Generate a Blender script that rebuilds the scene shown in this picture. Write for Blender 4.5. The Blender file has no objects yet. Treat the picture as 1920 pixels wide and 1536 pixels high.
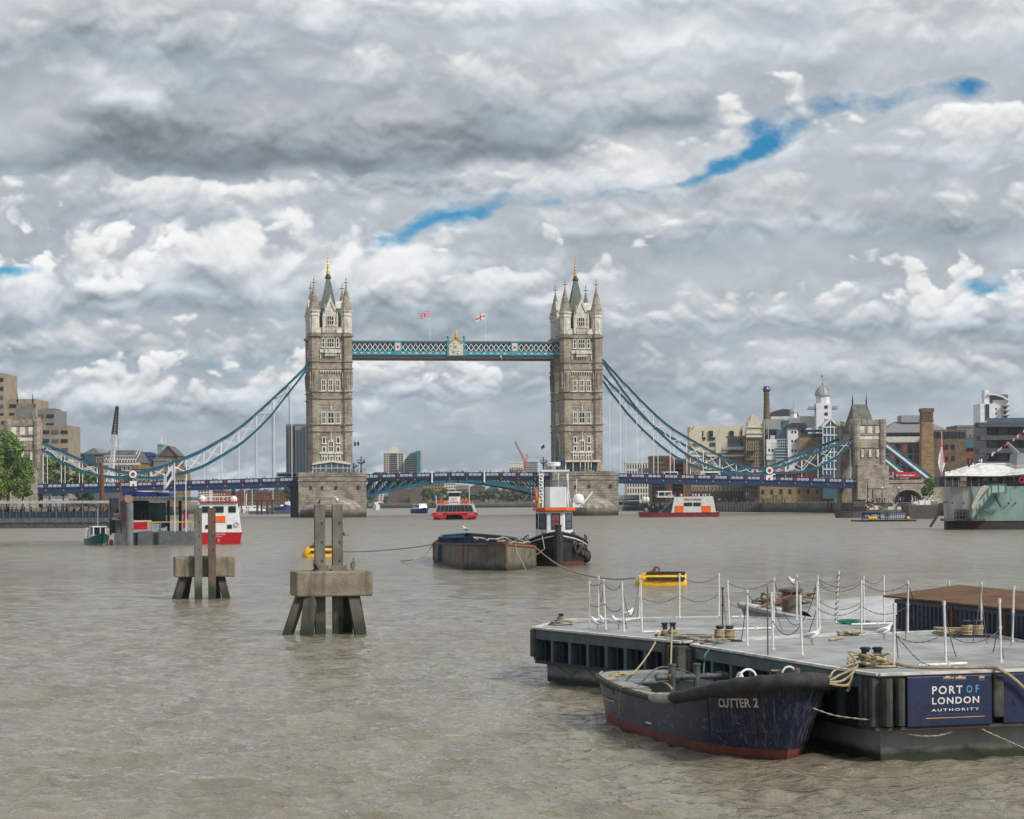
import bpy, math, random
from mathutils import Vector, Matrix
import numpy as np
random.seed(7)
R = math.radians
sc = bpy.context.scene
col = sc.collection
# ---------------------------------------------------------------- camera
F, HC, RO, CX, HY = 4000.0, 5.3, R(0.35), 960.0, 937.0
cam = bpy.data.objects.new("camera", bpy.data.cameras.new("camera"))
col.objects.link(cam)
cam.data.sensor_width = 36.0
cam.data.lens = 36.0 * F / 1920.0
cam.data.shift_y = (HY - 768.0) / 1920.0
cam.data.clip_start = 0.5
cam.data.clip_end = 20000.0
cam.matrix_world = Matrix.Translation((0, 0, HC)) @ Matrix.Rotation(R(90), 4, 'X') @ Matrix.Rotation(-RO, 4, 'Z')
sc.camera = cam
sc.render.resolution_x, sc.render.resolution_y = 1024, 819

def ray(px, py):
    u = (px - CX) / F; v = (HY - py) / F
    return u * math.cos(RO) + v * math.sin(RO), v * math.cos(RO) - u * math.sin(RO)
def WP(px, py, h=0.0):            # the point at height h seen at this place
    a, b = ray(px, py); z = (h - HC) / b
    return Vector((a * z, z, h))
def ZP(px, py, z):                # the point at distance z seen at this place
    a, b = ray(px, py)
    return Vector((a * z, z, HC + b * z))

# ---------------------------------------------------------------- light, sky
sc.view_settings.view_transform = 'Standard'
sc.view_settings.look = 'None'
sc.view_settings.exposure = 0.12
sc.view_settings.gamma = 1.0
SUN_EL, SUN_AZ = R(42), R(128)     # azimuth measured from +Y (view) towards +X
sun = bpy.data.objects.new("sun", bpy.data.lights.new("sun", 'SUN'))
col.objects.link(sun)
sun.data.energy = 3.6
sun.data.angle = R(11)
sun.data.color = (1.0, 0.95, 0.87)
sd = Vector((math.sin(SUN_AZ) * math.cos(SUN_EL), math.cos(SUN_AZ) * math.cos(SUN_EL), math.sin(SUN_EL)))
sun.rotation_euler = sd.to_track_quat('Z', 'Y').to_euler()

class NT:                          # a small shader graph writer
    def __init__(s, tree):
        s.t = tree; s.n = tree.nodes; s.l = tree.links
    def node(s, typ, **kw):
        n = s.n.new(typ)
        for k, v in kw.items(): setattr(n, k, v)
        return n
    def put(s, sock, v):
        if isinstance(v, bpy.types.NodeSocket): s.l.new(v, sock)
        elif v is not None:
            if sock.type == 'RGBA' and not hasattr(v, '__len__'): v = (v, v, v, 1)
            if sock.type == 'RGBA' and len(v) == 3: v = (*v, 1)
            sock.default_value = v
    def m(s, op, a, b=None, c=None, clamp=False):
        n = s.node('ShaderNodeMath', operation=op, use_clamp=clamp)
        for i, v in enumerate((a, b, c)):
            if v is not None: s.put(n.inputs[i], v)
        return n.outputs[0]
    def mix(s, f, a, b, mode='MIX'):
        n = s.node('ShaderNodeMix', data_type='RGBA', blend_type=mode)
        s.put(n.inputs[0], f); s.put(n.inputs[6], a); s.put(n.inputs[7], b)
        return n.outputs[2]
    def xyz(s, x, y, z):
        n = s.node('ShaderNodeCombineXYZ')
        for i, v in enumerate((x, y, z)): s.put(n.inputs[i], v)
        return n.outputs[0]
    def sep(s, v):
        n = s.node('ShaderNodeSeparateXYZ'); s.put(n.inputs[0], v)
        return n.outputs
    def noise(s, vec, scale, detail=4, rough=.5, dist=0, out=0):
        n = s.node('ShaderNodeTexNoise')
        s.put(n.inputs['Vector'], vec); n.inputs['Scale'].default_value = scale
        n.inputs['Detail'].default_value = detail; n.inputs['Roughness'].default_value = rough
        n.inputs['Distortion'].default_value = dist
        return n.outputs[out]
    def ramp(s, f, a, b, lo=0.0, hi=1.0, smooth=True):
        n = s.node('ShaderNodeMapRange', interpolation_type='SMOOTHSTEP' if smooth else 'LINEAR')
        s.put(n.inputs[0], f)
        for i, v in zip((1, 2, 3, 4), (a, b, lo, hi)): n.inputs[i].default_value = v
        return n.outputs[0]
    def scl(s, v, sc3):
        n = s.node('ShaderNodeVectorMath', operation='MULTIPLY')
        s.put(n.inputs[0], v); n.inputs[1].default_value = sc3
        return n.outputs[0]
    def vadd(s, v, a):
        n = s.node('ShaderNodeVectorMath', operation='ADD')
        s.put(n.inputs[0], v); s.put(n.inputs[1], a)
        return n.outputs[0]

world = bpy.data.worlds.new("World"); sc.world = world
world.use_nodes = True
world.node_tree.nodes.clear()
g = NT(world.node_tree)
sky = g.node('ShaderNodeTexSky', sky_type='NISHITA', sun_disc=False)
sky.sun_elevation = SUN_EL; sky.sun_rotation = SUN_AZ
sky.air_density = 1.0; sky.dust_density = 0.0; sky.ozone_density = 6.0
# ---------------------------------------------------------------- clouds, computed in azimuth / elevation
SKW, SKH, SKX, SKY_ = 1200, 520, 1200.0, 1040.0       # texels; half width and height of the patch in 1/4000 rad
def grad_noise(x, y, seed):
    rs = np.random.RandomState(seed)
    ang = rs.rand(256, 256).astype(np.float32) * 6.2832
    gx, gy = np.cos(ang), np.sin(ang)
    xi = np.floor(x).astype(np.int32); yi = np.floor(y).astype(np.int32)
    fx = (x - xi).astype(np.float32); fy = (y - yi).astype(np.float32)
    u = fx * fx * fx * (fx * (fx * 6 - 15) + 10); v = fy * fy * fy * (fy * (fy * 6 - 15) + 10)
    x0 = xi & 255; x1 = (xi + 1) & 255; y0 = yi & 255; y1 = (yi + 1) & 255
    a = gx[y0, x0] * fx + gy[y0, x0] * fy; b = gx[y0, x1] * (fx - 1) + gy[y0, x1] * fy
    c = gx[y1, x0] * fx + gy[y1, x0] * (fy - 1); d = gx[y1, x1] * (fx - 1) + gy[y1, x1] * (fy - 1)
    return ((a + (b - a) * u) * (1 - v) + (c + (d - c) * u) * v) * 1.5
def fbm(x, y, seed, octs=6, gain=.5, billow=False):
    s = 0; a = 1; t = 0
    for o in range(octs):
        n = grad_noise(x * 2.03 ** o + o * 17.3, y * 2.03 ** o + o * 9.1, seed + o)
        if billow: n = np.sqrt(n * n + .004) * 2.4 - .6
        s = s + n * a; t += a; a *= gain
    return s / t * 1.6
def sst(x, a, b):
    t = np.clip((x - a) / (b - a), 0, 1); return t * t * (3 - 2 * t)
def bake_clouds():
    X, Y = np.meshgrid((np.arange(SKW) + .5) / SKW * 2 * SKX - SKX, (np.arange(SKH) + .5) / SKH * SKY_)
    X = X.astype(np.float32); Y = Y.astype(np.float32)
    wx = fbm(X / 170, Y / 110, 301, 5, .55); wy = fbm(X / 170, Y / 110, 331, 5, .55)
    haze = np.exp(-Y / 260.0)
    V = .47 + .05 * fbm(X / 420, Y / 110, 11, 5) - .03 * haze
    T = np.full_like(V, .55)                                  # tint: 0 blue grey, 1 warm white
    def layer(seed, yb, th, amp, soft, puff, thr=0.0, cx=None, rx=None, base=.36, top=.66, tilt=0.0):
        nonlocal V, T
        sx = 22 + th * 1.15
        xx = X + wx * th * .16; yy = Y + wy * th * .13 + tilt * (X - (cx or 0))
        rag = fbm(xx / (sx * 2.0), yy / (th * 1.7), seed, 5, .5)
        bil = -fbm(xx / (sx * .8), yy / (th * .75), seed + 50, 5, .47, True)
        bot = yb + fbm(X[:1] / (sx * 3.2), Y[:1] * 0 + seed, seed + 90, 4) * th * .30
        h = (yy - bot) / th                                   # 0 at its base, 1 at its top
        edge = np.minimum(h * 2.2 + .3, (1.0 - h) * 1.6)
        if cx is not None: edge = np.minimum(edge, (1 - np.abs(X - cx) / rx) * 2.2)
        d = edge + rag * amp - bil * puff * np.clip(h, 0, 1.2) - thr
        al = sst(d, 0, soft)
        sh = max(1, int(round((th * .08 + 3) / SKY_ * SKH))); rel = np.roll(bil, -sh, 0) - bil; rel = (rel + np.roll(rel, 1, 1) + np.roll(rel, -1, 1) + np.roll(rel, 1, 0)) * .25
        lum = base + (top - base) * sst(h + rag * .35 - bil * .22, -.05, 1.0) + rel * .20 * (.3 + np.clip(h, 0, 1)) / (.75 + soft * .75) + rag * .03
        V = V * (1 - al) + lum * al
        T = T * (1 - al) + sst(h, .0, 1.0) * al
    # far low banks first, then nearer and higher ones
    rs = np.random.RandomState(5)
    y = 0.0
    k = 0
    while y < 1000:
        th = 34 + y * .23
        layer(1000 + k * 7, y + rs.randn() * 8, th * (1.0 + .3 * rs.rand()), .75, 1.0 + .6 * rs.rand(), .7, thr=.28 + .35 * rs.rand(),
              base=.36 + .06 * rs.rand() + (.02 if y > 400 else 0), top=.56 + .15 * rs.rand())
        y += th * .5; k += 1
    def P(px, py): return px - 960.0, 937.0 - py
    def put(seed, px, py, rx, th, base, top, soft=.85, puff=.8, amp=.8, tilt=0.0):   # py = where its base is
        x, yb = P(px, py); layer(seed, yb, th, amp, soft, puff, cx=x, rx=rx, base=base, top=top, tilt=tilt)
    put(41, 1500, 470, 620, 120, .40, .60)
    put(42, 1300, 760, 700, 90, .42, .55)
    put(43, 1500, 650, 520, 80, .42, .64)
    put(44, 260, 690, 420, 80, .37, .62)
    put(45, 330, 790, 420, 100, .40, .72, .45)
    put(46, 780, 745, 160, 60, .44, .70, .5)
    put(47, 560, 590, 330, 170, .37, .82, .7, .9)
    put(48, 900, 600, 260, 120, .38, .66, .5, 1.0)
    put(49, 290, 575, 190, 140, .36, .80, .6, .9)
    put(50, 110, 620, 170, 130, .38, .88, .5, 1.0)
    put(51, 1850, 640, 160, 90, .40, .74, .6, .9)
    put(52, 200, 430, 420, 90, .46, .66)
    put(53, 1150, 400, 330, 120, .44, .66)
    put(54, 820, 380, 260, 70, .42, .66)
    put(55, 1720, 330, 420, 110, .50, .70)
    put(56, 120, 350, 300, 110, .31, .50, 1.0, .4, .5)
    put(57, 590, 326, 600, 185, .17, .48, .9, .2, .22)
    put(63, 430, 316, 400, 100, .22, .40, 1.3, .15, .2)
    put(64, 850, 305, 330, 90, .22, .38, 1.3, .15, .2); put(62, 640, 215, 560, 130, .42, .74, 1.1, .7, .6)
    put(58, 1130, 250, 260, 160, .34, .62, .8, .5)
    put(59, 1600, 150, 620, 160, .54, .74, .9, .5)
    put(60, 180, 150, 420, 150, .36, .56, .9, .5)
    put(61, 1000, 60, 700, 130, .46, .70, .9, .5)
    V += .022 * fbm(X / 70 + wx, Y / 34 + wy, 900, 5, .6)
    V += .075 * fbm(X / 330 + wx * .2, Y / 120 + wy * .2, 950, 4, .5)
    # rents where the blue shows
    gx = X + wx * 34; gy = Y + wy * 20
    gap = 0
    for w, px, py, rx, ry, rot in [(1.15, 1450, 266, 52, 34, 20), (1.1, 1388, 312, 90, 19, 24), (.72, 1640, 200, 190, 18, 3), (.9, 1815, 190, 28, 32, -70),
              (1.05, 775, 432, 92, 23, 12), (.95, 885, 388, 85, 18, 14), (1.1, 10, 515, 70, 16, 0), (1.1, 1850, 546, 65, 17, 0), (.5, 1260, 350, 120, 8, 10),
              (.45, 430, 682, 70, 12, 0), (.35, 1360, 655, 100, 8, 0), (.4, 1050, 378, 150, 8, 5), (.5, 1545, 225, 40, 12, 20), (.55, 1400, 240, 70, 12, 0)]:
        x, yy = P(px, py); c, s = math.cos(R(rot)), math.sin(R(rot))
        u = ((gx - x) * c + (gy - yy) * s) / rx; v = (-(gx - x) * s + (gy - yy) * c) / ry
        gap = gap + w * np.exp(-(u * u + v * v))
    C = 1 - sst(gap + .34 * fbm(X / 55, Y / 32, 77, 6, .6), .16, 1.35)
    V = V + .04 * np.clip(1 - np.abs(gap - .3) / .2, 0, 1) * sst(Y, 0, 600)
    V = (.475 + (V - .475) * 1.12) * (1 - .10 * haze)
    V = np.where(V < .30, .30 - .14 * np.tanh((.30 - V) / .14), V); V = np.where(V > .66, .66 + .27 * np.tanh((V - .66) / .27), V)
    px = np.empty((SKH, SKW, 4), np.float32)
    t = np.clip(T * .5 + sst(V, .25, .8) * .6 - .35 * haze, 0, 1)
    for i, (a, b) in enumerate(((.835, .99), (.975, 1.0), (1.12, 1.0))): px[..., i] = V * (a + (b - a) * t)
    px[..., 3] = C
    return px

cimg = bpy.data.images.new("cloud_cover", SKW, SKH, alpha=True, float_buffer=True)
cimg.colorspace_settings.name = 'Non-Color'; cimg.alpha_mode = 'CHANNEL_PACKED'
cimg.pixels.foreach_set(bake_clouds().ravel())
D = g.sep(g.node('ShaderNodeTexCoord').outputs['Generated'])
hor = g.m('SQRT', g.m('ADD', g.m('MULTIPLY', D[0], D[0]), g.m('MULTIPLY', D[1], D[1])))
el0 = g.m('MAXIMUM', g.m('DIVIDE', D[2], g.m('MAXIMUM', hor, .02)), 0.0)
az0 = g.m('DIVIDE', D[0], g.m('MAXIMUM', g.m('ABSOLUTE', D[1]), .001))
uu = g.m('PINGPONG', g.m('MULTIPLY_ADD', az0, F / (2 * SKX), .5), 1.0)
vv = g.m('PINGPONG', g.m('MULTIPLY', el0, F / SKY_), .998)
im = g.node('ShaderNodeTexImage', image=cimg, extension='EXTEND'); g.put(im.inputs[0], g.xyz(uu, vv, 0.0))
high = g.ramp(el0, .30, .9)
ccol = g.mix(high, im.outputs[0], (.56, .60, .66, 1))
cov = g.m('MAXIMUM', im.outputs[1], high)
bg1 = g.node('ShaderNodeBackground'); g.put(bg1.inputs[0], g.mix(1.0, sky.outputs[0], (.24, 1.0, 1.22, 1), 'MULTIPLY')); bg1.inputs[1].default_value = .06
bg2 = g.node('ShaderNodeBackground'); g.put(bg2.inputs[0], ccol); bg2.inputs[1].default_value = 1.0
mx = g.node('ShaderNodeMixShader')
g.put(mx.inputs[0], cov); g.l.new(bg1.outputs[0], mx.inputs[1]); g.l.new(bg2.outputs[0], mx.inputs[2])
wo = g.node('ShaderNodeOutputWorld'); g.l.new(mx.outputs[0], wo.inputs[0])
world.cycles.sampling_method = 'MANUAL'; world.cycles.sample_map_resolution = 256
# ================================================================ helpers
class MB:                          # collects shapes; build() links them as ONE mesh object
    def __init__(s): s.v = []; s.f = []; s.k = []
    def add(s, vs, fs, k=0):
        o = len(s.v); s.v += [tuple(v) for v in vs]
        for f in fs: s.f.append(tuple(i + o for i in f)); s.k.append(k)
        return s
    def box(s, x0, x1, y0, y1, z0, z1, k=0):
        return s.add([(x0, y0, z0), (x1, y0, z0), (x1, y1, z0), (x0, y1, z0), (x0, y0, z1), (x1, y0, z1), (x1, y1, z1), (x0, y1, z1)],
                     [(0, 3, 2, 1), (4, 5, 6, 7), (0, 1, 5, 4), (1, 2, 6, 5), (2, 3, 7, 6), (3, 0, 4, 7)], k)
    def prism(s, p, z0, z1, k=0, top=None):          # footprint polygon (x, y), counter-clockwise
        n = len(p); q = top or p
        return s.add([(a, b, z0) for a, b in p] + [(a, b, z1) for a, b in q],
                     [tuple(range(n))[::-1], tuple(range(n, 2 * n))] + [(i, (i + 1) % n, n + (i + 1) % n, n + i) for i in range(n)], k)
    def slab(s, p, y0, y1, k=0):                     # outline in (x, z) given a depth along y
        n = len(p)
        return s.add([(a, y0, b) for a, b in p] + [(a, y1, b) for a, b in p],
                     [tuple(range(n)), tuple(range(n, 2 * n))[::-1]] + [(i, n + i, n + (i + 1) % n, (i + 1) % n) for i in range(n)], k)
    def slabx(s, p, x0, x1, k=0):                    # outline in (y, z) given a depth along x
        n = len(p)
        return s.add([(x0, a, b) for a, b in p] + [(x1, a, b) for a, b in p],
                     [tuple(range(n))[::-1], tuple(range(n, 2 * n))] + [(i, (i + 1) % n, n + (i + 1) % n, n + i) for i in range(n)], k)
    def bar(s, p, q, w, h=None, k=0):
        p, q = Vector(p), Vector(q); d = (q - p)
        if d.length < 1e-6: return s
        d.normalize(); up = Vector((0, 0, 1)) if abs(d.z) < .95 else Vector((0, 1, 0))
        a = d.cross(up).normalized() * w * .5; b = a.cross(d).normalized() * (h or w) * .5
        vs = [p - a - b, p + a - b, p + a + b, p - a + b, q - a - b, q + a - b, q + a + b, q - a + b]
        return s.add(vs, [(0, 3, 2, 1), (4, 5, 6, 7), (0, 1, 5, 4), (1, 2, 6, 5), (2, 3, 7, 6), (3, 0, 4, 7)], k)
    def tube(s, pts, r, n=8, k=0, cap=True):
        pts = [Vector(p) for p in pts]; m = len(pts)
        rr = r if hasattr(r, '__len__') else [r] * m
        vs = []; ref = None
        for i, p in enumerate(pts):
            d = (pts[min(i + 1, m - 1)] - pts[max(i - 1, 0)])
            d = d.normalized() if d.length > 1e-9 else Vector((0, 0, 1))
            if ref is None: ref = Vector((0, 0, 1)) if abs(d.z) < .9 else Vector((1, 0, 0))
            a = d.cross(ref).normalized(); b = a.cross(d).normalized(); ref = b
            for j in range(n):
                t = 2 * math.pi * j / n
                vs.append(p + (a * math.cos(t) + b * math.sin(t)) * rr[i])
        fs = [(i * n + j, i * n + (j + 1) % n, (i + 1) * n + (j + 1) % n, (i + 1) * n + j) for i in range(m - 1) for j in range(n)]
        if cap: fs += [tuple(range(n))[::-1], tuple(range((m - 1) * n, m * n))]
        return s.add(vs, fs, k)
    def lathe(s, c, prof, n=12, k=0, sx=1, sy=1, rot=0):
        c = Vector(c); m = len(prof)
        vs = [c + Vector((math.cos(2 * math.pi * j / n + rot) * r * sx, math.sin(2 * math.pi * j / n + rot) * r * sy, z)) for r, z in prof for j in range(n)]
        fs = [(i * n + j, i * n + (j + 1) % n, (i + 1) * n + (j + 1) % n, (i + 1) * n + j) for i in range(m - 1) for j in range(n)]
        fs += [tuple(range(n))[::-1], tuple(range((m - 1) * n, m * n))]
        return s.add(vs, fs, k)
    def ball(s, c, r, k=0, sx=1, sy=1, sz=1, n=10, m=6):
        return s.lathe(c, [(max(1e-3, r * math.sin(math.pi * i / m)), -r * math.cos(math.pi * i / m) * sz) for i in range(m + 1)], n, k, sx, sy)
    def torus(s, c, R_, r, axis='y', n=16, m=8, k=0):
        c = Vector(c); vs = []
        for i in range(n):
            t = 2 * math.pi * i / n
            for j in range(m):
                u = 2 * math.pi * j / m; a = (R_ + r * math.cos(u)); p = (a * math.cos(t), a * math.sin(t), r * math.sin(u))
                vs.append(c + Vector({'y': (p[0], p[2], p[1]), 'x': (p[2], p[0], p[1]), 'z': p}[axis]))
        fs = [(i * m + j, i * m + (j + 1) % m, ((i + 1) % n) * m + (j + 1) % m, ((i + 1) % n) * m + j) for i in range(n) for j in range(m)]
        return s.add(vs, fs, k)
    def xf(s, mat, start=0):
        for i in range(start, len(s.v)): s.v[i] = tuple(mat @ Vector(s.v[i]))
        return s
    def build(s, name, mats, par=None, smooth=False, bev=0, **kw):
        me = bpy.data.meshes.new(name); me.from_pydata(s.v, [], s.f)
        if not isinstance(mats, (list, tuple)): mats = [mats]
        for m_ in mats: me.materials.append(m_)
        me.polygons.foreach_set('material_index', s.k)
        me.validate(clean_customdata=False); me.update()
        o = bpy.data.objects.new(name, me); col.objects.link(o)
        if par: o.parent = par
        if smooth:
            me.polygons.foreach_set('use_smooth', [True] * len(me.polygons))
            try: me.set_sharp_from_angle(angle=R(40))
            except Exception: pass
        if bev:
            b = o.modifiers.new('bevel', 'BEVEL'); b.width = bev; b.segments = 2; b.limit_method = 'ANGLE'
        tag(o, **kw)
        return o
def tag(o, label=None, cat=None, group=None, kind=None):
    if label: o['label'] = label
    if cat: o['category'] = cat
    if group: o['group'] = group
    if kind: o['kind'] = kind
    return o
def thing(name, label, cat, loc=(0, 0, 0), rz=0.0, group=None, par=None):
    o = bpy.data.objects.new(name, None); col.objects.link(o); o.empty_display_size = .2
    o.location = loc; o.rotation_euler = (0, 0, rz)
    if par: o.parent = par
    return tag(o, label, cat, group)
def copy_tree(o, parent=None, loc=None, rz=None, label=None, mirror=False):
    c = o.copy(); col.objects.link(c)
    if parent is not None: c.parent = parent
    if loc is not None: c.location = loc
    if rz is not None: c.rotation_euler = (0, 0, rz)
    if label: c['label'] = label
    for ch in list(o.children): copy_tree(ch, c)
    return c
def inst(src, par, loc, rot=None, name=None):        # one more copy of a part
    c = src.copy(); c.parent = par; c.location = loc
    if rot is not None: c.rotation_euler = rot
    col.objects.link(c); return c
def text(body, size, mat_, par, origin, xdir, up, name='lettering', ext=.01, align='LEFT', space=1.0, fn=None, squash=1.0, off=0.0):
    cu = bpy.data.curves.new('t', 'FONT'); cu.body = body; cu.size = size; cu.extrude = ext if fn is None else 0
    cu.align_x = align; cu.offset = off; cu.space_character = space; cu.resolution_u = 3
    t = bpy.data.objects.new('t', cu); col.objects.link(t)
    dg = bpy.context.evaluated_depsgraph_get(); me = bpy.data.meshes.new_from_object(t.evaluated_get(dg))
    bpy.data.objects.remove(t)
    x = Vector(xdir).normalized(); u = Vector(up).normalized(); n = x.cross(u); o0 = Vector(origin)
    for v in me.vertices:
        v.co = o0 + x * v.co.x * squash + u * v.co.y + n * v.co.z if fn is None else fn(v.co.x * squash, v.co.y)
    me.materials.clear(); me.materials.append(mat_); me.name = name
    o = bpy.data.objects.new(name, me); col.objects.link(o); o.parent = par
    return o
def sagpts(p, q, sag, n=14):
    p, q = Vector(p), Vector(q)
    return [p.lerp(q, i / n) - Vector((0, 0, sag * 4 * (i / n) * (1 - i / n))) for i in range(n + 1)]

# ---------------------------------------------------------------- materials
MATS = {}
def mat(name, c, c2=None, rough=.75, scale=1.5, metal=0.0, streak=0.0, brick=None, bump=.15, rust=0.0, spec=.4, alpha=None, algae=None, fleck=0.0, plate=None):
    if name in MATS: return MATS[name]
    m_ = bpy.data.materials.new(name); m_.use_nodes = True; nt = m_.node_tree; nt.nodes.clear(); h = NT(nt)
    p = h.node('ShaderNodeBsdfPrincipled'); o = h.node('ShaderNodeOutputMaterial'); h.l.new(p.outputs[0], o.inputs[0])
    co = h.node('ShaderNodeTexCoord').outputs['Object']
    c2 = c2 or tuple(x * .72 for x in c)
    nz = h.noise(co, scale, 5, .6)
    base = h.mix(h.ramp(nz, .35, .68), (*c, 1), (*c2, 1))
    ht = h.noise(co, scale * 9, 4, .6)
    if brick:
        xy = h.sep(co); v = h.xyz(h.m('ADD', xy[0], xy[1]), xy[2], 0.0)
        b = h.node('ShaderNodeTexBrick'); h.put(b.inputs['Vector'], v); h.put(b.inputs['Scale'], 1.0)
        b.inputs['Brick Width'].default_value = brick[0]; b.inputs['Row Height'].default_value = brick[1]
        b.inputs['Mortar Size'].default_value = brick[2]; b.inputs['Mortar Smooth'].default_value = .3; b.inputs['Bias'].default_value = -.1
        h.put(b.inputs['Color1'], (.72, .72, .72, 1)); h.put(b.inputs['Color2'], (1.22, 1.2, 1.16, 1)); h.put(b.inputs['Mortar'], (brick[3],) * 3 + (1,))
        base = h.mix(1.0, base, b.outputs['Color'], 'MULTIPLY')
    if plate:                                        # steel plates with seams, seen from above
        xy = h.sep(co); b = h.node('ShaderNodeTexBrick'); h.put(b.inputs['Vector'], h.xyz(h.m('MULTIPLY_ADD', xy[1], .32, xy[0]), h.m('MULTIPLY_ADD', xy[0], -.32, xy[1]), 0.0)); h.put(b.inputs['Scale'], 1.0)
        b.inputs['Brick Width'].default_value = plate[0]; b.inputs['Row Height'].default_value = plate[1]; b.inputs['Mortar Size'].default_value = .012
        h.put(b.inputs['Color1'], (.93, .93, .93, 1)); h.put(b.inputs['Color2'], (1.05, 1.05, 1.05, 1)); h.put(b.inputs['Mortar'], (.55, .52, .48, 1))
        base = h.mix(1.0, base, b.outputs['Color'], 'MULTIPLY')
        pud = h.noise(co, .55, 6, .65, .4); base = h.mix(h.ramp(pud, .56, .66, 0, .5), base, (.13, .135, .13, 1))
        drop = h.noise(co, 6.5, 3, .6); base = h.mix(h.ramp(drop, .70, .73, 0, .7), base, (.62, .62, .60, 1))
    if streak:
        sv = h.noise(h.scl(co, (3.0, 3.0, .22)), 1.0, 5, .65)
        base = h.mix(h.ramp(sv, .48, .72, 0, streak), base, h.mix(1.0, base, (.42, .40, .37, 1), 'MULTIPLY'))
    if rust:
        rv = h.noise(h.scl(co, (2.2, 2.2, .8)), 1.6, 7, .7)
        base = h.mix(h.ramp(rv, .58, .66, 0, rust), base, (.20, .075, .03, 1))
    if fleck:
        fv = h.noise(h.scl(co, (1.0, 1.0, 1.6)), 13.0, 6, .7, .6)
        base = h.mix(h.ramp(fv, .62, .66, 0, fleck), base, (.42, .40, .36, 1))
    if algae:                                        # weed growth up to a given height
        z = h.sep(h.node('ShaderNodeNewGeometry').outputs['Position'])[2]
        zz = h.m('ADD', z, h.m('MULTIPLY', h.m('SUBTRACT', h.noise(co, 2.2, 5, .6), .5), algae[1] * .8))
        base = h.mix(h.ramp(zz, algae[0], algae[0] + algae[1], 1.0, 0.0), base, (.022, .030, .014, 1))
    h.put(p.inputs['Base Color'], base)
    h.put(p.inputs['Roughness'], h.ramp(ht, .2, .8, max(.02, rough - .12), min(1, rough + .12), False))
    p.inputs['Metallic'].default_value = metal; p.inputs['Specular IOR Level'].default_value = spec
    if alpha is not None: p.inputs['Alpha'].default_value = alpha
    if bump:
        bn = h.node('ShaderNodeBump'); bn.inputs['Strength'].default_value = bump; bn.inputs['Distance'].default_value = .05
        h.put(bn.inputs['Height'], ht); h.l.new(bn.outputs[0], p.inputs['Normal'])
    MATS[name] = m_
    return m_
STONE = mat('tower_stone', (.38, .33, .265), (.225, .195, .155), scale=.3, streak=.8, brick=(1.3, .55, .05, .62))
STONEL = mat('portland_stone', (.68, .64, .56), (.44, .41, .35), scale=.8, streak=.5)
PIERST = mat('pier_granite', (.33, .29, .24), (.18, .16, .125), scale=.3, streak=.85, brick=(2.2, .8, .07, .55), algae=(.5, 2.2))
SLATE = mat('green_slate', (.13, .17, .145), (.08, .105, .09), scale=.6, streak=.3, brick=(.5, .3, .03, .8))
GREYSL = mat('grey_slate', (.12, .12, .125), (.075, .075, .08), scale=.5, brick=(.5, .3, .03, .8))
GOLD = mat('gilding', (.75, .42, .06), rough=.35, metal=.6)
TEAL = mat('teal_paint', (.008, .115, .185), (.006, .08, .13), rough=.45, scale=.4)
TEALD = mat('dark_teal_paint', (.01, .075, .12), rough=.5)
TEALL = mat('pale_teal_paint', (.05, .30, .38), (.035, .2, .27), rough=.5)
NAVY = mat('navy_paint', (.008, .032, .10), (.006, .022, .07), rough=.45, scale=.4)
WHITE = mat('white_paint', (.74, .75, .76), (.60, .61, .62), rough=.45, scale=.7, streak=.15)
OFFW = mat('off_white', (.62, .60, .54), (.48, .46, .41), rough=.6, streak=.25)
RED = mat('red_paint', (.50, .012, .02), (.36, .01, .015), rough=.4)
ORANGE = mat('orange_paint', (.85, .13, .015), (.7, .10, .012), rough=.45)
YELLOW = mat('yellow_paint', (.80, .47, .012), (.62, .33, .01), rough=.5, rust=.35)
BLACK = mat('black_paint', (.016, .016, .018), (.03, .03, .03), rough=.5)
RUBBER = mat('black_rubber', (.022, .022, .022), (.045, .044, .042), rough=.8, scale=4)
GLASS = mat('dark_glass', (.012, .015, .02), (.03, .036, .045), rough=.25, spec=.35, bump=0)
GLASSB = mat('blue_glass', (.05, .12, .17), (.035, .085, .12), rough=.1, spec=.9, bump=0)
BRICK = mat('yellow_brick', (.30, .205, .10), (.20, .135, .07), scale=.5, streak=.3, brick=(.9, .35, .03, .9))
BRICKB = mat('brown_brick', (.17, .115, .07), (.11, .075, .05), scale=.5, streak=.3, brick=(.9, .35, .03, .9))
BRICKR = mat('red_brick', (.26, .085, .05), (.18, .06, .04), scale=.5, streak=.2, brick=(.9, .35, .03, .9))
CREAM = mat('cream_render', (.62, .56, .42), (.50, .45, .34), streak=.3)
CONC = mat('brown_concrete', (.33, .275, .195), (.23, .19, .135), scale=.3, streak=.5)
GREYC = mat('grey_cladding', (.20, .20, .205), (.15, .15, .155), streak=.2)
GREYM = mat('grey_steel_paint', (.12, .135, .15), (.085, .095, .11), rough=.5, streak=.25)
ROPE = mat('manila_rope', (.42, .33, .20), (.24, .19, .12), rough=.9, scale=9)
ROPEG = mat('grey_rope', (.30, .27, .22), (.16, .145, .12), rough=.9, scale=9)
CHAINM = mat('chain_iron', (.07, .065, .06), (.13, .10, .08), rough=.6, scale=12, metal=.4)
TIMBER = mat('wet_timber', (.10, .092, .07), (.055, .052, .042), scale=1.2, streak=.6, algae=(.15, .6))
SKIN = mat('skin', (.45, .27, .19), rough=.6)

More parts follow.
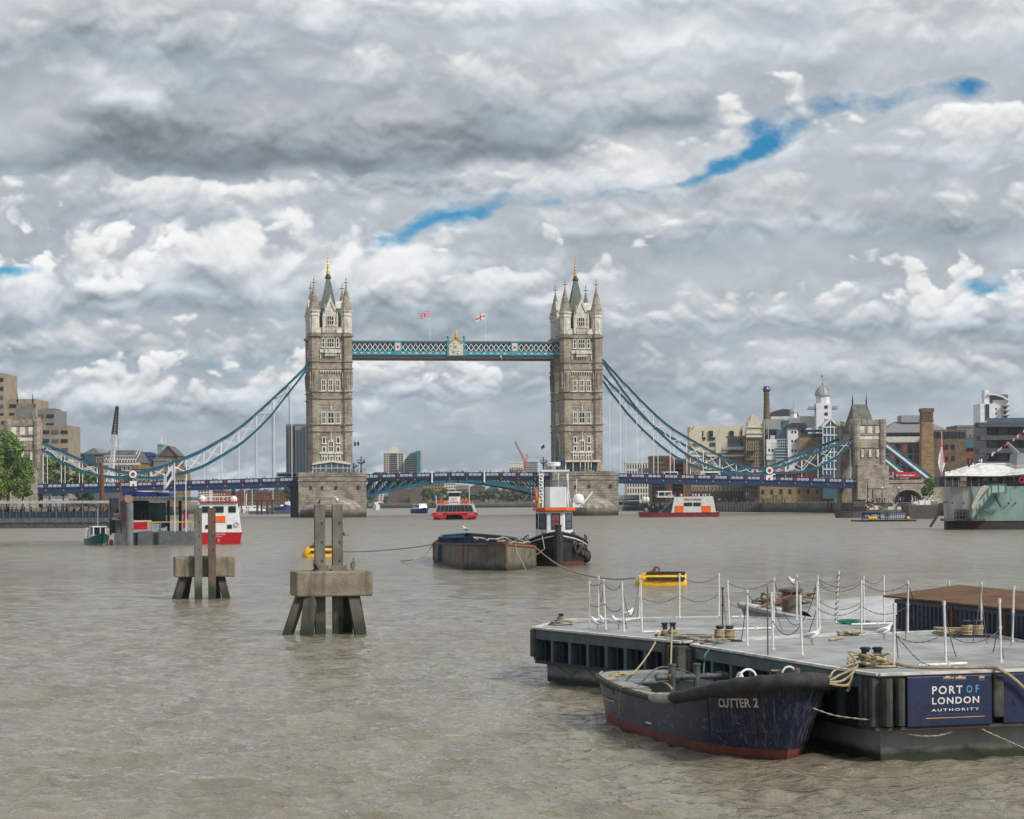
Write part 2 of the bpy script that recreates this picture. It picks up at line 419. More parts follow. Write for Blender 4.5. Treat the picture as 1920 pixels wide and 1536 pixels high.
# ---------------------------------------------------------------- bridge frame: s along, t across (away), z up
TH = math.atan(590 / 4000.0)
EX = Vector((math.cos(TH), math.sin(TH))); EY = Vector((-math.sin(TH), math.cos(TH)))
BO = ZP(857, 937, 690)
def BS(px, py, t=0.0):
    a, b = ray(px, py)
    s_ = (BO.x + t * EY.x - a * (BO.y + t * EY.y)) / (a * EX.y - EX.x)
    z = BO.y + s_ * EX.y + t * EY.y
    return s_, HC + b * z
def BW(s_, t, z=0.0):
    p = Vector((BO.x, BO.y)) + EX * s_ + EY * t
    return Vector((p.x, p.y, z))
def lerp1(tab, x):
    for (a, b), (c, d) in zip(tab, tab[1:]):
        if x <= c: return b + (d - b) * (x - a) / (c - a)
    return tab[-1][1]

# persons: one small continuous figure in several kinds of dress
def person_mb(h=1.72, stride=.18, arm=.0):
    m = MB(); k = h / 1.72
    for sg in (-1, 1):
        m.tube([(sg * .05, -sg * stride, .03), (sg * .06, -sg * stride * .45, .48), (sg * .075, 0, .88)], [.05, .062, .09], 6, 1)
        m.bar((sg * .05, -sg * stride - .07, .03), (sg * .05, -sg * stride + .12, .03), .08, .06, 1)
        m.tube([(sg * .18, 0, 1.40), (sg * .22, sg * stride * .5 + arm * .1, 1.13), (sg * .19, sg * stride * .8 + arm * .25, .92 + arm * .3)], [.055, .045, .035], 6, 0)
        m.ball((sg * .19, sg * stride * .8 + arm * .25, .86 + arm * .3), .045, 2, n=6, m=4)
    m.lathe((0, 0, 0), [(.13, .82), (.155, .92), (.135, 1.08), (.175, 1.32), (.16, 1.42), (.07, 1.46)], 8, 0, 1.15, .68)
    m.lathe((0, 0, 0), [(.05, 1.44), (.05, 1.5), (.085, 1.56), (.095, 1.63), (.075, 1.69), (.02, 1.73)], 8, 2)
    m.lathe((0, .015, 0), [(.098, 1.61), (.104, 1.66), (.085, 1.715), (.02, 1.745)], 8, 3)
    return m.xf(Matrix.Scale(k, 4))
HAIR = mat('dark_hair', (.03, .02, .015)); TROUS = mat('dark_trousers', (.03, .035, .055))
DRESS = [('red', mat('cloth_red', (.45, .03, .03))), ('white', mat('cloth_white', (.68, .68, .68))), ('black', mat('cloth_black', (.02, .02, .022))),
         ('blue', mat('cloth_blue', (.04, .09, .28))), ('yellow', mat('cloth_yellow', (.65, .45, .05))), ('pink', mat('cloth_pink', (.65, .15, .25))),
         ('grey', mat('cloth_grey', (.2, .2, .21))), ('orange', mat('cloth_orange', (.85, .2, .02)))]
PM = {}
def person(dress, loc, rz, label, group, scale=1.0):
    i = [d[0] for d in DRESS].index(dress)
    if dress not in PM:
        o = person_mb(1.72, .16, .3 * (i % 3)).build('person', [DRESS[i][1], TROUS, SKIN, HAIR], smooth=True); PM[dress] = o
    else:
        o = PM[dress].copy(); col.objects.link(o)
    o.location = loc; o.rotation_euler = (0, 0, rz); o.scale = (scale,) * 3
    return tag(o, label, 'person', group)
# ================================================================ ground and water
def water_mesh():
    rs = np.random.RandomState(3)
    zr = [26.0]
    while zr[-1] < 150: zr.append(zr[-1] * 1.0024)
    while zr[-1] < 900: zr.append(zr[-1] * 1.012)
    while zr[-1] < 6000: zr.append(zr[-1] * 1.2)
    zr = np.array(zr); nc = 520
    t = np.linspace(-1, 1, nc) ; ax = .30 * t + .9 * np.clip(np.abs(t) - .9, 0, 1) * 10 * np.sign(t) * .4
    Z, A = np.meshgrid(zr, ax, indexing='ij'); X = A * Z + 0; Yw = Z
    Hh = np.zeros_like(Z)
    fade = np.clip((170 - Z) / 90, 0, 1)
    for i in range(80):
        lam = .38 * (6.0 / .38) ** (rs.rand() ** 1.7)
        th = rs.randn() * .8 + R(100)
        kx, ky = math.cos(th) * 2 * math.pi / lam, math.sin(th) * 2 * math.pi / lam
        amp = .0066 * lam ** .85 * (1.45 if lam < .9 else .8)
        gate = .6 + .4 * np.sin(X / (5 + 9 * rs.rand()) + rs.rand() * 7) * np.sin(Yw / (7 + 12 * rs.rand()) + rs.rand() * 7)
        ph = kx * X + ky * Yw + rs.rand() * 6.28 + .5 * np.sin(X * .9 / lam + Yw * .35 / lam + rs.rand() * 6)
        w = np.sin(ph); Hh += amp * (w - .3 * np.cos(2 * ph)) * gate * np.clip((lam * 90 - Z) / 20, 0, 1)
    Hh *= fade * 1.15
    nr = len(zr)
    vs = np.stack([X, Yw, Hh], -1).reshape(-1, 3)
    idx = np.arange(nr * nc).reshape(nr, nc)
    q = np.stack([idx[:-1, :-1], idx[:-1, 1:], idx[1:, 1:], idx[1:, :-1]], -1).reshape(-1, 4)
    base = len(vs)
    ex = [(-9000, -400, 0), (9000, -400, 0), (9000, 6100, 0), (-9000, 6100, 0)]
    vs = np.concatenate([vs, np.array(ex)])
    fs = q.tolist()
    fs.append([base, base + 1] + [int(i) for i in idx[0][::-1]])
    fs.append([base + 1, base + 2] + [int(i) for i in idx[:, -1][::-1]])
    fs.append([base + 3, base] + [int(i) for i in idx[:, 0]])
    me = bpy.data.meshes.new('river_water'); me.from_pydata(vs.tolist(), [], fs)
    me.polygons.foreach_set('use_smooth', [True] * len(me.polygons)); me.update()
    o = bpy.data.objects.new('river_water', me); col.objects.link(o)
    return o
wm = bpy.data.materials.new('muddy_river'); wm.use_nodes = True; wm.node_tree.nodes.clear(); h = NT(wm.node_tree)
p = h.node('ShaderNodeBsdfPrincipled'); o = h.node('ShaderNodeOutputMaterial'); h.l.new(p.outputs[0], o.inputs[0])
co = h.node('ShaderNodeNewGeometry').outputs['Position']
big = h.noise(h.scl(co, (.5, .16, 0)), 1.0, 6, .7, .2)
h.put(p.inputs['Base Color'], h.mix(h.ramp(big, .35, .65), (.205, .182, .132, 1), (.145, .125, .086, 1)))
py_ = h.sep(co)[1]; rg = h.ramp(py_, 60, 420, .04, .36, False); h.put(p.inputs['Roughness'], h.m('ADD', rg, h.m('MULTIPLY', h.m('SUBTRACT', h.noise(h.scl(co, (.03, .011, 0)), 1.0, 5, .65), .5), h.ramp(py_, 60, 400, .03, .28, False)), clamp=True)); p.inputs['IOR'].default_value = 1.38; p.inputs['Specular IOR Level'].default_value = .5
w1 = h.noise(h.scl(co, (1.0, 1.45, 0)), 1.9, 4, .60, .5)
chop = h.sep(h.noise(h.scl(co, (1.5, .42, 0)), .42, 6, .66, .2, 1))
geo_n = h.sep(h.node('ShaderNodeNewGeometry').outputs['Normal'])
far_ = h.ramp(py_, 45, 260, .45, 1.0, False)
nx = h.m('MULTIPLY_ADD', h.m('SUBTRACT', chop[0], .5), h.m('MULTIPLY', far_, .50), geo_n[0])
ny = h.m('MULTIPLY_ADD', h.m('SUBTRACT', chop[1], .5), h.m('MULTIPLY', far_, 1.15), geo_n[1])
nn = h.node('ShaderNodeVectorMath', operation='NORMALIZE'); h.put(nn.inputs[0], h.xyz(nx, ny, geo_n[2]))
bn = h.node('ShaderNodeBump'); bn.inputs['Strength'].default_value = .75; bn.inputs['Distance'].default_value = 1.0
h.put(bn.inputs['Height'], h.m('MULTIPLY', h.m('POWER', w1, 1.8), .25)); h.l.new(nn.outputs[0], bn.inputs['Normal']); h.l.new(bn.outputs[0], p.inputs['Normal'])
wat = water_mesh(); wat.data.materials.append(wm); tag(wat, kind='structure')

LANDM = mat('bank_ground', (.16, .15, .13), (.11, .105, .09), scale=.05)
WALLQ = mat('quay_wall', (.20, .19, .155), (.12, .115, .095), scale=.25, streak=.6, brick=(2.0, .7, .06, .6), algae=(.6, 2.2))
def water_xy(px, z): a, b = ray(px, 937); return (a * z, z)
pts = [(-420, 560), (-200, 560), (60, 575), (150, 600), (215, 640), (300, 820), (420, 1020), (560, 1350), (700, 1450), (1010, 1440), (1130, 1250), (1168, 1010),
       (1250, 930), (1345, 860), (1440, 800), (1560, 745), (1600, 700), (1660, 652), (1760, 610), (2050, 560), (2500, 520)]
poly = [water_xy(a, z) for a, z in pts] + [(4000, 520), (9000, 3000), (9000, 9500), (-9000, 9500), (-9000, 3000), (-3000, 560)]
m = MB(); m.prism(poly, -2.0, 3.6, 0)
m.k[1:] = [0] * (len(m.k) - 1)
for i in range(2, len(m.k)): m.k[i] = 1
m.build('riverbank', [LANDM, WALLQ], kind='structure')

# ================================================================ the bridge
LT = BS(621, 937)[0]; RT = BS(1091, 937)[0]
def H(y): return HC + (939.0 - y) / 5.851
bridge = thing('suspension_bridge', 'stone and teal steel bascule bridge with two tall turreted towers across the river', 'bridge', (BO.x, BO.y, 0), TH)
def win(w, h, lights=1, rows=1, arch=False, depth=.22, fr=.24):
    """white stone window with dark lights, centred on x, base at z=0, front at -y"""
    m = MB(); m.box(-w / 2, w / 2, -depth * .3, .3, 0, h, 0)
    iw = w - 2 * fr; lw = (iw - (lights - 1) * .16) / lights; lh = (h - 2 * fr - (rows - 1) * .16) / rows
    m.box(-w / 2, -w / 2 + fr, -depth, 0, 0, h, 0); m.box(w / 2 - fr, w / 2, -depth, 0, 0, h, 0)
    m.box(-w / 2 - .1, w / 2 + .1, -depth - .08, 0, -.12, fr * .8, 0); m.box(-w / 2 + fr, w / 2 - fr, -depth, 0, h - fr, h, 0)
    if arch: m.slab([(-w / 2 - .05, h), (w / 2 + .05, h), (0, h + w * .45)], -depth, .1, 0)
    for i in range(lights):
        x = -iw / 2 + i * (lw + .16)
        for j in range(rows):
            z = fr + j * (lh + .16); m.box(x, x + lw, -depth * .3 - .03, 0, z, z + lh, 1)
    for i in range(1, lights): x = -iw / 2 + i * (lw + .16) - .16; m.box(x, x + .16, -depth * .9, 0, fr, h - fr, 0)
    for j in range(1, rows): z = fr + j * (lh + .16) - .16; m.box(-w / 2 + fr, w / 2 - fr, -depth * .8, 0, z, z + .16, 0)
    return m
def octagon(r): return [(r, 0)]
TX, TD, TR = 5.16, 18.8, 1.85
def make_tower():
    T = thing('bridge_tower', None, None, (0, 0, 0), 0)
    rot8 = math.pi / 8
    b = MB(); b.box(-TX, TX, -1.0, TD + 1.0, 12.0, 59.1)
    b.box(-TX - 1.0, TX + 1.0, 1.0, TD - 1.0, 12.0, 59.1)
    for z, e, hh_ in ((H(808.5), .28, .45), (H(796), .28, .45), (H(747), .28, .45), (H(734), .28, .45), (H(691), .32, .5), (H(678), .3, .45), (H(629), .5, .9)):
        b.box(-TX, TX, -1.0 - e, TD + 1 + e, z - hh_ / 2, z + hh_ / 2)
        b.box(-TX - 1 - e, TX + 1 + e, 1.0, TD - 1.0, z - hh_ / 2, z + hh_ / 2)
    b.build('tower_wall', STONE, T)
    u = MB()                                          # paler upper parapet
    for x0, x1 in ((-TX, -2.2), (2.2, TX)):
        u.box(x0, x1, -.95, -.4, 59.1, 60.5)
        u.box(x0, x1, TD + .4, TD + .95, 59.1, 60.5)
    for i in range(6):
        x = -4.3 + i * .42; u.box(x, x + .26, -.95, -.4, 60.5, 60.9) if i < 5 else None
        u.box(-x - .26, -x, -.95, -.4, 60.5, 60.9) if i < 5 else None
    for y0 in (2.0, 13.0):
        u.box(-TX - .95, -TX - .4, y0, y0 + 4, 59.1, 60.6); u.box(TX + .4, TX + .95, y0, y0 + 4, 59.1, 60.6)
    u.build('parapet', STONEL, T)
    for sx in (-1, 1):
        for y in (0, TD):
            t = MB(); r = TR
            t.lathe((sx * TX, y, 0), [(r, 12), (r, 45.2), (r + .12, 46.5), (r + .12, 59.0)], 8, 0, rot=rot8)
            for z, e, hh_ in ((H(808.5), .3, .45), (H(796), .3, .45), (H(747), .3, .45), (H(734), .3, .45), (H(691), .35, .5), (H(678), .3, .45), (H(629), .55, .9)):
                t.lathe((sx * TX, y, z), [(r, -hh_ / 2), (r + e + .12, -hh_ / 2 + .1), (r + e + .12, hh_ / 2 - .1), (r, hh_ / 2)], 8, 0, rot=rot8)
            for j in range(8):                        # the long corbel drips below the flare
                a = j * math.pi / 4
                t.bar((sx * TX + math.cos(a) * (r - .12), y + math.sin(a) * (r - .12), 41.2), (sx * TX + math.cos(a) * (r + .12), y + math.sin(a) * (r + .12), 46.6), .35, .35)
            tu = t.build('turret', STONE, T)
            d = MB()
            d.lathe((sx * TX, y, 0), [(r - .05, 59.1), (r - .05, 64.3), (r + .15, 64.6), (r + .15, 65.0), (r + .05, 65.3), (r + .42, 66.0), (r + .42, 66.3)], 8, 0, rot=rot8)
            for j in range(8):
                a = j * math.pi / 4
                for z0, z1 in ((60.2, 63.7),):
                    c = Vector((sx * TX + math.cos(a) * (r - .14), y + math.sin(a) * (r - .14)))
                    d.bar((c.x, c.y, z0), (c.x, c.y, z1), .12, .12)
            d.build('turret_drum', STONEL, T)
            c = MB()
            c.lathe((sx * TX, y, 0), [(r + .3, 66.2), (r + .02, 66.9), (1.05, 70.4), (.22, 74.2), (.3, 74.4), (.1, 74.6)], 8, 0, rot=rot8)
            for j in range(8):
                a = j * math.pi / 4
                for i in range(4):
                    f = i / 4; rr_ = (r - .05) * (1 - f) + .32 * f; zz = 67.0 + 6.4 * f
                    c.lathe((sx * TX + math.cos(a) * rr_, y + math.sin(a) * rr_, zz), [(.07, 0), (.1, .15), (.02, .38)], 4)
            c.tube([(sx * TX, y, 74), (sx * TX, y, 77.3)], [.16, .06], 5)
            c.bar((sx * TX - .75, y, 75.3), (sx * TX + .75, y, 75.3), .3, .3); c.bar((sx * TX, y - .75, 75.3), (sx * TX, y + .75, 75.3), .3, .3)
            c.ball((sx * TX, y, 76.3), .25, n=6, m=4)
            c.build('turret_spire', STONE, T)
    yc = TD / 2
    rf = MB()
    rf.prism([(-4.3, 1.2), (4.3, 1.2), (4.3, TD - 1.2), (-4.3, TD - 1.2)], 59.2, 66.2, 0, [(-2.75, yc - 3.6), (2.75, yc - 3.6), (2.75, yc + 3.6), (-2.75, yc + 3.6)])
    rf.prism([(-2.75, yc - 3.6), (2.75, yc - 3.6), (2.75, yc + 3.6), (-2.75, yc + 3.6)], 66.2, 77.4, 0, [(-.6, yc - .75), (.6, yc - .75), (.6, yc + .75), (-.6, yc + .75)])
    rf.slabx([(yc - 8, 59.2), (yc + 8, 59.2), (yc + 5, 67.4), (yc - 5, 67.4)], -4.6, 4.6)
    rf.build('roof', SLATE, T)
    rc = MB(); rc.lathe((0, yc, 0), [(.75, 77.2), (1.0, 77.6), (1.0, 78.0), (.75, 78.4), (.45, 79.2)], 8); rc.build('roof_crest', BLACK, T)
    fi = MB(); fi.lathe((0, yc, 0), [(.62, 79.0), (.45, 80.2), (.3, 80.8), (.5, 81.1), (.22, 81.6), (.34, 82.1), (.14, 82.7), (.26, 83.2), (.09, 83.8), (.2, 84.2), (.05, 84.9), (.12, 85.3), (.02, 85.9)], 8)
    fi.build('finial', GOLD, T)
    # dormer gables on the four sides
    def dormer(mx_):
        d = MB()
        d.slab([(-2.1, 59.1), (2.1, 59.1), (2.1, 64.8), (1.75, 65.6), (1.75, 67.4), (1.35, 67.4), (0, 70.2), (-1.35, 67.4), (-1.75, 67.4), (-1.75, 65.6), (-2.1, 64.8)], -1.15, 3.2)
        d.slab([(-1.9, 66.2), (-1.35, 66.2), (0, 69.0), (1.35, 66.2), (1.9, 66.2), (0, 70.6)], -1.45, -1.1)
        d.box(-2.5, -1.9, -1.5, .4, 59.1, 64.4); d.box(1.9, 2.5, -1.5, .4, 59.1, 64.4)
        d.slab([(-2.5, 64.4), (-1.9, 64.4), (-2.2, 66.2)], -1.5, .2); d.slab([(1.9, 64.4), (2.5, 64.4), (2.2, 66.2)], -1.5, .2)
        for x in (-1.75, 1.75): d.lathe((x, -1.0, 67.3), [(.2, 0), (.24, .5), (.03, 1.3)], 4)
        d.lathe((0, -1.1, 70.1), [(.14, 0), (.2, .4), (.03, 1.2)], 4)
        for i in range(7): d.box(-1.6 + i * .5, -1.42 + i * .5, -1.32, -1.1, 59.4, 61.0)
        d.box(-2.3, 2.3, -1.45, -1.0, 61.1, 61.35)
        w = win(2.3, 2.9, 3, 2, depth=.2, fr=.18); w.xf(Matrix.Translation((0, -1.2, 61.6)))
        o_ = len(d.v); d.add(w.v, w.f); d.k[-len(w.f):] = w.k
        return d.xf(mx_).build('dormer', [STONEL, GLASS], T)
    dormer(Matrix.Identity(4))
    dormer(Matrix.Translation((0, TD, 0)) @ Matrix.Rotation(math.pi, 4, 'Z'))
    dormer(Matrix.Translation((-TX, yc, 0)) @ Matrix.Rotation(-math.pi / 2, 4, 'Z'))
    dormer(Matrix.Translation((TX, yc, 0)) @ Matrix.Rotation(math.pi / 2, 4, 'Z'))
    # windows, on the river faces and on the road faces
    for side in range(4):
        mx_ = [Matrix.Identity(4), Matrix.Translation((0, TD, 0)) @ Matrix.Rotation(math.pi, 4, 'Z'),
               Matrix.Translation((-TX, yc, 0)) @ Matrix.Rotation(-math.pi / 2, 4, 'Z'), Matrix.Translation((TX, yc, 0)) @ Matrix.Rotation(math.pi / 2, 4, 'Z')][side]
        def W(x, z, w, hh_, l, r_, arch=False):
            win(w, hh_, l, r_, arch).xf(mx_ @ Matrix.Translation((x, -1.0, z))).build('window', [mat('window_stone', (.80, .77, .70), (.60, .57, .51), streak=.3), GLASS], T)
        W(-2.27, H(652), 1.05, 3.2, 1, 2); W(0, H(652), 2.5, 3.2, 3, 2); W(2.27, H(652), 1.05, 3.2, 1, 2)
        for x in (-2.27, 0, 2.27): W(x, H(733.5), 1.5, 3.7, 2, 2)
        W(-2.27, H(794.5), 1.5, 3.8, 2, 2); W(0, H(794.5), 2.2, 3.8, 2, 2); W(2.27, H(794.5), 1.5, 3.8, 2, 2)
        k = MB(); kl = [('balcony', k)]
        k.box(-3.35, 3.35, -1.3, -.9, H(661.5), H(655.5)); k.box(-1.8, 1.8, -1.75, -.9, H(663), H(655))
        for i in range(5):
            x = -1.5 + i * .75; k.slabx([(-1.7, H(667)), (-1.0, H(667)), (-1.0, H(673)), (-1.15, H(673))], x - .14, x + .14)
        k.box(-1.9, 1.9, -1.8, -.9, H(667.5), H(664.5))
        for x in (-3.2, 3.2): k.box(x - .18, x + .18, -1.35, -.9, H(673), H(665))
        k = MB(); kl.append(('corbel_table', k))
        for i in range(9):
            x = -3.1 + i * .775; k.slabx([(-1.55, H(696)), (-.95, H(696)), (-.95, H(703)), (-1.1, H(703)), (-1.5, H(698.5))], x - .17, x + .17)
        k.box(-3.5, 3.5, -1.5, -.9, H(696.5), H(694.5))
        for z in (H(770), H(825)): k = MB(); kl.append(('window_finial', k)); k.lathe((0, -1.2, z), [(.35, 0), (.18, .6), (.32, .9), (.12, 1.5), (.2, 1.9), (.03, 2.6)], 6)
        if side < 2:
            for x in (-2.27, 2.27): W(x, H(832), 1.2, 2.2, 1, 1); W(x, H(848), 1.2, 1.8, 1, 1)
            W(0, H(848), 1.7, 3.6, 2, 2, True)
            k = MB(); kl.append(('tracery', k)); k.box(-3.8, 3.8, -1.35, -.9, H(851), H(848))
            for i in range(8):
                x = -3.0 + i * .86; k.box(x - .13, x + .13, -1.4, -.9, H(863), H(850))
            for x in (-2.3, 0, 2.3): k.box(x - .8, x + .8, -1.25, -.9, H(857), H(854))
        for nm_, k in kl: k.xf(mx_).build(nm_, [STONEL], T)
        if side >= 2:
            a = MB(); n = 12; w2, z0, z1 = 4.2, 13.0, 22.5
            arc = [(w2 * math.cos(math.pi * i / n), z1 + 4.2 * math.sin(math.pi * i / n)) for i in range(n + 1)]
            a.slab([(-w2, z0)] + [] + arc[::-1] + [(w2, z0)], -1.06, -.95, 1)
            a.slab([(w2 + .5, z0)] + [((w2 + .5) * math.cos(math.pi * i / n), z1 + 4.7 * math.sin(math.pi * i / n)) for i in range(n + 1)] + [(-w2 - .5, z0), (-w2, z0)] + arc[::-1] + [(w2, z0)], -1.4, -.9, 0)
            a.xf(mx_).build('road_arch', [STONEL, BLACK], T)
    # the curved glass entrance at road level
    e = MB()
    e.slab([(-6.3, H(871)), (-5.2, H(867)), (-2.5, H(864)), (0, H(863.3)), (2.5, H(864)), (5.2, H(867)), (6.3, H(871)), (6.3, H(872)), (0, H(867)), (-6.3, H(872))], -4.2, -.8, 0)
    for x in (-6.0, -5.0, -3.6, -1.8, 0, 1.8, 3.6, 5.0, 6.0): e.box(x - .09, x + .09, -3.7, -3.5, 13.2, H(868), 0)
    e.box(-6, 6, -3.65, -3.55, 15.6, 15.8, 0); e.box(-5.9, 5.9, -3.5, -3.42, 13.2, H(869), 1)
    e.build('entrance_canopy', [OFFW, GLASSB], T)
    return T
twr = make_tower(); twr.parent = bridge; twr.location = (LT, 0, 0)
t2 = copy_tree(twr, bridge, (RT, 0, 0))
for ch in list(t2.children):
    if ch.name.startswith('entrance_canopy'): bpy.data.objects.remove(ch)
e = MB()
e.box(-6.0, 5.6, -3.4, -1.0, 17.4, 18.0, 0); e.box(-5.4, -.8, -2.6, -1.02, 13.2, 17.4, 1); e.box(3.2, 4.6, -2.0, -1.02, 13.2, 17.0, 1); e.box(3.4, 4.4, -2.1, -1.9, 13.4, 16.6, 2)
for x in (-5.8, -3.4, -1.0, .6, 1.6, 2.6, 5.0): e.box(x - .14, x + .14, -3.2, -2.9, 13.2, 17.4, 0)
e.build('entrance_porch', [STONEL, BLACK, TEAL], t2)
def make_pier(x):
    P_ = MB(); w = 10.75
    body = [(-w, -7), (w, -7), (w, 26), (-w, 26)]
    P_.prism(body, -2, 13.0)
    P_.prism([(-w - .25, -7.25), (w + .25, -7.25), (w + .25, 26.25), (-w - .25, 26.25)], 11.6, 12.0)
    P_.prism([(-w - .15, -7.15), (w + .15, -7.15), (w + .15, 26.15), (-w - .15, 26.15)], 13.0, 14.3)
    for sg, y0 in ((-1, -7), (1, 26)):
        n = 12; prof = []
        cut = [(x_, y0 + sg * 8.5 * (1 - abs(x_ / (w - .6)) ** 1.5)) for x_ in np.linspace(-(w - .6), w - .6, n)]
        vs = []; lev = [(-2, 1, 1), (2.6, 1, 1), (3.4, .93, .95), (4.6, .75, .74), (5.9, .5, .46), (6.9, .25, .2), (7.4, .04, .03)]
        for z, kx, ky in lev: vs += [(a * kx, y0 + (b - y0) * ky, z) for a, b in cut]
        fs = [(i * n + j, i * n + j + 1, (i + 1) * n + j + 1, (i + 1) * n + j) for i in range(len(lev) - 1) for j in range(n - 1)]
        P_.add(vs, fs)
    for i in (-6.8, -3.2, 1.2, 8.2): P_.box(i - .3, i + .3, -7.35, -6.9, 9.0, 10.0, 1)
    o_ = P_.build('pier', [PIERST, BLACK], bridge); o_.location = (x, 0, 0)
make_pier(LT); make_pier(RT)

# --- upper walkways
def walkway(y0, front):
    s0, s1 = LT + TX - .5, RT - TX + .5
    zt, zb = H(637), H(669)
    W_ = thing('walkway', None, None, par=bridge)
    L = s1 - s0; c = (s0 + s1) / 2
    b = MB(); b.box(s0, s1, y0, y0 + 3.6, H(639), H(637), 1)
    b.box(s0, s1, y0 + .6, y0 + 3.0, H(662), H(639.5), 3)
    b.box(s0, s1, y0 - .1, y0 + 3.7, H(643), H(639), 0)
    b.box(s0, s1, y0 - .1, y0 + 3.7, H(663.8), H(656.5), 2)
    b.box(s0, s1, y0 - .35, y0 + 3.95, H(666), H(663.8), 0); b.box(s0, s1, y0 + .1, y0 + 3.5, H(669.5), H(666), 4)
    b.build('walkway_frame', [TEALD, GREYC, TEALL, TEALD, mat('soffit_grey', (.26, .25, .22))], W_)
    l_ = MB()
    za, zb2 = H(656.5), H(643); yy = y0 - .14; bays = 44; d = L / bays
    for i in range(bays):
        x = s0 + i * d
        l_.bar((x, yy, za), (x + d, yy, zb2), .09, .26); l_.bar((x + d, yy - .06, za), (x, yy - .06, zb2), .09, .26)
    for x in [s0 + (i + .5) * d * 1.35 for i in range(int(bays / 1.35))]:
        l_.box(x - .45, x + .45, y0 - .18, y0 - .08, H(662), H(659.5))
    l_.build('lattice', OFFW, W_)
    pp = MB()
    for x in (s0 + L * .238, s0 + L * .766):
        pp.box(x - 1.25, x + 1.25, y0 - .3, y0 + .2, H(664), H(638), 0); pp.box(x - .85, x + .85, y0 - .42, y0 - .2, H(656), H(641), 1)
        pp.box(x - 1.3, x + 1.3, y0 - .45, y0, H(640), H(637.5), 0)
        pp.ball((x, y0 - .42, H(649)), .42, 2, sy=.3)
    pp.build('panel', [TEALL, OFFW, RED], W_)
    if front:
        a = MB()
        for x in (-2.65, 2.65):
            a.box(c + x - .3, c + x + .3, y0 - .6, y0 + .2, H(664), H(632)); a.lathe((c + x, y0 - .2, 0), [(.25, H(632)), (.42, H(630)), (.42, H(628.2)), (.1, H(627.3))], 8)
        a.box(c - 3, c + 3, y0 - .5, y0 + .2, H(666), H(663.5))
        a.slab([(c - 2.3, H(664)), (c + 2.3, H(664)), (c + 2.3, H(640)), (c + 1.1, H(636)), (c, H(631)), (c - 1.1, H(636)), (c - 2.3, H(640))], y0 - .55, y0 - .1, 1)
        for (xa, za_), (xb, zb_) in (((-2.2, H(641)), (-1, H(636.5))), ((-1, H(636.5)), (0, H(631))), ((2.2, H(641)), (1, H(636.5))), ((1, H(636.5)), (0, H(631)))):
            a.bar((c + xa, y0 - .65, za_), (c + xb, y0 - .65, zb_), .3, .45, 2)
        rs = random.Random(3)
        for i in range(46):
            x, z = rs.uniform(-1.7, 1.7), rs.uniform(H(662), H(642)); a.ball((c + x, y0 - .55, z), rs.uniform(.16, .38), rs.choice((1, 1, 2, 3, 1)), sy=.5, n=6, m=4)
        a.lathe((c, y0 - .4, 0), [(.55, H(633)), (.7, H(630)), (.3, H(627)), (.45, H(625)), (.12, H(622)), (.2, H(620)), (.03, H(616.5))], 8, 2)
        a.build('crest', [TEALL, OFFW, GOLD, GREYC], W_)
walkway(2.0, True); walkway(13.2, False)

# --- suspended side spans, chains and hangers
LU = [(64.5, 824), (115, 846), (150, 862), (187, 874), (220, 883), (249.5, 887), (275, 882.5), (325, 867.5), (380, 844), (415, 824), (445, 805), (480, 776), (511, 748), (540, 721), (562, 699.5), (581, 680)]
LL = [(64.5, 830), (82, 845), (115, 866), (150, 882), (187, 892), (220, 895), (249.5, 893), (280, 896), (310, 894), (345, 886), (380, 874), (412, 856), (445, 836), (475, 812), (511, 776), (540, 738.6), (562, 711), (581, 684)]
RU = [(1129, 674), (1145, 692), (1165, 714), (1195, 745), (1230, 779), (1260, 804), (1290, 822), (1320, 839), (1350, 855), (1380, 868), (1410, 877), (1442, 880), (1470, 873), (1500, 861), (1530, 849), (1560, 837), (1585, 828), (1603, 820)]
RL = [(1129, 678), (1145, 701), (1167, 732), (1197, 770), (1227, 802), (1260, 832), (1290, 854), (1320, 870), (1350, 881), (1380, 886), (1410, 888), (1442, 886), (1475, 887), (1500, 885), (1530, 878), (1560, 862), (1585, 844), (1603, 828)]
CH = {}
for nm, lst in (('LU', LU), ('LL', LL), ('RU', RU), ('RL', RL)): CH[nm] = [BS(x, y, -.4) for x, y in lst]
PT = [BS(x, y, -1.2) for x, y in ((68, 907.5), (250, 904), (420, 899), (559, 894.5))]
PR = [BS(x, y, -1.2) for x, y in ((1158, 887.5), (1300, 890), (1442, 893), (1605, 898))]
LA, RA = PT[0][0], PR[-1][0]
def smooth_tab(tab, n):
    s_ = [a for a, b in tab]; v = [b for a, b in tab]
    out = []
    for i in range(len(tab) - 1):
        for k in range(n):
            f = k / n; p0 = v[max(i - 1, 0)]; p1 = v[i]; p2 = v[i + 1]; p3 = v[min(i + 2, len(v) - 1)]
            d1 = (p2 - p0) / 2 if 0 < i else p2 - p1; d2 = (p3 - p1) / 2 if i < len(tab) - 2 else p2 - p1
            z = p1 * (2 * f**3 - 3 * f**2 + 1) + p2 * (3 * f**2 - 2 * f**3) + d1 * (f**3 - 2 * f**2 + f) + d2 * (f**3 - f**2)
            out.append((s_[i] + (s_[i + 1] - s_[i]) * f, z))
    return out + [tab[-1]]
hang = MB(); hang.tube([(0, 0, 0), (0, 0, 1)], .14, 6); hang0 = None
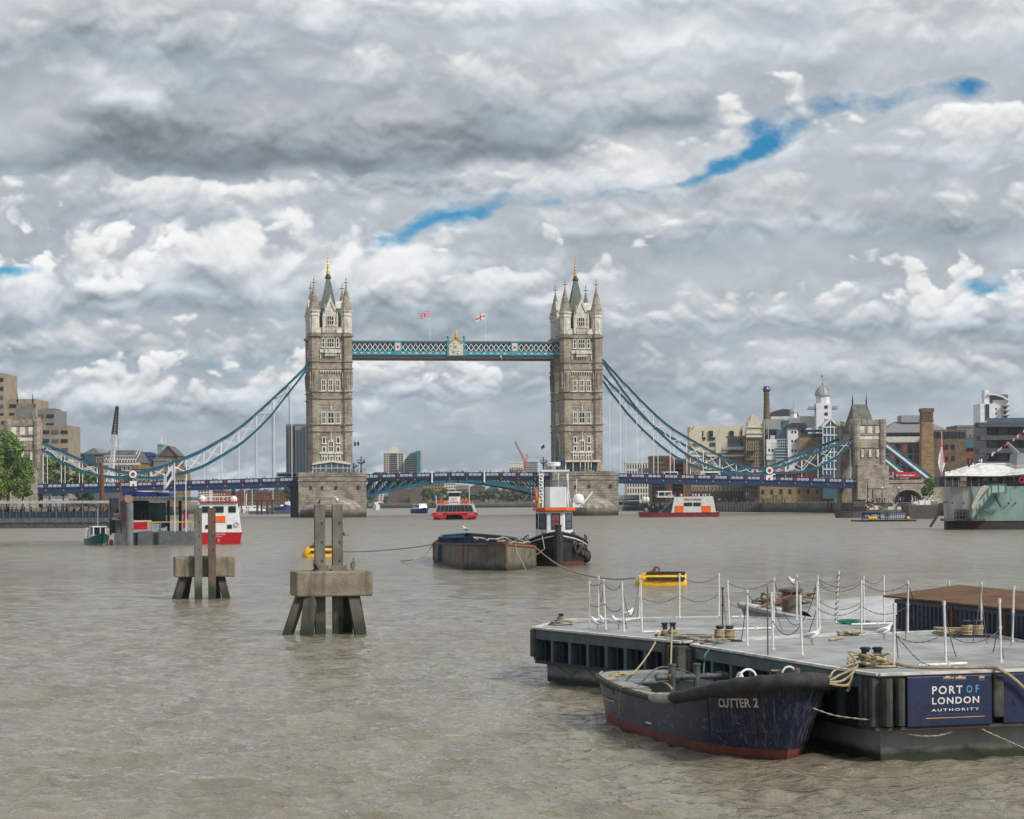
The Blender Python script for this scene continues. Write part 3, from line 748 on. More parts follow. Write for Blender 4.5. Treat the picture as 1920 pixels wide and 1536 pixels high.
for side, (U, L_, hinge, cx_) in {'l': (CH['LU'], CH['LL'], BS(249.5, 890, -.4)[0], LT), 'r': (CH['RU'], CH['RL'], BS(1442, 884, -.4)[0], RT)}.items():
    par_ = PT if side == 'l' else PR
    for y in (-.4, TD - .4 + .0):
        c = MB()
        for tab in (U, L_):
            pts_ = smooth_tab(tab, 2)
            for (a, za), (b, zb) in zip(pts_, pts_[1:]):
                dx = .04
                c.bar((a - dx, y, za), (b + dx, y, zb), .75, .62); 
                c.bar((a - dx, y, za + .33), (b + dx, y, zb + .33), 1.0, .1); c.bar((a - dx, y, za - .33), (b + dx, y, zb - .33), 1.0, .1)
        c.build('chain', TEAL, bridge)
        lo, hi = min(U[0][0], U[-1][0]), max(U[0][0], U[-1][0]); step = 5.56
        k0 = math.ceil((lo + 1.0 - hinge) / step); k1 = math.floor((hi - 1.0 - hinge) / step)
        br = MB(); prev = None
        for k in range(k0, k1 + 1):
            s_ = hinge + k * step; zu, zl = lerp1(U, s_), lerp1(L_, s_)
            if k != 0 and zu - zl > 1.1:
                br.bar((s_, y, zl), (s_, y, zu), .28, .28)
            if prev and (prev[1] - prev[2] > .9 or zu - zl > .9):
                br.bar((prev[0], y - .1, prev[2]), (s_, y - .1, zu), .16, .2); br.bar((prev[0], y + .1, prev[1]), (s_, y + .1, zl), .16, .2)
            prev = (s_, zu, zl)
            zd = lerp1(par_, s_) - .3
            if zl - zd > 1.2:
                if hang0 is None:
                    hang0 = hang.build('hanger_rod', WHITE, bridge); o_ = hang0
                else: o_ = inst(hang0, bridge, (0, 0, 0))
                o_.location = (s_, y, zd); o_.scale = (1, 1, zl - zd)
        br.build('chain_bracing', WHITE, bridge)
        hg = MB(); hz = lerp1(U, hinge) - .4
        hg.lathe((0, 0, 0), [(1.45, -.3), (1.45, .3)], 20, 0); hg.lathe((0, 0, 0), [(1.2, -.38), (1.2, .38)], 20, 1); hg.lathe((0, 0, 0), [(.62, -.46), (.62, .46)], 16, 2)
        hg.xf(Matrix.Translation((hinge, y - .3, hz)) @ Matrix.Rotation(math.pi / 2, 4, 'X')).build('hinge_boss', [TEAL, WHITE, RED], bridge)
def span(tab, s0, s1, name, deep=1.85):
    d = MB(); n = 24; xs = [s0 + (s1 - s0) * i / n for i in range(n + 1)]
    for a, b in zip(xs, xs[1:]):
        za, zb = lerp1(tab, a), lerp1(tab, b)
        for y0, y1, dz0, dz1, k in ((-1.25, -.75, 0, -.22, 0), (TD - .1, TD + .4, 0, -.22, 0), (-1.15, -.95, -.2, -1.3, 0), (TD, TD + .2, -.2, -1.3, 0),
                                    (-1.45, -.75, -1.25, -1.25 - deep, 0), (TD - .1, TD + .6, -1.25, -1.25 - deep, 0), (-1.7, -.7, -1.3, -1.5, 0), (-1.7, -.7, -1.2 - deep, -1.4 - deep, 0), (-.9, TD, -1.6, -2.3, 1)):
            d.add([(a, y0, za + dz1), (b, y0, zb + dz1), (b, y1, zb + dz1), (a, y1, za + dz1), (a, y0, za + dz0), (b, y0, zb + dz0), (b, y1, zb + dz0), (a, y1, za + dz0)],
                  [(0, 3, 2, 1), (4, 5, 6, 7), (0, 1, 5, 4), (1, 2, 6, 5), (2, 3, 7, 6), (3, 0, 4, 7)], k)
    pn = d; st = 1.39; cnt = int((s1 - s0) / st)
    for i in range(cnt):
        x = s0 + (i + .5) * (s1 - s0) / cnt; z = lerp1(tab, x); w = st * .39
        if i % 4 == 3:
            pn.box(x - .12, x + .12, -1.34, -.9, z - 1.15, z - .3, 3)
            pn.ball((x, -1.75, z - 2.1), .20, 4, n=6, m=4)
            continue
        pn.box(x - w, x + w, -1.2, -.92, z - 1.08, z - .36, 2)
        pn.bar((x - w * .8, -1.23, z - 1.0), (x + w * .8, -1.23, z - .44), .03, .12, 0); pn.bar((x - w * .8, -1.23, z - .44), (x + w * .8, -1.23, z - 1.0), .03, .12, 0)
    pn.build('deck_girder', [NAVY, GREYC, WHITE, RED, YELLOW], bridge)
PW = 10.75
span(PT, LA - 2, LT - PW, 'left'); span(PR, RT + PW, RA + 2, 'right')
MID = [BS(x, y, -1.2) for x, y in ((686, 889.5), (770, 887), (857, 885.6), (940, 885.6), (1028, 886))]
span(MID, LT + PW, RT - PW, 'middle', .55)
for x in (250, 1442):
    s_ = BS(x, 900, -1.2)[0]; z = lerp1(PT if x < 900 else PR, s_)
    q_ = MB(); q_.box(s_ - 1.1, s_ + 1.1, -1.6, -1.2, z - 1.5, z + .3, 0); q_.box(s_ - .35, s_ + .35, -1.66, -1.5, z - 1.2, z - .5, 1); q_.build('emblem_panel', [WHITE, RED], bridge)
for x in (810, 908):
    s_ = BS(x, 900, -1.5)[0]; q_ = MB(); q_.box(s_ - .22, s_ + .22, -1.9, -1.45, H(906), H(884.5)); q_.build('white_post', WHITE, bridge)
sm = (LT + RT) / 2
for half in (-1, 1):
    s0 = sm + half * .3; s1 = (LT + PW) if half < 0 else (RT - PW)
    for y, mm in ((-1.0, TEAL), (5.5, GREYC), (12.5, GREYC), (TD + .2, TEAL)):
        b = MB(); n = 9; prev = None
        for i in range(n + 1):
            f = i / n; s_ = s0 + (s1 - s0) * f; zt = lerp1(MID, s_) - 1.9; zb = H(902.5) - (H(902.5) - H(932)) * f ** 1.6
            if prev:
                b.bar((prev[0], y, prev[2]), (s_, y, zb), .45, .95); b.bar((prev[0], y, prev[1]), (s_, y, zt), .4, .5)
                b.bar((prev[0], y, prev[1]), (s_, y, zb), .3, .42)
                b.bar((s_, y, zb), (s_, y, zt), .3, .45)
            prev = (s_, zt, zb)
        b.build('bascule_girder', mm, bridge)

# --- abutment towers
def abutment(sf, sx, left):
    """front face from sf to sf + sx*w along the bridge"""
    w = BS(1654, 900)[0] - BS(1603, 900)[0]; A = thing('abutment_tower', None, None, par=bridge); A.location = (sf, 0, 0)
    if sx < 0: A.rotation_euler = (0, 0, 0)
    def X(v): return v * sx
    z1 = BS(1628, 787)[1]; zc = BS(1628, 872)[1]
    b = MB()
    def bx(x0, x1, y0, y1, za, zb, k=0): b.box(min(X(x0), X(x1)), max(X(x0), X(x1)), y0, y1, za, zb, k)
    bx(0, w, -1.5, 3.2, 0, z1 - 1.6); bx(0, w, TD - 3.2, TD + 1.5, 0, z1 - 1.6)
    bx(.6, w, 3.0, TD - 3.0, 24, z1 - 4.5)
    bx(.2, w + 1.6, -2.4, 3.4, -1, zc); bx(.2, w + 1.6, TD - 3.4, TD + 2.4, -1, zc)
    for zz, e in ((z1 - 9.5, .25), (z1 - 1.8, .3), (z1 - 5.2, .15)):
        bx(-e, w + e, -1.5 - e, 3.2 + e, zz, zz + .4); bx(-e, w + e, TD - 3.2 - e, TD + 1.5 + e, zz, zz + .4)
    for i in range(5):
        x = i * w / 4.4 - .2
        for y in (-1.9, 2.9, TD - 3.4, TD + 1.3): bx(x, x + 1.1, y, y + .5, z1 - 1.6, z1)
    n = 10; w2 = 5.0; zs = 19.5                        # the tall road arch between the blocks
    arc = [(TD / 2 + (TD / 2 - 3.2) * math.cos(math.pi * i / n), zs + 4.5 * math.sin(math.pi * i / n)) for i in range(n + 1)]
    x0, x1 = sorted((X(.4), X(w)))
    b.slabx([(TD - 3.1, 24.6), (3.1, 24.6)] + [(3.1, zs)] + arc[::-1] + [(TD - 3.1, zs)], x0, x1)
    for y in (0.2, 1.4): bx(w * .55, w * .55 + .5, -1.62, -1.4, z1 - 13, z1 - 11) if y < 1 else None
    for cx_, cy_ in ((0.2, -1.3), (w - .2, -1.3), (.2, 3.0), (w - .2, 3.0)):
        b.lathe((X(cx_), cy_, 0), [(1.0, zc), (1.0, z1 - 10), (1.3, z1 - 9), (1.3, z1), (1.1, z1 + .1)], 8)
    b.build('masonry', STONE, A)
    tr = MB()
    for cx_ in (w * .22, w * .5, w * .78): x = X(cx_); tr.box(x - .35, x + .35, -1.9, -1.5, z1 - 12.5, z1 - 10); tr.box(x - .8, x + .8, -1.75, -1.5, z1 - 4.6, z1 - 2.2)
    tr.box(min(X(-.1), X(w + .1)), max(X(-.1), X(w + .1)), -1.62, -1.4, z1 - 6.6, z1 - 5.6)
    tr.build('pale_trim', STONEL, A)
    ra, rb = BS(1624, 756)[1], z1 - 1.0; mxx = X(w / 2)
    r_ = MB(); r_.prism([(mxx - 4.2, 4.0), (mxx + 4.2, 4.0), (mxx + 4.2, TD - 4.0), (mxx - 4.2, TD - 4.0)], rb - 2.5, ra, 0, [(mxx - 2.5, TD / 2 - .5), (mxx + 2.5, TD / 2 - .5), (mxx + 2.5, TD / 2 + .5), (mxx - 2.5, TD / 2 + .5)])
    r_.build('roof', mat('lead_roof', (.15, .15, .12), (.09, .09, .075), scale=.6, streak=.4, brick=(.5, .3, .03, .8)), A)
    for x in (mxx - 2.4, mxx + 2.4): f_ = MB(); f_.tube([(x, TD / 2, ra), (x, TD / 2, ra + 3.4)], [.3, .06], 6); f_.ball((x, TD / 2, ra + 1.2), .4, n=6, m=4); f_.build('finial', BLACK, A)
    return A
abutment(BS(1603, 900)[0], 1, False)
abutment(BS(72, 900)[0], -1, True)
# approach beyond the right abutment and the tie bars going down
s_e = BS(1654, 900)[0]; ap = MB(); zt = APZ = BS(1700, 901, -2)[1]; se2 = BS(1764, 900, -2)[0]
n = 12; c0 = BS(1703, 900, -2)[0]; aw = 4.7; zs = BS(1703, 938, -2)[1]
arc = [(c0 + aw * math.cos(math.pi * i / n), zs + 3.4 * math.sin(math.pi * i / n)) for i in range(n + 1)]
ap.slab([(s_e, -1), (s_e, zt)] + [(se2 + 20, zt), (se2 + 20, -1), (c0 + aw, -1)] + arc + [(c0 - aw, -1)], -2, TD + 2, 0)
ap.box(s_e, se2 + 20, -2.3, -1.8, zt - .8, zt + .25, 0)
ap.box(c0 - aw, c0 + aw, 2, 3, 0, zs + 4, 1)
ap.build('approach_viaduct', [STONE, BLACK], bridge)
for y, (a, b_) in ((-1.0, ((1654, 823), (1746, 894))), (TD - 1.0, ((1654, 851), (1692, 882)))):
    pa, pb = BS(*a, y), BS(*b_, y); c = MB()
    dz = .95
    c.bar((pa[0], y, pa[1]), (pb[0], y, pb[1]), .8, .55, 0); c.bar((pa[0], y, pa[1] - 2.0), (pb[0], y, pb[1] - 2.0), .8, .55, 0)
    c.bar((pa[0], y, pa[1] - 1.0), (pb[0], y, pb[1] - 1.0), .3, 1.2, 1)
    c.build('tie_bar', [TEAL, WHITE], bridge)
sl = BS(15, 900)[0]; apl = MB(); apl.box(sl - 80, sl, -2, TD + 2, -1, lerp1(PT, LA) - 1.2); apl.build('approach_viaduct', STONE, bridge)

# --- lamp standards and rails on the piers
def lamp(px, py_top, t, label):
    s_, zt = BS(px, py_top, t); z0 = 14.3
    L_ = thing('signal_lamp', label, 'lamp post', BW(s_, t, z0), TH, 'teal lamp standards on the bridge piers'); k = zt - z0
    p_ = MB(); p_.lathe((0, 0, 0), [(.42, 0), (.42, .6), (.24, .8), (.2, k * .55), (.34, k * .6), (.2, k * .62), (.16, k - .4), (.3, k - .2), (.05, k)], 8)
    p_.build('post', TEAL, L_)
    h_ = MB()
    for r_, z in ((1.25, k * .62), (1.25, k * .78)):
        h_.torus((0, 0, z), r_, .09, 'z', 12, 4)
    for i in range(6): a = i * math.pi / 3; h_.bar((math.cos(a) * 1.25, math.sin(a) * 1.25, k * .62), (math.cos(a) * 1.25, math.sin(a) * 1.25, k * .78), .09); h_.bar((0, 0, k * .5), (math.cos(a) * 1.25, math.sin(a) * 1.25, k * .62), .14)
    h_.build('gallery', TEAL, L_)
    q_ = MB(); q_.ball((.9, -1.2, k * .68), .3); q_.build('red_light', RED, L_)
# lamps
lamp(677, 856, -3, 'teal lamp standard with round gallery at the inner edge of the left pier')
lamp(663, 868, 8, 'shorter teal lamp standard just right of the left tower wall')
lamp(1019, 857, -3, 'teal lamp standard beside the flag at the inner edge of the right pier')
lamp(1052, 852, -4, 'teal lamp standard in front of the right tower corner')
for s0, s1 in ((LT - 1, LT + 10.4), (RT - 10.4, RT + 2)):
    ra_ = MB()
    for z in (14.9, 15.4): ra_.bar((s0, -6.8, z), (s1, -6.8, z), .1)
    n = int((s1 - s0) / 1.2)
    for i in range(n + 1): x = s0 + (s1 - s0) * i / n; ra_.bar((x, -6.8, 14.2), (x, -6.8, 15.5), .12)
    ra_.build('pier_railing', TEAL, bridge)
# --- flags
def flag_mesh(w, h_, cols, fn, droop=.35, nx=14, nz=10, ang=.25):
    m = MB(); vs = []
    for i in range(nx + 1):
        for j in range(nz + 1):
            u, v = i / nx, j / nz; vs.append((-u * w, math.sin(u * 7 + v) * .16 * u * w * .4, v * h_ - u * w * droop + math.sin(u * 6) * .08 * h_))
    for i in range(nx):
        for j in range(nz):
            a = i * (nz + 1) + j; m_ = fn((i + .5) / nx, (j + .5) / nz)
            m.k.append(m_); m.f.append((a, a + nz + 1, a + nz + 2, a + 1))
    m.v = vs
    return m
WCL = mat('flag_white', (.7, .7, .7)); RCL = mat('flag_red', (.55, .02, .04)); BCL = mat('flag_blue', (.02, .03, .18)); KCL = mat('flag_black', (.02, .02, .025))
def union(u, v):
    if abs(u - .5) < .08 or abs(v - .5) < .12: return 1
    if abs(u - .5) < .14 or abs(v - .5) < .22: return 0
    d = min(abs(u - v), abs(u + v - 1))
    return 1 if d < .06 else (0 if d < .15 else 2)
def george(u, v): return 1 if abs(u - .5) < .09 or abs(v - .5) < .12 else 0
def dual(u, v): return 3 if abs(v - .5) > .15 and abs(u - .5) > .1 else (0 if abs(u - .5) < .1 else 3)
def flagpole(name, label, base, h_, fw, fh, fn, droop=.3, r=.07, par_rz=TH):
    g_ = thing(name, label, 'flag', base, par_rz)
    p_ = MB(); p_.tube([(0, 0, 0), (0, 0, h_)], [r, r * .6], 6); p_.ball((0, 0, h_), r * 2, n=6, m=4); p_.build('pole', WHITE, g_)
    f_ = flag_mesh(fw, fh, None, fn, droop); o_ = f_.build('flag', [WCL, RCL, BCL, KCL], g_, smooth=True); o_.location = (-r, 0, h_ - fh - .1)
s_, zt = BS(806, 583, 3); flagpole('flagpole', 'union flag flying over the left half of the upper walkway', BW(s_, 3, H(638)), zt - H(638), 3.2, 1.7, union)
s_, zt = BS(910, 587, 3); flagpole('flagpole', 'white flag with a red cross over the right half of the walkway', BW(s_, 3, H(638)), zt - H(638), 3.2, 1.9, george)
s_, zt = BS(674, 829, 2); flagpole('flagpole', 'dark flag on a thin pole just right of the left tower', BW(s_, 2, 14), zt - 14, 1.7, 1.2, dual, -.1)
s_, zt = BS(1021.5, 833, 2); flagpole('flagpole', 'small dark flag on a thin pole just left of the right tower', BW(s_, 2, 14), zt - 14, 1.1, 1.2, lambda u, v: 3, .4)
# --- people along the bridge
rs = random.Random(11)
spots = []
for i in range(80): spots.append(rs.uniform(690, 1025) if i > 20 else rs.gauss(880, 40))
for i in range(30): spots.append(rs.uniform(575, 680))
for i in range(12): spots.append(rs.uniform(1100, 1155))
for i in range(18): spots.append(rs.uniform(345, 555))
for i in range(16): spots.append(rs.uniform(75, 245))
for i in range(24): spots.append(rs.uniform(1170, 1600))
for x in spots:
    t = rs.uniform(-.5, 1.2); s_ = BS(x, 890, t)[0]
    if abs(s_ - LT) < PW or abs(s_ - RT) < PW: t = rs.uniform(-6.4, -4.6); z = 13.02; s_ = BS(x, 890, t)[0]; s_ = min(s_, LT + PW - .5) if s_ < 0 else s_
    else: z = lerp1(PT if s_ < LT else PR if s_ > RT else MID, s_) - 1.25
    dr = rs.choice(['red', 'white', 'black', 'blue', 'black', 'grey', 'yellow', 'pink', 'black', 'white'])
    dn = {'red': 'red', 'white': 'white', 'black': 'black', 'blue': 'blue', 'yellow': 'yellow', 'pink': 'pink', 'grey': 'grey'}[dr]
    where = 'at the foot of the left tower' if abs(s_ - LT) < PW else 'at the foot of the right tower' if abs(s_ - RT) < PW else 'on the left chain span' if s_ < LT else 'on the right chain span' if s_ > RT else 'on the middle span'
    person(dr, BW(s_, t, z), rs.uniform(0, 6.28), 'person in a %s top walking %s' % (dn, where), 'people in %s %s' % (dn, where), rs.uniform(.95, 1.12))
# ================================================================ buildings on the banks
GLV = [GLASS, mat('window_glass_pale', (.10, .12, .14), (.05, .06, .07), rough=.2, spec=.5, bump=0)]
def bld(label, x0, x1, yt, z, dep, wall, nx=0, nz=0, ww=.55, wh=.55, gl=None, fr=None, roof='flat', rh=0, rmat=None, rz=None, group=None, zb=3.4, wtop=.6, wbot=1.5, name='building', par=None, cat='building', side=True):
    """a block whose front spans x0..x1 at distance z and rises to yt"""
    a = ZP(x0, yt, z); b = ZP(x1, yt, z); w = b.x - a.x; hgt = (a.z + b.z) / 2 - zb
    B = thing(name, label, cat, ((a.x + b.x) / 2, z, zb), 0 if rz is None else rz, group) if par is None else par
    ox, oz = (0, 0) if par is None else ((a.x + b.x) / 2 - par.location.x, 0)
    oy = 0 if par is None else z - par.location.y
    if par is not None: zo = zb - par.location.z
    else: zo = 0
    x0_, x1_ = ox - w / 2, ox + w / 2
    m = MB(); m.box(x0_, x1_, oy, oy + dep, zo, zo + hgt)
    if roof == 'flat': m.box(x0_ - .25, x1_ + .25, oy - .25, oy + dep + .25, zo + hgt - .5, zo + hgt + .35)
    m.build('wall', wall, B)
    if roof != 'flat':
        r = MB(); rhm = rh * z / F
        if roof == 'gable': r.slab([(x0_ - .4, zo + hgt), (x1_ + .4, zo + hgt), (ox, zo + hgt + rhm)], oy - .3, oy + dep)
        elif roof == 'ridge': r.slabx([(oy - .4, zo + hgt), (oy + dep, zo + hgt), (oy + dep / 2, zo + hgt + rhm)], x0_ - .3, x1_ + .3)
        elif roof == 'hip': r.prism([(x0_ - .4, oy - .4), (x1_ + .4, oy - .4), (x1_ + .4, oy + dep), (x0_ - .4, oy + dep)], zo + hgt, zo + hgt + rhm, 0,
                                    [(ox - w * .25, oy + dep * .45), (ox + w * .25, oy + dep * .45), (ox + w * .25, oy + dep * .55), (ox - w * .25, oy + dep * .55)])
        elif roof == 'mansard': r.prism([(x0_ - .3, oy - .3), (x1_ + .3, oy - .3), (x1_ + .3, oy + dep), (x0_ - .3, oy + dep)], zo + hgt, zo + hgt + rhm, 0,
                                    [(x0_ + rhm * .5, oy + rhm * .5), (x1_ - rhm * .5, oy + rhm * .5), (x1_ - rhm * .5, oy + dep - rhm * .5), (x0_ + rhm * .5, oy + dep - rhm * .5)])
        r.build('roof', rmat or GREYSL, B)
    if nx and nz:
        cw, ch_ = w / nx, (hgt - wtop - wbot) / nz
        mw = MB(); W_, H_ = cw * ww, ch_ * wh
        mw.box(-W_ / 2, W_ / 2, -.06, .2, 0, H_, 0)
        if fr:
            t = max(.12, W_ * .08)
            for q in ((-W_ / 2 - t, -W_ / 2, -t, H_ + t), (W_ / 2, W_ / 2 + t, -t, H_ + t)): mw.box(q[0], q[1], -.18, .1, q[2], q[3], 1)
            mw.box(-W_ / 2, W_ / 2, -.18, .1, -t, 0, 1); mw.box(-W_ / 2, W_ / 2, -.18, .1, H_, H_ + t, 1)
        first = None; cnt = 0
        for j in range(nz):
            for i in range(nx):
                if cnt >= 100: break
                loc = (x0_ + (i + .5) * cw, oy, zo + wbot + (j + (1 - wh) / 2) * ch_)
                if first is None: first = mw.build('window', [gl or GLASS, fr or WHITE], B); first.location = loc
                else: inst(first, B, loc)
                cnt += 1
    return B
def part_box(B, name, m_, x0, x1, yt, yb, z, dep, **kw):   # a box part given by where it stands in the view at distance z
    a = ZP(x0, yt, z); b = ZP(x1, yb, z); m = MB()
    o_ = B.location; m.box(a.x - o_.x, b.x - o_.x, z - o_.y, z + dep - o_.y, b.z - o_.z, a.z - o_.z)
    return m.build(name, m_, B, **kw)
# --- left bank: the stepped concrete hotel
Hz = 790
hb = thing('hotel_block', 'stepped brown concrete hotel with strip windows behind the left abutment tower', 'building', ZP(50, 937, Hz))
hb.location.z = 3.4
for x0, x1, yt, dy, mt_ in ((-60, 8, 700, 0, CONC), (-60, 68, 749, 6, CONC), (66, 103, 768, 10, GREYC), (60, 129, 798, 2, CONC), (-60, 60, 780, -6, CONC)):
    part_box(hb, 'wing', mt_, x0, x1, yt, 935, Hz + dy, 22)
    z_ = Hz + dy - .1; y = yt + 9
    while y < 930:
        xw = max(x0, -20)
        n = int((x1 - xw) / 22) + 1; w_ = (x1 - xw) / n
        for i in range(n):
            if (x1 > 67 and mt_ is CONC) or y < 850: part_box(hb, 'window', GLV[(i + int(y)) % 2], xw + i * w_ + w_ * .14, xw + (i + 1) * w_ - w_ * .12, y, y + 6.2, z_ - .15, .5)
        y += 16.5
part_box(hb, 'plant_room', BRICKR, 84, 102, 766, 769, Hz + 12, 12)
# --- mid left range
B1 = bld('brown brick office range with white bands and slanted glazed roof left of the crane', 128, 196, 851, 850, 25, BRICKB, 8, 5, .5, .5, GLV[1], OFFW)
part_box(B1, 'glass_gable', GLASSB, 158, 178, 851, 868, 849, 1)
r = MB(); a = ZP(152, 852, 849.5) - B1.location; b = ZP(190, 852, 849.5) - B1.location
r.slab([(a.x, a.z), (b.x, b.z), (b.x - 2, b.z + 2), (a.x + 5.0, a.z + 2.6)], a.y, a.y + 20); r.build('roof', GREYC, B1)
B2 = bld('brick block with two grey gridded roof slopes right of the crane', 190, 261, 868, 840, 25, BRICK, 9, 5, .5, .55, GLASS, OFFW, roof='mansard', rh=24, rmat=GREYSL)
part_box(B2, 'white_band', OFFW, 189, 262, 868, 872, 839.7, 1); part_box(B2, 'white_band', OFFW, 189, 262, 882, 884, 839.7, 1)
gr_ = MB()
for i in range(12):
    a = ZP(196 + i * 5.2, 866, 839.4) - B2.location; gr_.bar(a, a + Vector((1.4, 4.2, 4.2)), .25)
for j in range(3): a = ZP(194, 862 - j * 7, 840 + j * 1.3) - B2.location; b = ZP(257 - j * 2, 862 - j * 7, 840 + j * 1.3) - B2.location; gr_.bar(a, b, .25)
gr_.build('roof_grid', OFFW, B2)
BLUEC = mat('blue_cladding', (.03, .09, .20), (.02, .06, .14), rough=.4, streak=.2)
B3 = bld('blue clad stepped block beside the gabled house on the left bank', 257, 291, 853, 870, 20, BLUEC, 4, 4, .5, .5, GLASS)
part_box(B3, 'penthouse', BLUEC, 262, 284, 848, 856, 871, 10)
B4 = bld('yellow brick quayside block under the blue building', 250, 347, 877, 835, 14, BRICK, 12, 4, .45, .55, GLASS, OFFW)
B5 = bld('brown house with red edged gable roof above the left chain', 298, 333, 855, 860, 18, BRICKB, 5, 1, .55, .5, GLASS, OFFW, roof='gable', rh=19, rmat=GREYSL)
r = MB(); a, b, c = [ZP(*q, 859.4) - B5.location for q in ((296, 856), (315, 836), (335, 856))]; r.bar(a, b, .4); r.bar(b, c, .4); r.build('red_verge', BRICKR, B5)
B6 = bld('pale green glass turret with mast behind the gabled house', 295, 305, 834, 900, 10, mat('green_glass', (.18, .35, .32), rough=.2), 0, 0)
r = MB(); r.tube([(0, 4, 10), (0, 4, ZP(300, 818, 900).z - 3.4)], .2, 5); r.build('mast', WHITE, B6)
B7 = bld('low warehouse with pale roof right of the gabled house', 288, 312, 862, 845, 12, GREYC, 3, 1, .5, .5)
for i, (x0, x1, g_) in enumerate(((371, 382, 0), (382, 393, 1), (393, 405, 2), (405, 423, 3))):
    if i < 2:
        bld(['white balconied block of flats under the left chain span', 'pale narrow block of flats between white flats and gabled warehouses'][i], x0, x1, 917 - i, 1010, 20, OFFW, 2, 5, .7, .5, GLASS)
    else:
        bld(['left one of the dark red gabled warehouses below the bridge deck', 'wide red gabled warehouse right of the darker one below the deck'][i - 2], x0 - 0, x1, 922, 1020, 20, BRICKR, 4, 3, .4, .5, OFFW, roof='gable', rh=7, rmat=GREYSL)
for i in range(5):
    bld(['first', 'second', 'third', 'fourth', 'fifth'][i] + ' house from the left in the red gabled terrace behind the marina masts', 442 + i * 22, 463 + i * 22, 924 - (i % 2) * 3, 1060, 20, [BRICKR, BRICKB][i % 2], 4, 3, .4, .5, GLASS, roof='gable', rh=7, rmat=GREYSL, group='gabled terrace by the marina')
# --- far glass tower behind the left tower
gt = bld('dark glass office tower rising just left of the left bridge tower', 553, 581, 796, 1500, 20, GREYC, 0, 0)
for i in range(9): part_box(gt, 'glass_strip', [GLASSB, GLASS][i % 2], 554 + i * 3, 556 + i * 3, 800 if i > 3 else 806, 886, 1499.5, 1)
part_box(gt, 'rear_wing', GREYC, 536, 552, 795, 930, 1505, 18)
for j in range(22):
    part_box(gt, 'window_band', GLASS, 537.5, 550.5, 799 + j * 4.0, 801.4 + j * 4.0, 1504.5, 1)
# --- far centre
ap = bld('white apartment tower with brown window columns seen over the middle span', 719, 757, 849, 1900, 18, OFFW, 0, 0)
part_box(ap, 'lift_housing', OFFW, 730, 746, 841, 850, 1902, 10); part_box(ap, 'lift_housing', OFFW, 734, 744, 838.5, 842, 1903, 8)
for j in range(14):
    y = 851 + j * 3.9
    for x0, x1, mt_ in ((720.5, 723.5, BRICKR), (725.5, 728, BRICKR), (730, 745, GLASS), (748, 751, BRICKR), (752.5, 755.5, GLASS)): part_box(ap, 'window', mt_, x0, x1, y, y + 2.1, 1899.5, 1)
sg = thing('building', 'slanted green glass tower right of the white apartment tower', 'building', ZP(773, 937, 1880)); sg.location.z = 3.4
a = [ZP(x, y, 1880) - sg.location for x, y in ((757, 935), (790, 935), (790, 845), (785, 845.5), (779, 847), (769, 850), (758, 863))]
m = MB(); m.slab([(q.x, q.z) for q in a], 0, 20); m.build('wall', mat('grey_green_glass', (.12, .17, .19), (.08, .12, .14), rough=.3), sg)
part_box(sg, 'green_fin', mat('emerald_glass', (.02, .16, .16), rough=.25), 781, 790, 845.5, 930, 1879.4, 1); part_box(sg, 'pale_edge', OFFW, 788.6, 790.3, 845, 930, 1879.1, 1)
for j in range(17):
    y = 852 + j * 4.2; xa = 758.5 if y > 864 else 758.5 + (864 - y) * .85
    part_box(sg, 'window_band', GLASS, xa, 780.5, y, y + 1.8, 1879.5, 1)
wb = bld('white gridded office block with crane in front right of centre', 981, 1009, 864, 1650, 20, OFFW, 0, 0)
for j in range(11): part_box(wb, 'window_band', GLV[1], 982, 1008, 867 + j * 4.2, 869 + j * 4.2, 1649.6, 1)
wb2 = bld('lower pale block left of the white gridded office', 955, 980, 868, 1640, 20, OFFW, 6, 3, .6, .35, GLV[1]); part_box(wb2, 'brown_base', BRICKB, 955, 981, 881, 930, 1639, 1)
bld('dark block with white balconies beside the right bridge tower', 1018, 1040, 871, 1500, 20, BRICKB, 4, 6, .6, .5, GLV[1], OFFW)
# cranes
def lattice_mast(m, p, q, w, n, r_, k=0):
    p, q = Vector(p), Vector(q); d = (q - p).normalized(); s_ = Vector((0, 1, 0)); u = d.cross(s_).normalized()
    for i in range(n):
        a, b = p.lerp(q, i / n), p.lerp(q, (i + 1) / n); f0 = 1 - .55 * (i / n); f1 = 1 - .55 * ((i + 1) / n)
        for e1 in (-1, 1):
            for e2 in (-1, 1): m.bar(a + u * w * f0 * e1 + s_ * w * f0 * e2, b + u * w * f1 * e1 + s_ * w * f1 * e2, r_, k=k)
            m.bar(a + u * w * f0 * e1 + s_ * w * e1, b - u * w * f1 * e1 + s_ * w * e1, r_ * .7, k=k)
        m.bar(b + u * w * f1, b - u * w * f1, r_ * .7, k=k)
cr = thing('tower_crane', 'thin pink tower crane in front of the white gridded office block', 'crane', ZP(984, 937, 1600)); cr.location.z = 3.4
L = cr.location
m = MB(); lattice_mast(m, (0, 0, 0), ZP(985, 866, 1600) - L, 1.0, 14, .5); m.build('mast', mat('crane_pink', (.55, .16, .13)), cr)
m = MB(); lattice_mast(m, ZP(986, 870, 1600) - L, ZP(966, 828, 1600) - L, .8, 14, .35); lattice_mast(m, ZP(986, 868, 1600) - L, ZP(989, 852, 1600) - L, .6, 3, .3); m.bar(ZP(989, 852, 1600) - L, ZP(975, 848, 1600) - L, .2); m.build('jib', MATS['crane_pink'], cr)
cr = thing('crawler_crane', 'tall white lattice crane jib rising behind the left chain', 'crane', ZP(204, 937, 720)); cr.location.z = 0; L = cr.location
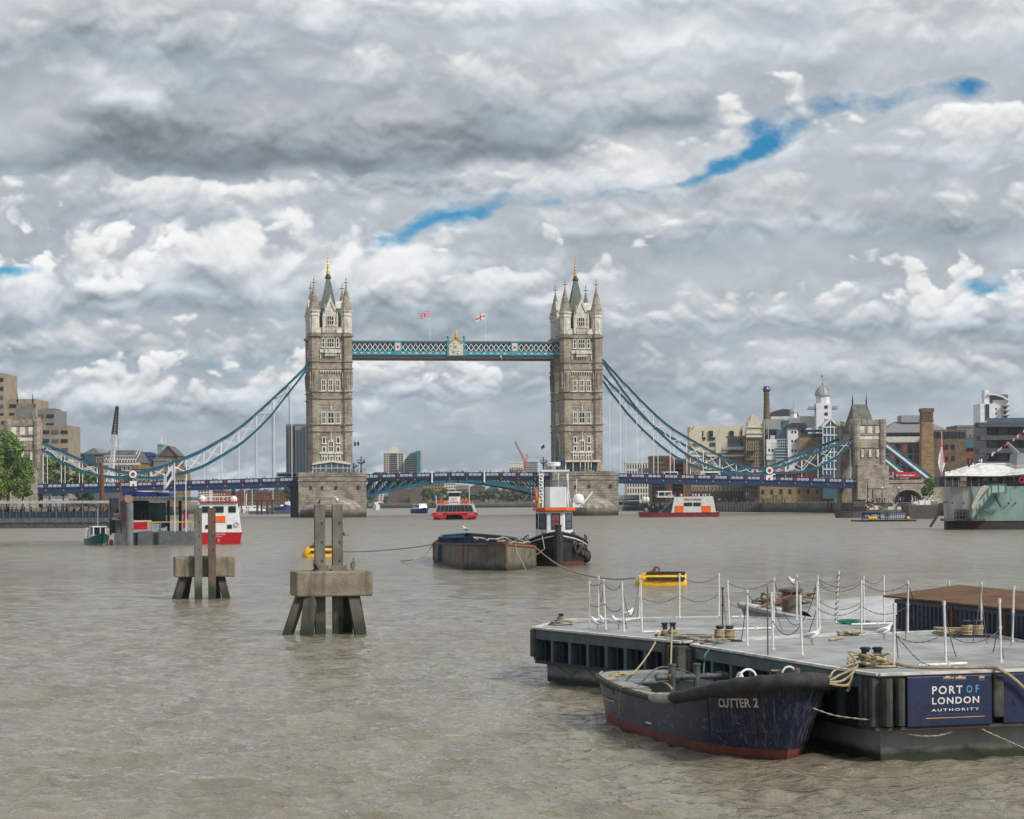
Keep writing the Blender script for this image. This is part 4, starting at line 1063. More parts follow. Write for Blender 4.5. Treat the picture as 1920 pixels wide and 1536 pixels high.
m = MB(); lattice_mast(m, ZP(206, 905, 720) - L, ZP(213, 838, 720) - L, 1.05, 12, .28); lattice_mast(m, ZP(213, 838, 720) - L, ZP(217, 815, 720) - L, .95, 5, .24); m.build('jib', WHITE, cr)
m = MB(); lattice_mast(m, ZP(214.5, 815, 720) - L, ZP(219.5, 765, 720) - L, .8, 10, .3); m.ball(ZP(219.5, 765, 720) - L, .7); m.build('jib_head', BLACK, cr)
m = MB(); m.bar(ZP(219, 767, 720) - L, ZP(224, 905, 720) - L, .1); m.bar(ZP(218, 767, 720) - L, ZP(207, 830, 720) - L, .1); m.build('cable', BLACK, cr)
m = MB(); q = ZP(202, 906, 720) - L; m.box(q.x - 4, q.x + 4, -3, 3, 3.4, q.z, 0); m.build('machine_house', GREYM, cr)
# --- buildings seen through the middle span
for i, (lab, x0, x1, yt, mt_, nx, nz, rf, rh) in enumerate((
        ('dark brick wharf block seen beside the left pier under the truss', 688, 706, 917, BRICKB, 3, 5, 'flat', 0),
        ('white narrow building under the left half of the bascule truss', 706, 718, 922, OFFW, 2, 4, 'flat', 0),
        ('long white and brown terrace under the left half of the truss', 728, 768, 918, BRICKB, 9, 5, 'mansard', 4),
        ('tan brick warehouse right of the long terrace under the truss', 768, 792, 911, BRICKB, 5, 6, 'flat', 0),
        ('yellow brick warehouse with arched openings under the truss', 790, 832, 905, BRICK, 7, 5, 'flat', 0),
        ('modern white block beside the yellow warehouse under the truss', 830, 855, 904, OFFW, 5, 6, 'flat', 0),
        ('terrace of tan roofed houses above the riverside trees', 855, 880, 918, BRICK, 4, 2, 'ridge', 8),
        ('dark roofed houses right of the tan roofed terrace', 880, 910, 914, BRICKB, 5, 3, 'gable', 7),
        ('grey roofed house left of the red gabled house', 912, 936, 918, GREYC, 3, 2, 'gable', 8),
        ('red brick house with steep gable above the riverside trees', 936, 953, 922, BRICKR, 3, 3, 'gable', 7),
        ('low brown houses right of the red gabled house', 953, 1000, 920, BRICKB, 7, 2, 'ridge', 5))):
    bld(lab, x0, x1, yt, 1475 + (i % 3) * 12, 16, mt_, nx, nz, .5, .45, GLASS if mt_ is not BRICKB else GLV[1], roof=rf, rh=rh, rmat=[GREYSL, BRICKR][i == 9])
# --- right bank, from the right pier outwards
GRN = mat('green_panel', (.25, .33, .3))
b_ = bld('white modern office with tall dark windows right of the right pier', 1175, 1224, 867, 1010, 20, OFFW, 10, 6, .45, .7, GLASS)
part_box(b_, 'pale_roof_box', mat('pale_green_panel', (.42, .48, .46)), 1198, 1223, 878, 886, 985, 12)
b_ = bld('brown brick and red panelled block behind the right chain', 1222, 1256, 856, 960, 24, BRICKB, 6, 9, .6, .55, GLASS)
b_ = bld('dark glass block with orange red corner bays behind the right chain', 1254, 1298, 862, 930, 24, BRICKB, 8, 8, .7, .6, GLASS)
REDP = mat('rust_red_panel', (.38, .085, .04), (.28, .06, .03))
part_box(b_, 'red_bay', REDP, 1255, 1262, 856, 940, 928.5, 3); part_box(b_, 'red_bay', REDP, 1281, 1297, 860, 940, 928, 3)
for j in range(8): part_box(b_, 'balcony', BLACK, 1263, 1280, 868 + j * 9, 870 + j * 9, 927, 2.5)
wh = bld('long ochre brick wharf warehouse with cream penthouse behind the chain', 1296, 1402, 850, 870, 30, BRICK, 15, 6, .38, .55, GLASS, OFFW)
part_box(wh, 'penthouse', CREAM, 1294, 1400, 800, 850, 880, 14)
m = MB(); L = wh.location
q = [ZP(x, y, 879) - L for x, y in ((1292, 832), (1292, 812), (1300, 804), (1303, 797), (1307, 803), (1316, 805), (1316, 832))]
m.slab([(v.x, v.z) for v in q], q[0].y, q[0].y + 3); m.build('cream_gable', CREAM, wh); m = MB()
q = [ZP(x, y, 879) - L for x, y in ((1392, 832), (1392, 803), (1395, 797), (1399, 797), (1399, 832))]; m.slab([(v.x, v.z) for v in q], q[0].y, q[0].y + 3); m.build('cream_gable', CREAM, wh)
for x in (1311, 1329, 1368, 1390): part_box(wh, 'window', GLASS, x, x + 8, 808, 818, 879.4, 1)
for x in (1311, 1329): part_box(wh, 'window', GLASS, x, x + 12, 820, 824, 879.4, 1)
part_box(wh, 'glazed_attic', GLASSB, 1330, 1400, 830, 838, 872, 3); part_box(wh, 'grey_roof', GREYSL, 1362, 1400, 818, 832, 875, 4)
m = MB(); q = [ZP(x, y, 869) - L for x, y in ((1342, 850), (1342, 826), (1345, 818), (1350, 806), (1355, 818), (1364, 822), (1364, 850))]; m.slab([(v.x, v.z) for v in q], q[0].y, q[0].y + 3); m.build('cream_gable', CREAM, wh)
part_box(wh, 'cornice', OFFW, 1356, 1402, 838, 843, 868.3, 2); part_box(wh, 'cornice', OFFW, 1296, 1402, 853, 856, 869, 2)
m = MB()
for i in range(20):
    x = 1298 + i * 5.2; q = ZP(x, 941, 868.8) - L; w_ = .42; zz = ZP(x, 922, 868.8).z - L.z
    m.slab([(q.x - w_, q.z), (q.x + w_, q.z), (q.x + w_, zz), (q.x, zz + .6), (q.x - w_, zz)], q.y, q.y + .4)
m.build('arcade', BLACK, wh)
cg = bld('tall brown brick warehouse with cream gabled top beside the chimney', 1398, 1431, 818, 862, 26, BRICKB, 5, 9, .4, .55, GLASS, CREAM)
L = cg.location; m = MB()
q = [ZP(x, y, 861.5) - L for x, y in ((1400, 822), (1400, 808), (1402, 806), (1403, 790), (1406, 788), (1409, 779), (1414, 776), (1419, 782), (1424, 790), (1430, 792), (1431, 822))]
m.slab([(v.x, v.z) for v in q], q[0].y, q[0].y + 8); m.build('cream_gable', CREAM, cg)
for y in (800, 811, 818): part_box(cg, 'cornice', OFFW, 1399, 1431, y, y + 1.8, 861, 1)
for j in range(5): part_box(cg, 'balcony', BLACK, 1400, 1416, 846 + j * 16, 848 + j * 16, 860.3, 1.5)
for x in (1432.5, 1440): part_box(cg, 'drain_pipe', mat('pale_pink_pipe', (.5, .38, .32)), x, x + 2.2, 790, 940, 860.5, 1)
ch = thing('chimney', 'tall round brick chimney with dark blue cap', 'chimney', ZP(1438.5, 937, 875)); L = ch.location; L.z = 3.4
def zat(px, py, z): return ZP(px, py, z).z - 3.4
m = MB(); m.lathe((0, 0, 0), [(1.6, 0), (1.35, zat(1438, 780, 875)), (1.1, zat(1438, 735, 875))], 12)
for i in range(5): z_ = zat(1438, 735 + i * 9 + 6, 875); m.lathe((0, 0, z_), [(1.1, 0), (1.3, .05), (1.3, .3), (1.1, .35)], 12)
m.build('stack', BRICKB, ch); m = MB(); m.lathe((0, 0, zat(1438, 735, 875)), [(1.1, 0), (1.5, .3), (1.5, 1.0), (1.15, 2.0), (1.15, 2.3)], 12); m.build('cap', mat('blue_glaze', (.03, .04, .14), rough=.3), ch)
ab = thing('brewhouse', 'white clad former brewhouse with dark boiler roof and steel sheeting', 'building', ZP(1480, 937, 866)); ab.location.z = 3.4; L = ab.location
SHEET = mat('zinc_sheet', (.30, .32, .33), (.22, .235, .24), rough=.5, streak=.4); DROOF = mat('dark_roof', (.035, .038, .042), rough=.7)
WCLAD = mat('white_weatherboard', (.70, .72, .74), (.6, .62, .64), streak=.2)
q = [ZP(x, y, 880) - L for x, y in ((1445, 786), (1446, 775), (1455, 770), (1468, 767), (1482, 768), (1495, 772), (1500, 786))]
m = MB(); m.slab([(v.x, v.z) for v in q], q[0].y, q[0].y + 16); m.build('roof', DROOF, ab)
for nm, mt_, x0, x1, y0, y1, z, dp in (('upper_storey', OFFW, 1446, 1540, 781, 800, 876, 14), ('sheet_wall', SHEET, 1436, 1470, 786, 806, 864, 12), ('blue_glazing', GLASSB, 1467, 1479, 788, 806, 863.5, 2), ('grey_bay', SHEET, 1479, 1500, 784, 806, 863.8, 2),
                                        ('glass_storey', GLASS, 1438, 1460, 805, 816, 863.6, 3), ('blue_glazing', GLASSB, 1456, 1478, 806, 840, 862, 6), ('white_bay', WCLAD, 1437, 1456, 824, 862, 860, 8), ('white_tower_bay', WCLAD, 1477, 1497, 802, 871, 858, 9),
                                        ('white_wall', WCLAD, 1496, 1515, 802, 826, 861, 8), ('glazed_stair', GLASSB, 1454, 1477, 840, 868, 859, 8), ('lower_wall', WCLAD, 1438, 1480, 862, 945, 861, 8), ('brick_base', BRICK, 1425, 1580, 905, 945, 852, 12),
                                        ('upper_glass', GLASSB, 1484, 1495, 787, 794, 875.5, 1), ('yellow_wall', BRICK, 1497, 1546, 820, 912, 856, 12), ('railed_terrace', NAVY, 1505, 1548, 806, 809, 858, 8)):
    part_box(ab, nm, mt_, x0, x1, y0, y1, z, dp)
m = MB()
for i in range(7): x = 1457 + i * 3.4; m.bar(ZP(x, 822, 861.6) - L, ZP(x, 868, 858.7) - L, .18)
for i in range(9): y = 824 + i * 5.3; m.bar(ZP(1454, y, 858.8) - L, ZP(1478, y, 858.8) - L, .18)
for i in range(20): x = 1438 + i * .9; m.bar(ZP(x, 850, 859.8) - L, ZP(x, 853, 859.8) - L, .1)
m.build('glazing_bars', WHITE, ab)
for x, y, z in ((1484, 808, 857.9), (1490, 808, 857.9), (1484, 825, 857.9), (1490, 825, 857.9), (1484, 843, 857.9), (1490, 843, 857.9), (1441, 842, 859.9), (1447, 842, 859.9), (1502, 808, 860.9), (1509, 808, 860.9)): part_box(ab, 'window', GLASS, x, x + 3.2, y, y + 4.5, z, .4)
for i in range(9): part_box(ab, 'window', GLASS, 1428 + i * 17, 1433 + i * 17, 918, 926, 851.8, .4)
for x0, x1, y in ((1476, 1514, 802), (1500, 1545, 822)):
    q = [ZP(x0, y, 857.5) - L, ZP(x1, y, 857.5) - L]; m = MB()
    m.slab([(q[0].x - .3, q[0].z), (q[1].x + .3, q[1].z), (q[1].x - 1, q[1].z + 1.9), (q[0].x + 2, q[0].z + 1.9)], q[0].y - .3, q[0].y + 8); m.build('roof', DROOF, ab)
m = MB(); c = ZP(1488, 782, 872) - L; k = c.z
m.lathe((c.x, c.y, 0), [(1.5, k - 3), (1.5, k + 1.8)], 8); m.build('cupola', WHITE, ab); m = MB(); m.lathe((c.x, c.y, 0), [(1.9, k + 1.8), (1.5, k + 2.7), (.5, k + 3.6), (.12, k + 4.2), (.05, k + 7)], 8); m.build('cupola_dome', SHEET, ab)
wt = thing('white_tower', 'white boarded tower with ribbed grey dome and weathervane beside the brewhouse', 'tower', ZP(1544, 937, 872)); wt.location.z = 3.4; L = wt.location
kz = lambda y: zat(1543, y, 872)
m = MB(); m.box(-3.1, 3.1, -3, 3, kz(860), kz(757)); m.box(-4.2, -1.2, -1, 3, kz(860), kz(800)); m.build('shaft', WCLAD, wt)
m = MB(); m.lathe((0, 0, 0), [(2.9, kz(757)), (2.9, kz(743)), (3.1, kz(742.5))], 8, rot=.39); m.build('lantern', WCLAD, wt)
m = MB(); m.lathe((0, 0, 0), [(3.3, kz(742.5)), (3.3, kz(741)), (2.95, kz(736)), (2.3, kz(730)), (1.4, kz(726)), (.4, kz(723)), (.25, kz(720)), (.5, kz(719)), (.1, kz(717)), (.07, kz(706))], 16)
for i in range(8):
    a = i * math.pi / 4; m.tube([(math.cos(a) * r_, math.sin(a) * r_, kz(y) + .06) for r_, y in ((3.2, 741), (2.98, 736), (2.33, 730), (1.43, 726), (.4, 723))], .12, 4)
m.build('dome', SHEET, wt, smooth=True); m = MB(); m.bar((-.9, 0, kz(712)), (.9, 0, kz(712)), .12); m.box(-.7, .1, -.05, .05, kz(707), kz(704)); m.build('weathervane', REDP, wt)
m = MB(); m.box(-6.3, -3.1, -2, 2, kz(768), kz(767)); m.box(3.1, 5.6, -2, 2, kz(768), kz(767)); 
for x in np.linspace(-6.3, -3.1, 7): m.bar((x, -2, kz(768)), (x, -2, kz(763)), .14)
for x in np.linspace(3.1, 5.6, 6): m.bar((x, -2, kz(768)), (x, -2, kz(763)), .14)
for a, b in ((-6.3, -3.1), (3.1, 5.6)): m.bar((a, -2, kz(763)), (b, -2, kz(763)), .16); m.bar((a, -2, kz(765.5)), (b, -2, kz(765.5)), .12)
m.build('balcony', NAVY, wt)
for y in (764, 777, 790): 
    m = MB(); m.box(.2, 1.5, -3.08, -2.9, kz(y + 3), kz(y - 3)); m.build('window', GLASS, wt)
gg = thing('glass_house', 'narrow glazed atrium with gabled top beside the right abutment tower', 'building', ZP(1557, 937, 845)); gg.location.z = 3.4; L = gg.location
q = [ZP(x, y, 845) - L for x, y in ((1543, 935), (1571, 935), (1571, 798), (1557, 786), (1543, 800))]; m = MB(); m.slab([(v.x, v.z) for v in q], 0, 14); m.build('glazing', GLASSB, gg)
m = MB(); q = [ZP(x, y, 844.8) - L for x, y in ((1542, 801), (1557, 785), (1572, 799))]; m.bar(q[0], q[1], .6); m.bar(q[1], q[2], .6)
for x in (1543, 1550, 1557, 1564, 1571): m.bar(ZP(x, 801 if x != 1557 else 788, 844.8) - L, ZP(x, 890, 844.8) - L, .3)
for y in (801, 816, 832, 848, 864, 880): m.bar(ZP(1543, y, 844.7) - L, ZP(1571, y, 844.7) - L, .45)
m.build('frame', WHITE, gg)
# right of the abutment tower
ob = bld('grey roofed office with red brick and concrete grid behind the tie bars', 1655, 1785, 811, 760, 24, OFFW, 0, 0, roof='hip', rh=22, rmat=GREYC)
part_box(ob, 'glass_storey', GLASS, 1655, 1785, 812, 820, 759, 1); part_box(ob, 'plant_room', SHEET, 1690, 1727, 779, 792, 768, 8); part_box(ob, 'white_beam', OFFW, 1655, 1785, 819, 829, 758.5, 2)
for j in range(4):
    for i in range(11):
        x = 1657 + i * 11.6; y = 833 + j * 20
        part_box(ob, 'brick_panel' if i % 2 else 'window', BRICKR if i % 2 else GLASS, x, x + 7.4, y, y + 16, 758.9, 1.5)
ck = thing('chimney', 'square yellow brick chimney with dark corbelled top', 'chimney', ZP(1738, 937, 735)); ck.location.z = 3.4; L = ck.location
k_ = lambda y: zat(1738, y, 735); m = MB(); m.prism([(-2.3, -2.3), (2.3, -2.3), (2.3, 2.3), (-2.3, 2.3)], 0, k_(788), 0, [(-1.95, -1.95), (1.95, -1.95), (1.95, 1.95), (-1.95, 1.95)]); m.build('shaft', BRICK, ck)
m = MB(); m.box(-1.95, 1.95, -1.95, 1.95, k_(788), k_(772)); m.box(-2.15, 2.15, -2.15, 2.15, k_(790), k_(787)); m.box(-2.2, 2.2, -2.2, 2.2, k_(773), k_(766))
for x in (-1.5, -.5, .5, 1.5): m.box(x - .2, x + .2, -2.15, 2.15, k_(787), k_(773))
m.build('corbelled_top', BRICKB, ck)
bb = bld('plain brown brick block with arched windows right of the square chimney', 1751, 1811, 808, 745, 20, BRICKB, 0, 0)
m = MB(); L = bb.location
for i in range(9): q = ZP(1754 + i * 6.8, 820, 744.6) - L; m.slab([(q.x - .45, q.z), (q.x + .45, q.z), (q.x + .45, q.z + 1.6), (q.x, q.z + 2.1), (q.x - .45, q.z + 1.6)], q.y, q.y + .5)
m.build('corbel_arches', BLACK, bb)
for x in (1775, 1787):
    for y in (838, 860):
        m = MB(); q = ZP(x, y, 744.8) - L; m.slab([(q.x - .6, q.z - .8), (q.x + .6, q.z - .8), (q.x + .6, q.z + .6), (q.x, q.z + 1.1), (q.x - .6, q.z + .6)], q.y, q.y + .4); m.build('window', GLASS, bb)
bld('pale flat roofed block behind the brown brick block', 1795, 1850, 799, 820, 20, GREYC, 8, 3, .6, .4, GLV[1])
b_ = bld('red brick block with blue glazed top storey', 1811, 1842, 822, 770, 18, BRICKR, 4, 4, .5, .5, GLASS); part_box(b_, 'blue_storey', GLASSB, 1811, 1850, 823, 840, 769, 2)
wt2 = thing('apartment_tower', 'white apartment tower with curved roof at the far right', 'building', ZP(1866, 937, 1000)); wt2.location.z = 3.4
for nm, mt_, x0, x1, y0, y1, z, dp in (('wall', WHITE, 1838, 1864, 757, 935, 1000, 15), ('wall', WHITE, 1862, 1893, 750, 935, 1003, 14), ('fin', WHITE, 1846, 1855, 731, 760, 1002, 6), ('glass_top', GLV[1], 1856, 1890, 740, 752, 1004, 10)): part_box(wt2, nm, mt_, x0, x1, y0, y1, z, dp)
L = wt2.location; q = [ZP(x, y, 1001) - L for x, y in ((1853, 741), (1853, 738), (1866, 738.5), (1880, 742), (1893, 750), (1893, 753), (1880, 745), (1866, 741))]; m = MB(); m.slab([(v.x, v.z) for v in q], q[0].y, q[0].y + 15); m.build('roof', WHITE, wt2)
for x, y0, y1 in ((1848, 758, 788), (1852, 758, 788)): part_box(wt2, 'stair_glazing', GLASS, x, x + 3, y0, y1, 999.6, 1)
for j in range(4):
    part_box(wt2, 'balcony', GREYC, 1880, 1893, 760 + j * 9, 762 + j * 9, 1000.5, 3); part_box(wt2, 'window', GLASS, 1882, 1887, 762.5 + j * 9, 767 + j * 9, 1002.7, .5); part_box(wt2, 'window', GLASS, 1867, 1869.5, 765 + j * 9, 768 + j * 9, 1002.7, .5)
ga = thing('apartment_block', 'dark grey modern apartment block with long balconies at the right edge', 'building', ZP(1890, 937, 640)); ga.location.z = 3.4
part_box(ga, 'wall', GREYC, 1850, 1990, 792, 935, 640, 18)
for j in range(5):
    y = 792 + j * 24.5; part_box(ga, 'balcony', mat('charcoal_cladding', (.085, .085, .09), (.06, .06, .065)), 1836 + (j % 2) * 3, 1990, y, y + 8, 634, 6)
    for i in range(7): part_box(ga, 'window', GLV[(i + j) % 2], 1853 + i * 20, 1869 + i * 20, y + 9, y + 23, 639.6, .5)
part_box(ga, 'glass_rail', GLASSB, 1850, 1990, 784, 791, 641, .3)

# --- quay details on the right bank beyond the bridge: piles and terrace people
rs = random.Random(5)
for i in range(44):
    m = MB()
    x = 1345 + i * 5.4; a, b = ray(x, 940); z = 842 - i * 2.1 if i < 30 else 779 - (i - 30) * 3.4; top = rs.uniform(2.6, 4.4) + (2.2 if 12 < i < 24 else 0)
    m.box(a * z - .3, a * z + .3, z - 4, z - 3.4, -1, top); m.build('timber_pile', TIMBER, label='dark timber pile in the row along the foot of the right quay', cat='pile', group='timber piles along the right quay')

# ================================================================ trees
LEAF = [mat('leaf_light', (.15, .23, .035), (.09, .155, .025), scale=.6, bump=0), mat('leaf_dark', (.065, .12, .022), (.04, .08, .016), scale=.6, bump=0),
        mat('leaf_far', (.075, .115, .05), (.048, .075, .036), scale=.3, bump=0)]
BARK = mat('bark', (.10, .08, .055), (.06, .05, .035))
def leaf_cloud(rs, rx, ry, h0, h1, n, sz, lobes, dens=.62):
    cs = []
    for i in range(lobes):
        a = rs.rand() * 6.28; f = rs.rand() ** .5; zz = h0 + (h1 - h0) * (.12 + .80 * rs.rand()); t = (zz - h0) / (h1 - h0)
        k = math.sin(math.pi * min(1, .12 + t * .84)) ** .6
        cs.append((math.cos(a) * f * rx * .75 * k, math.sin(a) * f * ry * .75 * k, zz, (.20 + .20 * rs.rand()) * min(rx, (h1 - h0) * .7)))
    cs = np.array(cs)
    pick = cs[rs.randint(0, lobes, n)]
    d = rs.randn(n, 3); d /= np.linalg.norm(d, axis=1)[:, None]
    r_ = (dens + (1 - dens) * rs.rand(n)) ** .5
    p = pick[:, :3] + d * (pick[:, 3] * r_)[:, None] * np.array([1, 1, .8])
    nrm = d + rs.randn(n, 3) * .7; nrm /= np.linalg.norm(nrm, axis=1)[:, None]
    t1 = np.cross(nrm, rs.randn(n, 3)); t1 /= np.linalg.norm(t1, axis=1)[:, None]; t2 = np.cross(nrm, t1)
    s_ = (sz * (.6 + .8 * rs.rand(n)))[:, None]
    v = np.stack([p - t1 * s_, p - t2 * s_ * .6, p + t1 * s_, p + t2 * s_ * .6], 1).reshape(-1, 3)
    return v
def tree(label, loc, h, w, n=2600, sz=.35, mt_=(0, 1), seed=1, group=None, trunk=.28, name='tree', lobes=26):
    rs = np.random.RandomState(seed); T = thing(name, label, 'tree', loc, 0, group)
    v = leaf_cloud(rs, w / 2, w / 2, h * trunk * .75, h, n, sz, lobes)
    me = bpy.data.meshes.new('crown'); me.from_pydata(v.tolist(), [], np.arange(len(v)).reshape(-1, 4).tolist())
    me.materials.append(LEAF[mt_[0]]); me.materials.append(LEAF[mt_[1]])
    z = v.reshape(-1, 4, 3)[:, 0, 2]
    me.polygons.foreach_set('material_index', (rs.rand(n) > .55).astype(np.int32)); me.update()
    o_ = bpy.data.objects.new('crown', me); col.objects.link(o_); o_.parent = T
    m = MB(); m.tube([(0, 0, -.5), (.1, 0, h * .25), (0, .1, h * .5), (.2, 0, h * .75)], [w * .035 + .1, w * .03 + .08, w * .02 + .05, .06], 7)
    for i in range(6):
        a = i * 1.05 + seed; z0 = h * (.25 + .06 * i); m.tube([(0, 0, z0), (math.cos(a) * w * .18, math.sin(a) * w * .18, z0 + h * .12), (math.cos(a) * w * .34, math.sin(a) * w * .34, z0 + h * .26)], [w * .016 + .05, w * .011 + .03, .03], 5)
    m.build('trunk', BARK, T)
    return T
def tree_at(label, px, z, ytop, wpx, seed, far=False, **kw):
    p_ = ZP(px, ytop, z); h = p_.z - 3.5
    return tree(label, (p_.x, z, 3.5), h, wpx * z / F, seed=seed, mt_=(2, 2) if far else (0, 1), **kw)
tree_at('large green tree filling the left edge in front of the abutment tower', 14, 560, 803, 86, 3, n=7000, sz=.34, lobes=46, trunk=.2)
tree_at('bright green bushy tree cut by the left edge behind the gangway', -14, 540, 850, 70, 4, n=5000, sz=.32, lobes=34, trunk=.2)
tree_at('rounded tree low beside the large tree at the left edge', 42, 575, 850, 50, 5, n=4000, sz=.32, lobes=30, trunk=.2)
for i, (x, y, w_) in enumerate(((92, 848, 40), (118, 856, 42), (146, 872, 40), (168, 884, 34))):
    tree_at(['first', 'second', 'third', 'fourth'][i] + ' tree from the left in the row behind the left chain', x, 740, y, w_, 20 + i, n=2200, sz=.42, group='trees behind the left chain', trunk=.2)
for i in range(17):
    x = 797 + i * 13.2; tree_at('riverside tree on the far bank, number %d from the left in the long row under the middle span' % (i + 1) if False else ['pale', 'dark', 'round', 'tall', 'low', 'broad', 'small'][i % 7] + ' far bank tree ' + ('above the red cruise boat' if x < 880 else 'left of the thin flagstaff' if x < 892 else 'in the middle of the riverside row' if x < 940 else 'towards the tug end of the riverside row'),
        x, 1446, 916 + (i * 7 % 5), 19, 40 + i, True, n=420, sz=1.0, group='riverside trees under the middle span', trunk=.12, lobes=12)
tree_at('small dark tree beside the left pier under the truss', 694, 1440, 926, 16, 70, True, n=300, sz=.9, trunk=.1, lobes=10)
tree_at('small green tree left of the long terrace under the truss', 722, 1440, 930, 14, 71, True, n=300, sz=.9, trunk=.1, lobes=10)
tree_at('dark tree beside the left pier behind the marina', 545, 1040, 905, 30, 72, True, n=700, sz=.8, trunk=.15)
tree_at('green tree behind the gabled warehouses below the deck', 436, 1080, 914, 14, 73, True, n=400, sz=.7, trunk=.15)
tree_at('young green tree on the quay below the end of the tie bars', 1742, 640, 893, 30, 74, n=1500, sz=.3, trunk=.3)
# ================================================================ boats
def hull(m, st, k=(0, 1, 2), band=.25, deck=None, rows=(.0, .35, .7, 1.0), zb=-.6, flare=1.25, under=.8, cap_deck=True, stern=True):
    """st: stations from stern to bow (x_deck, x_water, half beam deck, half beam water, sheer); k = below, band, topside, deck"""
    lv = []
    for xd, xw, bd, bw, zs in st:
        r_ = [(xw, bw * under, zb), (xw, bw, 0.0)]
        t0 = band / zs
        for t in [t0] + [t0 + (1 - t0) * q for q in rows[1:]]:
            r_.append((xw + (xd - xw) * t, bw + (bd - bw) * t ** flare, zs * t))
        lv.append(r_)
    nr = len(lv[0]); ns = len(st)
    for sg in (-1, 1):
        vs = [(x, sg * y, z) for r_ in lv for x, y, z in r_]
        for j in range(nr - 1):
            kk = k[0] if j == 0 else (k[1] if j == 1 else k[2])
            fs = [(i * nr + j, (i + 1) * nr + j, (i + 1) * nr + j + 1, i * nr + j + 1) for i in range(ns - 1)]
            m.add(vs, fs, kk)
    if stern:
        vs = [(x, -y, z) for x, y, z in lv[0]] + [(x, y, z) for x, y, z in lv[0]]
        for j in range(nr - 1): m.add(vs, [(j, j + 1, nr + j + 1, nr + j)], k[0] if j == 0 else (k[1] if j == 1 else k[2]))
    if cap_deck:
        dz = deck or 0
        top = [(r_[-1][0], -r_[-1][1] * .97, r_[-1][2] - dz) for r_ in lv] + [(r_[-1][0], r_[-1][1] * .97, r_[-1][2] - dz) for r_ in lv]
        m.add(top, [(i, i + 1, ns + i + 1, ns + i) for i in range(ns - 1)], k[-1])
    return m
def hpt(st, x, t, sg, flare=1.25, out=0.0):          # a point on the topside: x along the deck line, t up the side
    for a, b in zip(st, st[1:]):
        if x <= b[0] or b is st[-1]:
            f = (x - a[0]) / (b[0] - a[0]); v = [a[i] + (b[i] - a[i]) * f for i in range(5)]; break
    xd, xw, bd, bw, zs = v
    return Vector((xw + (xd - xw) * t, sg * (bw + (bd - bw) * t ** flare + out), zs * t))
def along(p, q): d = Vector(q) - Vector(p); return math.atan2(d.y, d.x)
HULLG = mat('lighter_steel', (.17, .155, .125), (.09, .08, .065), scale=.8, streak=.7, rust=.35, algae=(.0, .7))
HULLK = mat('tug_black', (.018, .019, .022), (.035, .037, .04), rough=.5, scale=1.2, streak=.2)
ANTIF = mat('antifouling_red', (.19, .04, .028), (.11, .03, .022), scale=1.6, streak=.6, fleck=.2, algae=(-.02, .14))
RUSTM = mat('rusty_steel', (.24, .09, .04), (.15, .055, .028), scale=1.5, rough=.9, fleck=.3)
BLUEH = mat('hatch_blue', (.03, .09, .16), (.02, .06, .11), scale=1, rust=.6, streak=.3)

# --- tug
tz = WP(1047, 1062); tug = thing('tug_boat', 'black hulled tug with white wheelhouse and orange roof edge moored beside the lighter', 'tug', (tz.x, tz.y, 0), R(-88))
ST = [(-8.2, -8.0, 1.2, .9, 1.35), (-7.4, -7.2, 2.0, 1.7, 1.35), (-4, -4, 2.5, 2.4, 1.35), (0, 0, 2.65, 2.45, 1.5), (2.6, 2.4, 2.5, 2.1, 1.8), (4.3, 4.0, 2.0, 1.45, 2.15), (5.4, 5.0, 1.25, .75, 2.45), (5.95, 5.5, .5, .2, 2.65), (6.05, 5.6, .12, .08, 2.7)]
ST = [(a - 6.0, b - 6.0, c, d, e) for a, b, c, d, e in ST]
m = MB(); hull(m, ST, (0, 0, 1, 2), .35, .5); m.build('hull', [ANTIF, HULLK, GREYM], tug, smooth=True)
m = MB()
for sg in (-1, 1): m.tube([hpt(ST, x, 1.0, sg, out=.05) for x in np.linspace(-14.1, .04, 22)], .09, 6, 0); m.tube([hpt(ST, x, .9, sg, out=.06) for x in np.linspace(-14.1, .0, 22)], .05, 6, 1)
m.build('rubbing_strake', [BLACK, WHITE], tug)
m = MB(); m.tube([(.1, 0, -.3), (.15, 0, 1.2), (.22, 0, 2.7)], .38, 10); m.lathe((.1, 0, 2.6), [(.26, 0), (.26, .55), (.32, .6), (.32, .68)], 10); m.build('stem_fender', RUBBER, tug)
ty0 = None
tm = MB(); tm.torus((0, 0, 0), .36, .13, 'y', 16, 8)
for sg in (-1, 1):
    for x, t in ((-1.2, .62), (-2.1, .6), (-3.0, .58), (-3.9, .55), (-4.8, .52), (-5.7, .5), (-6.6, .5)):
        p_ = hpt(ST, x, t, sg, out=.14); q_ = hpt(ST, x - .3, t, sg, out=.14); a = math.atan2((p_ - q_).y, (p_ - q_).x)
        if ty0 is None: ty0 = tm.build('tyre_fender', RUBBER, tug, smooth=True); o_ = ty0
        else: o_ = inst(ty0, tug, p_)
        o_.location = p_; o_.rotation_euler = (0, 0, a)
    for i in range(2):
        o_ = inst(ty0, tug, hpt(ST, -7.5 - i * .7, .42, sg, out=.2)); o_.scale = (1.25, 1.6, 1.2)
m = MB()
for sg in (-1, 1):
    pts_ = [hpt(ST, x, 1.0, sg) for x in np.linspace(-5.5, -2.6, 8)]; m.tube([p_ + Vector((0, 0, .5)) for p_ in pts_], .04, 5)
    for p_ in pts_: m.bar(p_, p_ + Vector((0, 0, .5)), .06)
m.build('bulwark_rail', BLACK, tug)
m = MB(); z0 = .9
house = [(-9, -1.38), (-3.9, -1.38), (-3.3, -.7), (-3.3, .7), (-3.9, 1.38), (-9, 1.38)]
m.prism(house, z0, 4.35, 0); m.build('wheelhouse', WHITE, tug, bev=.03)
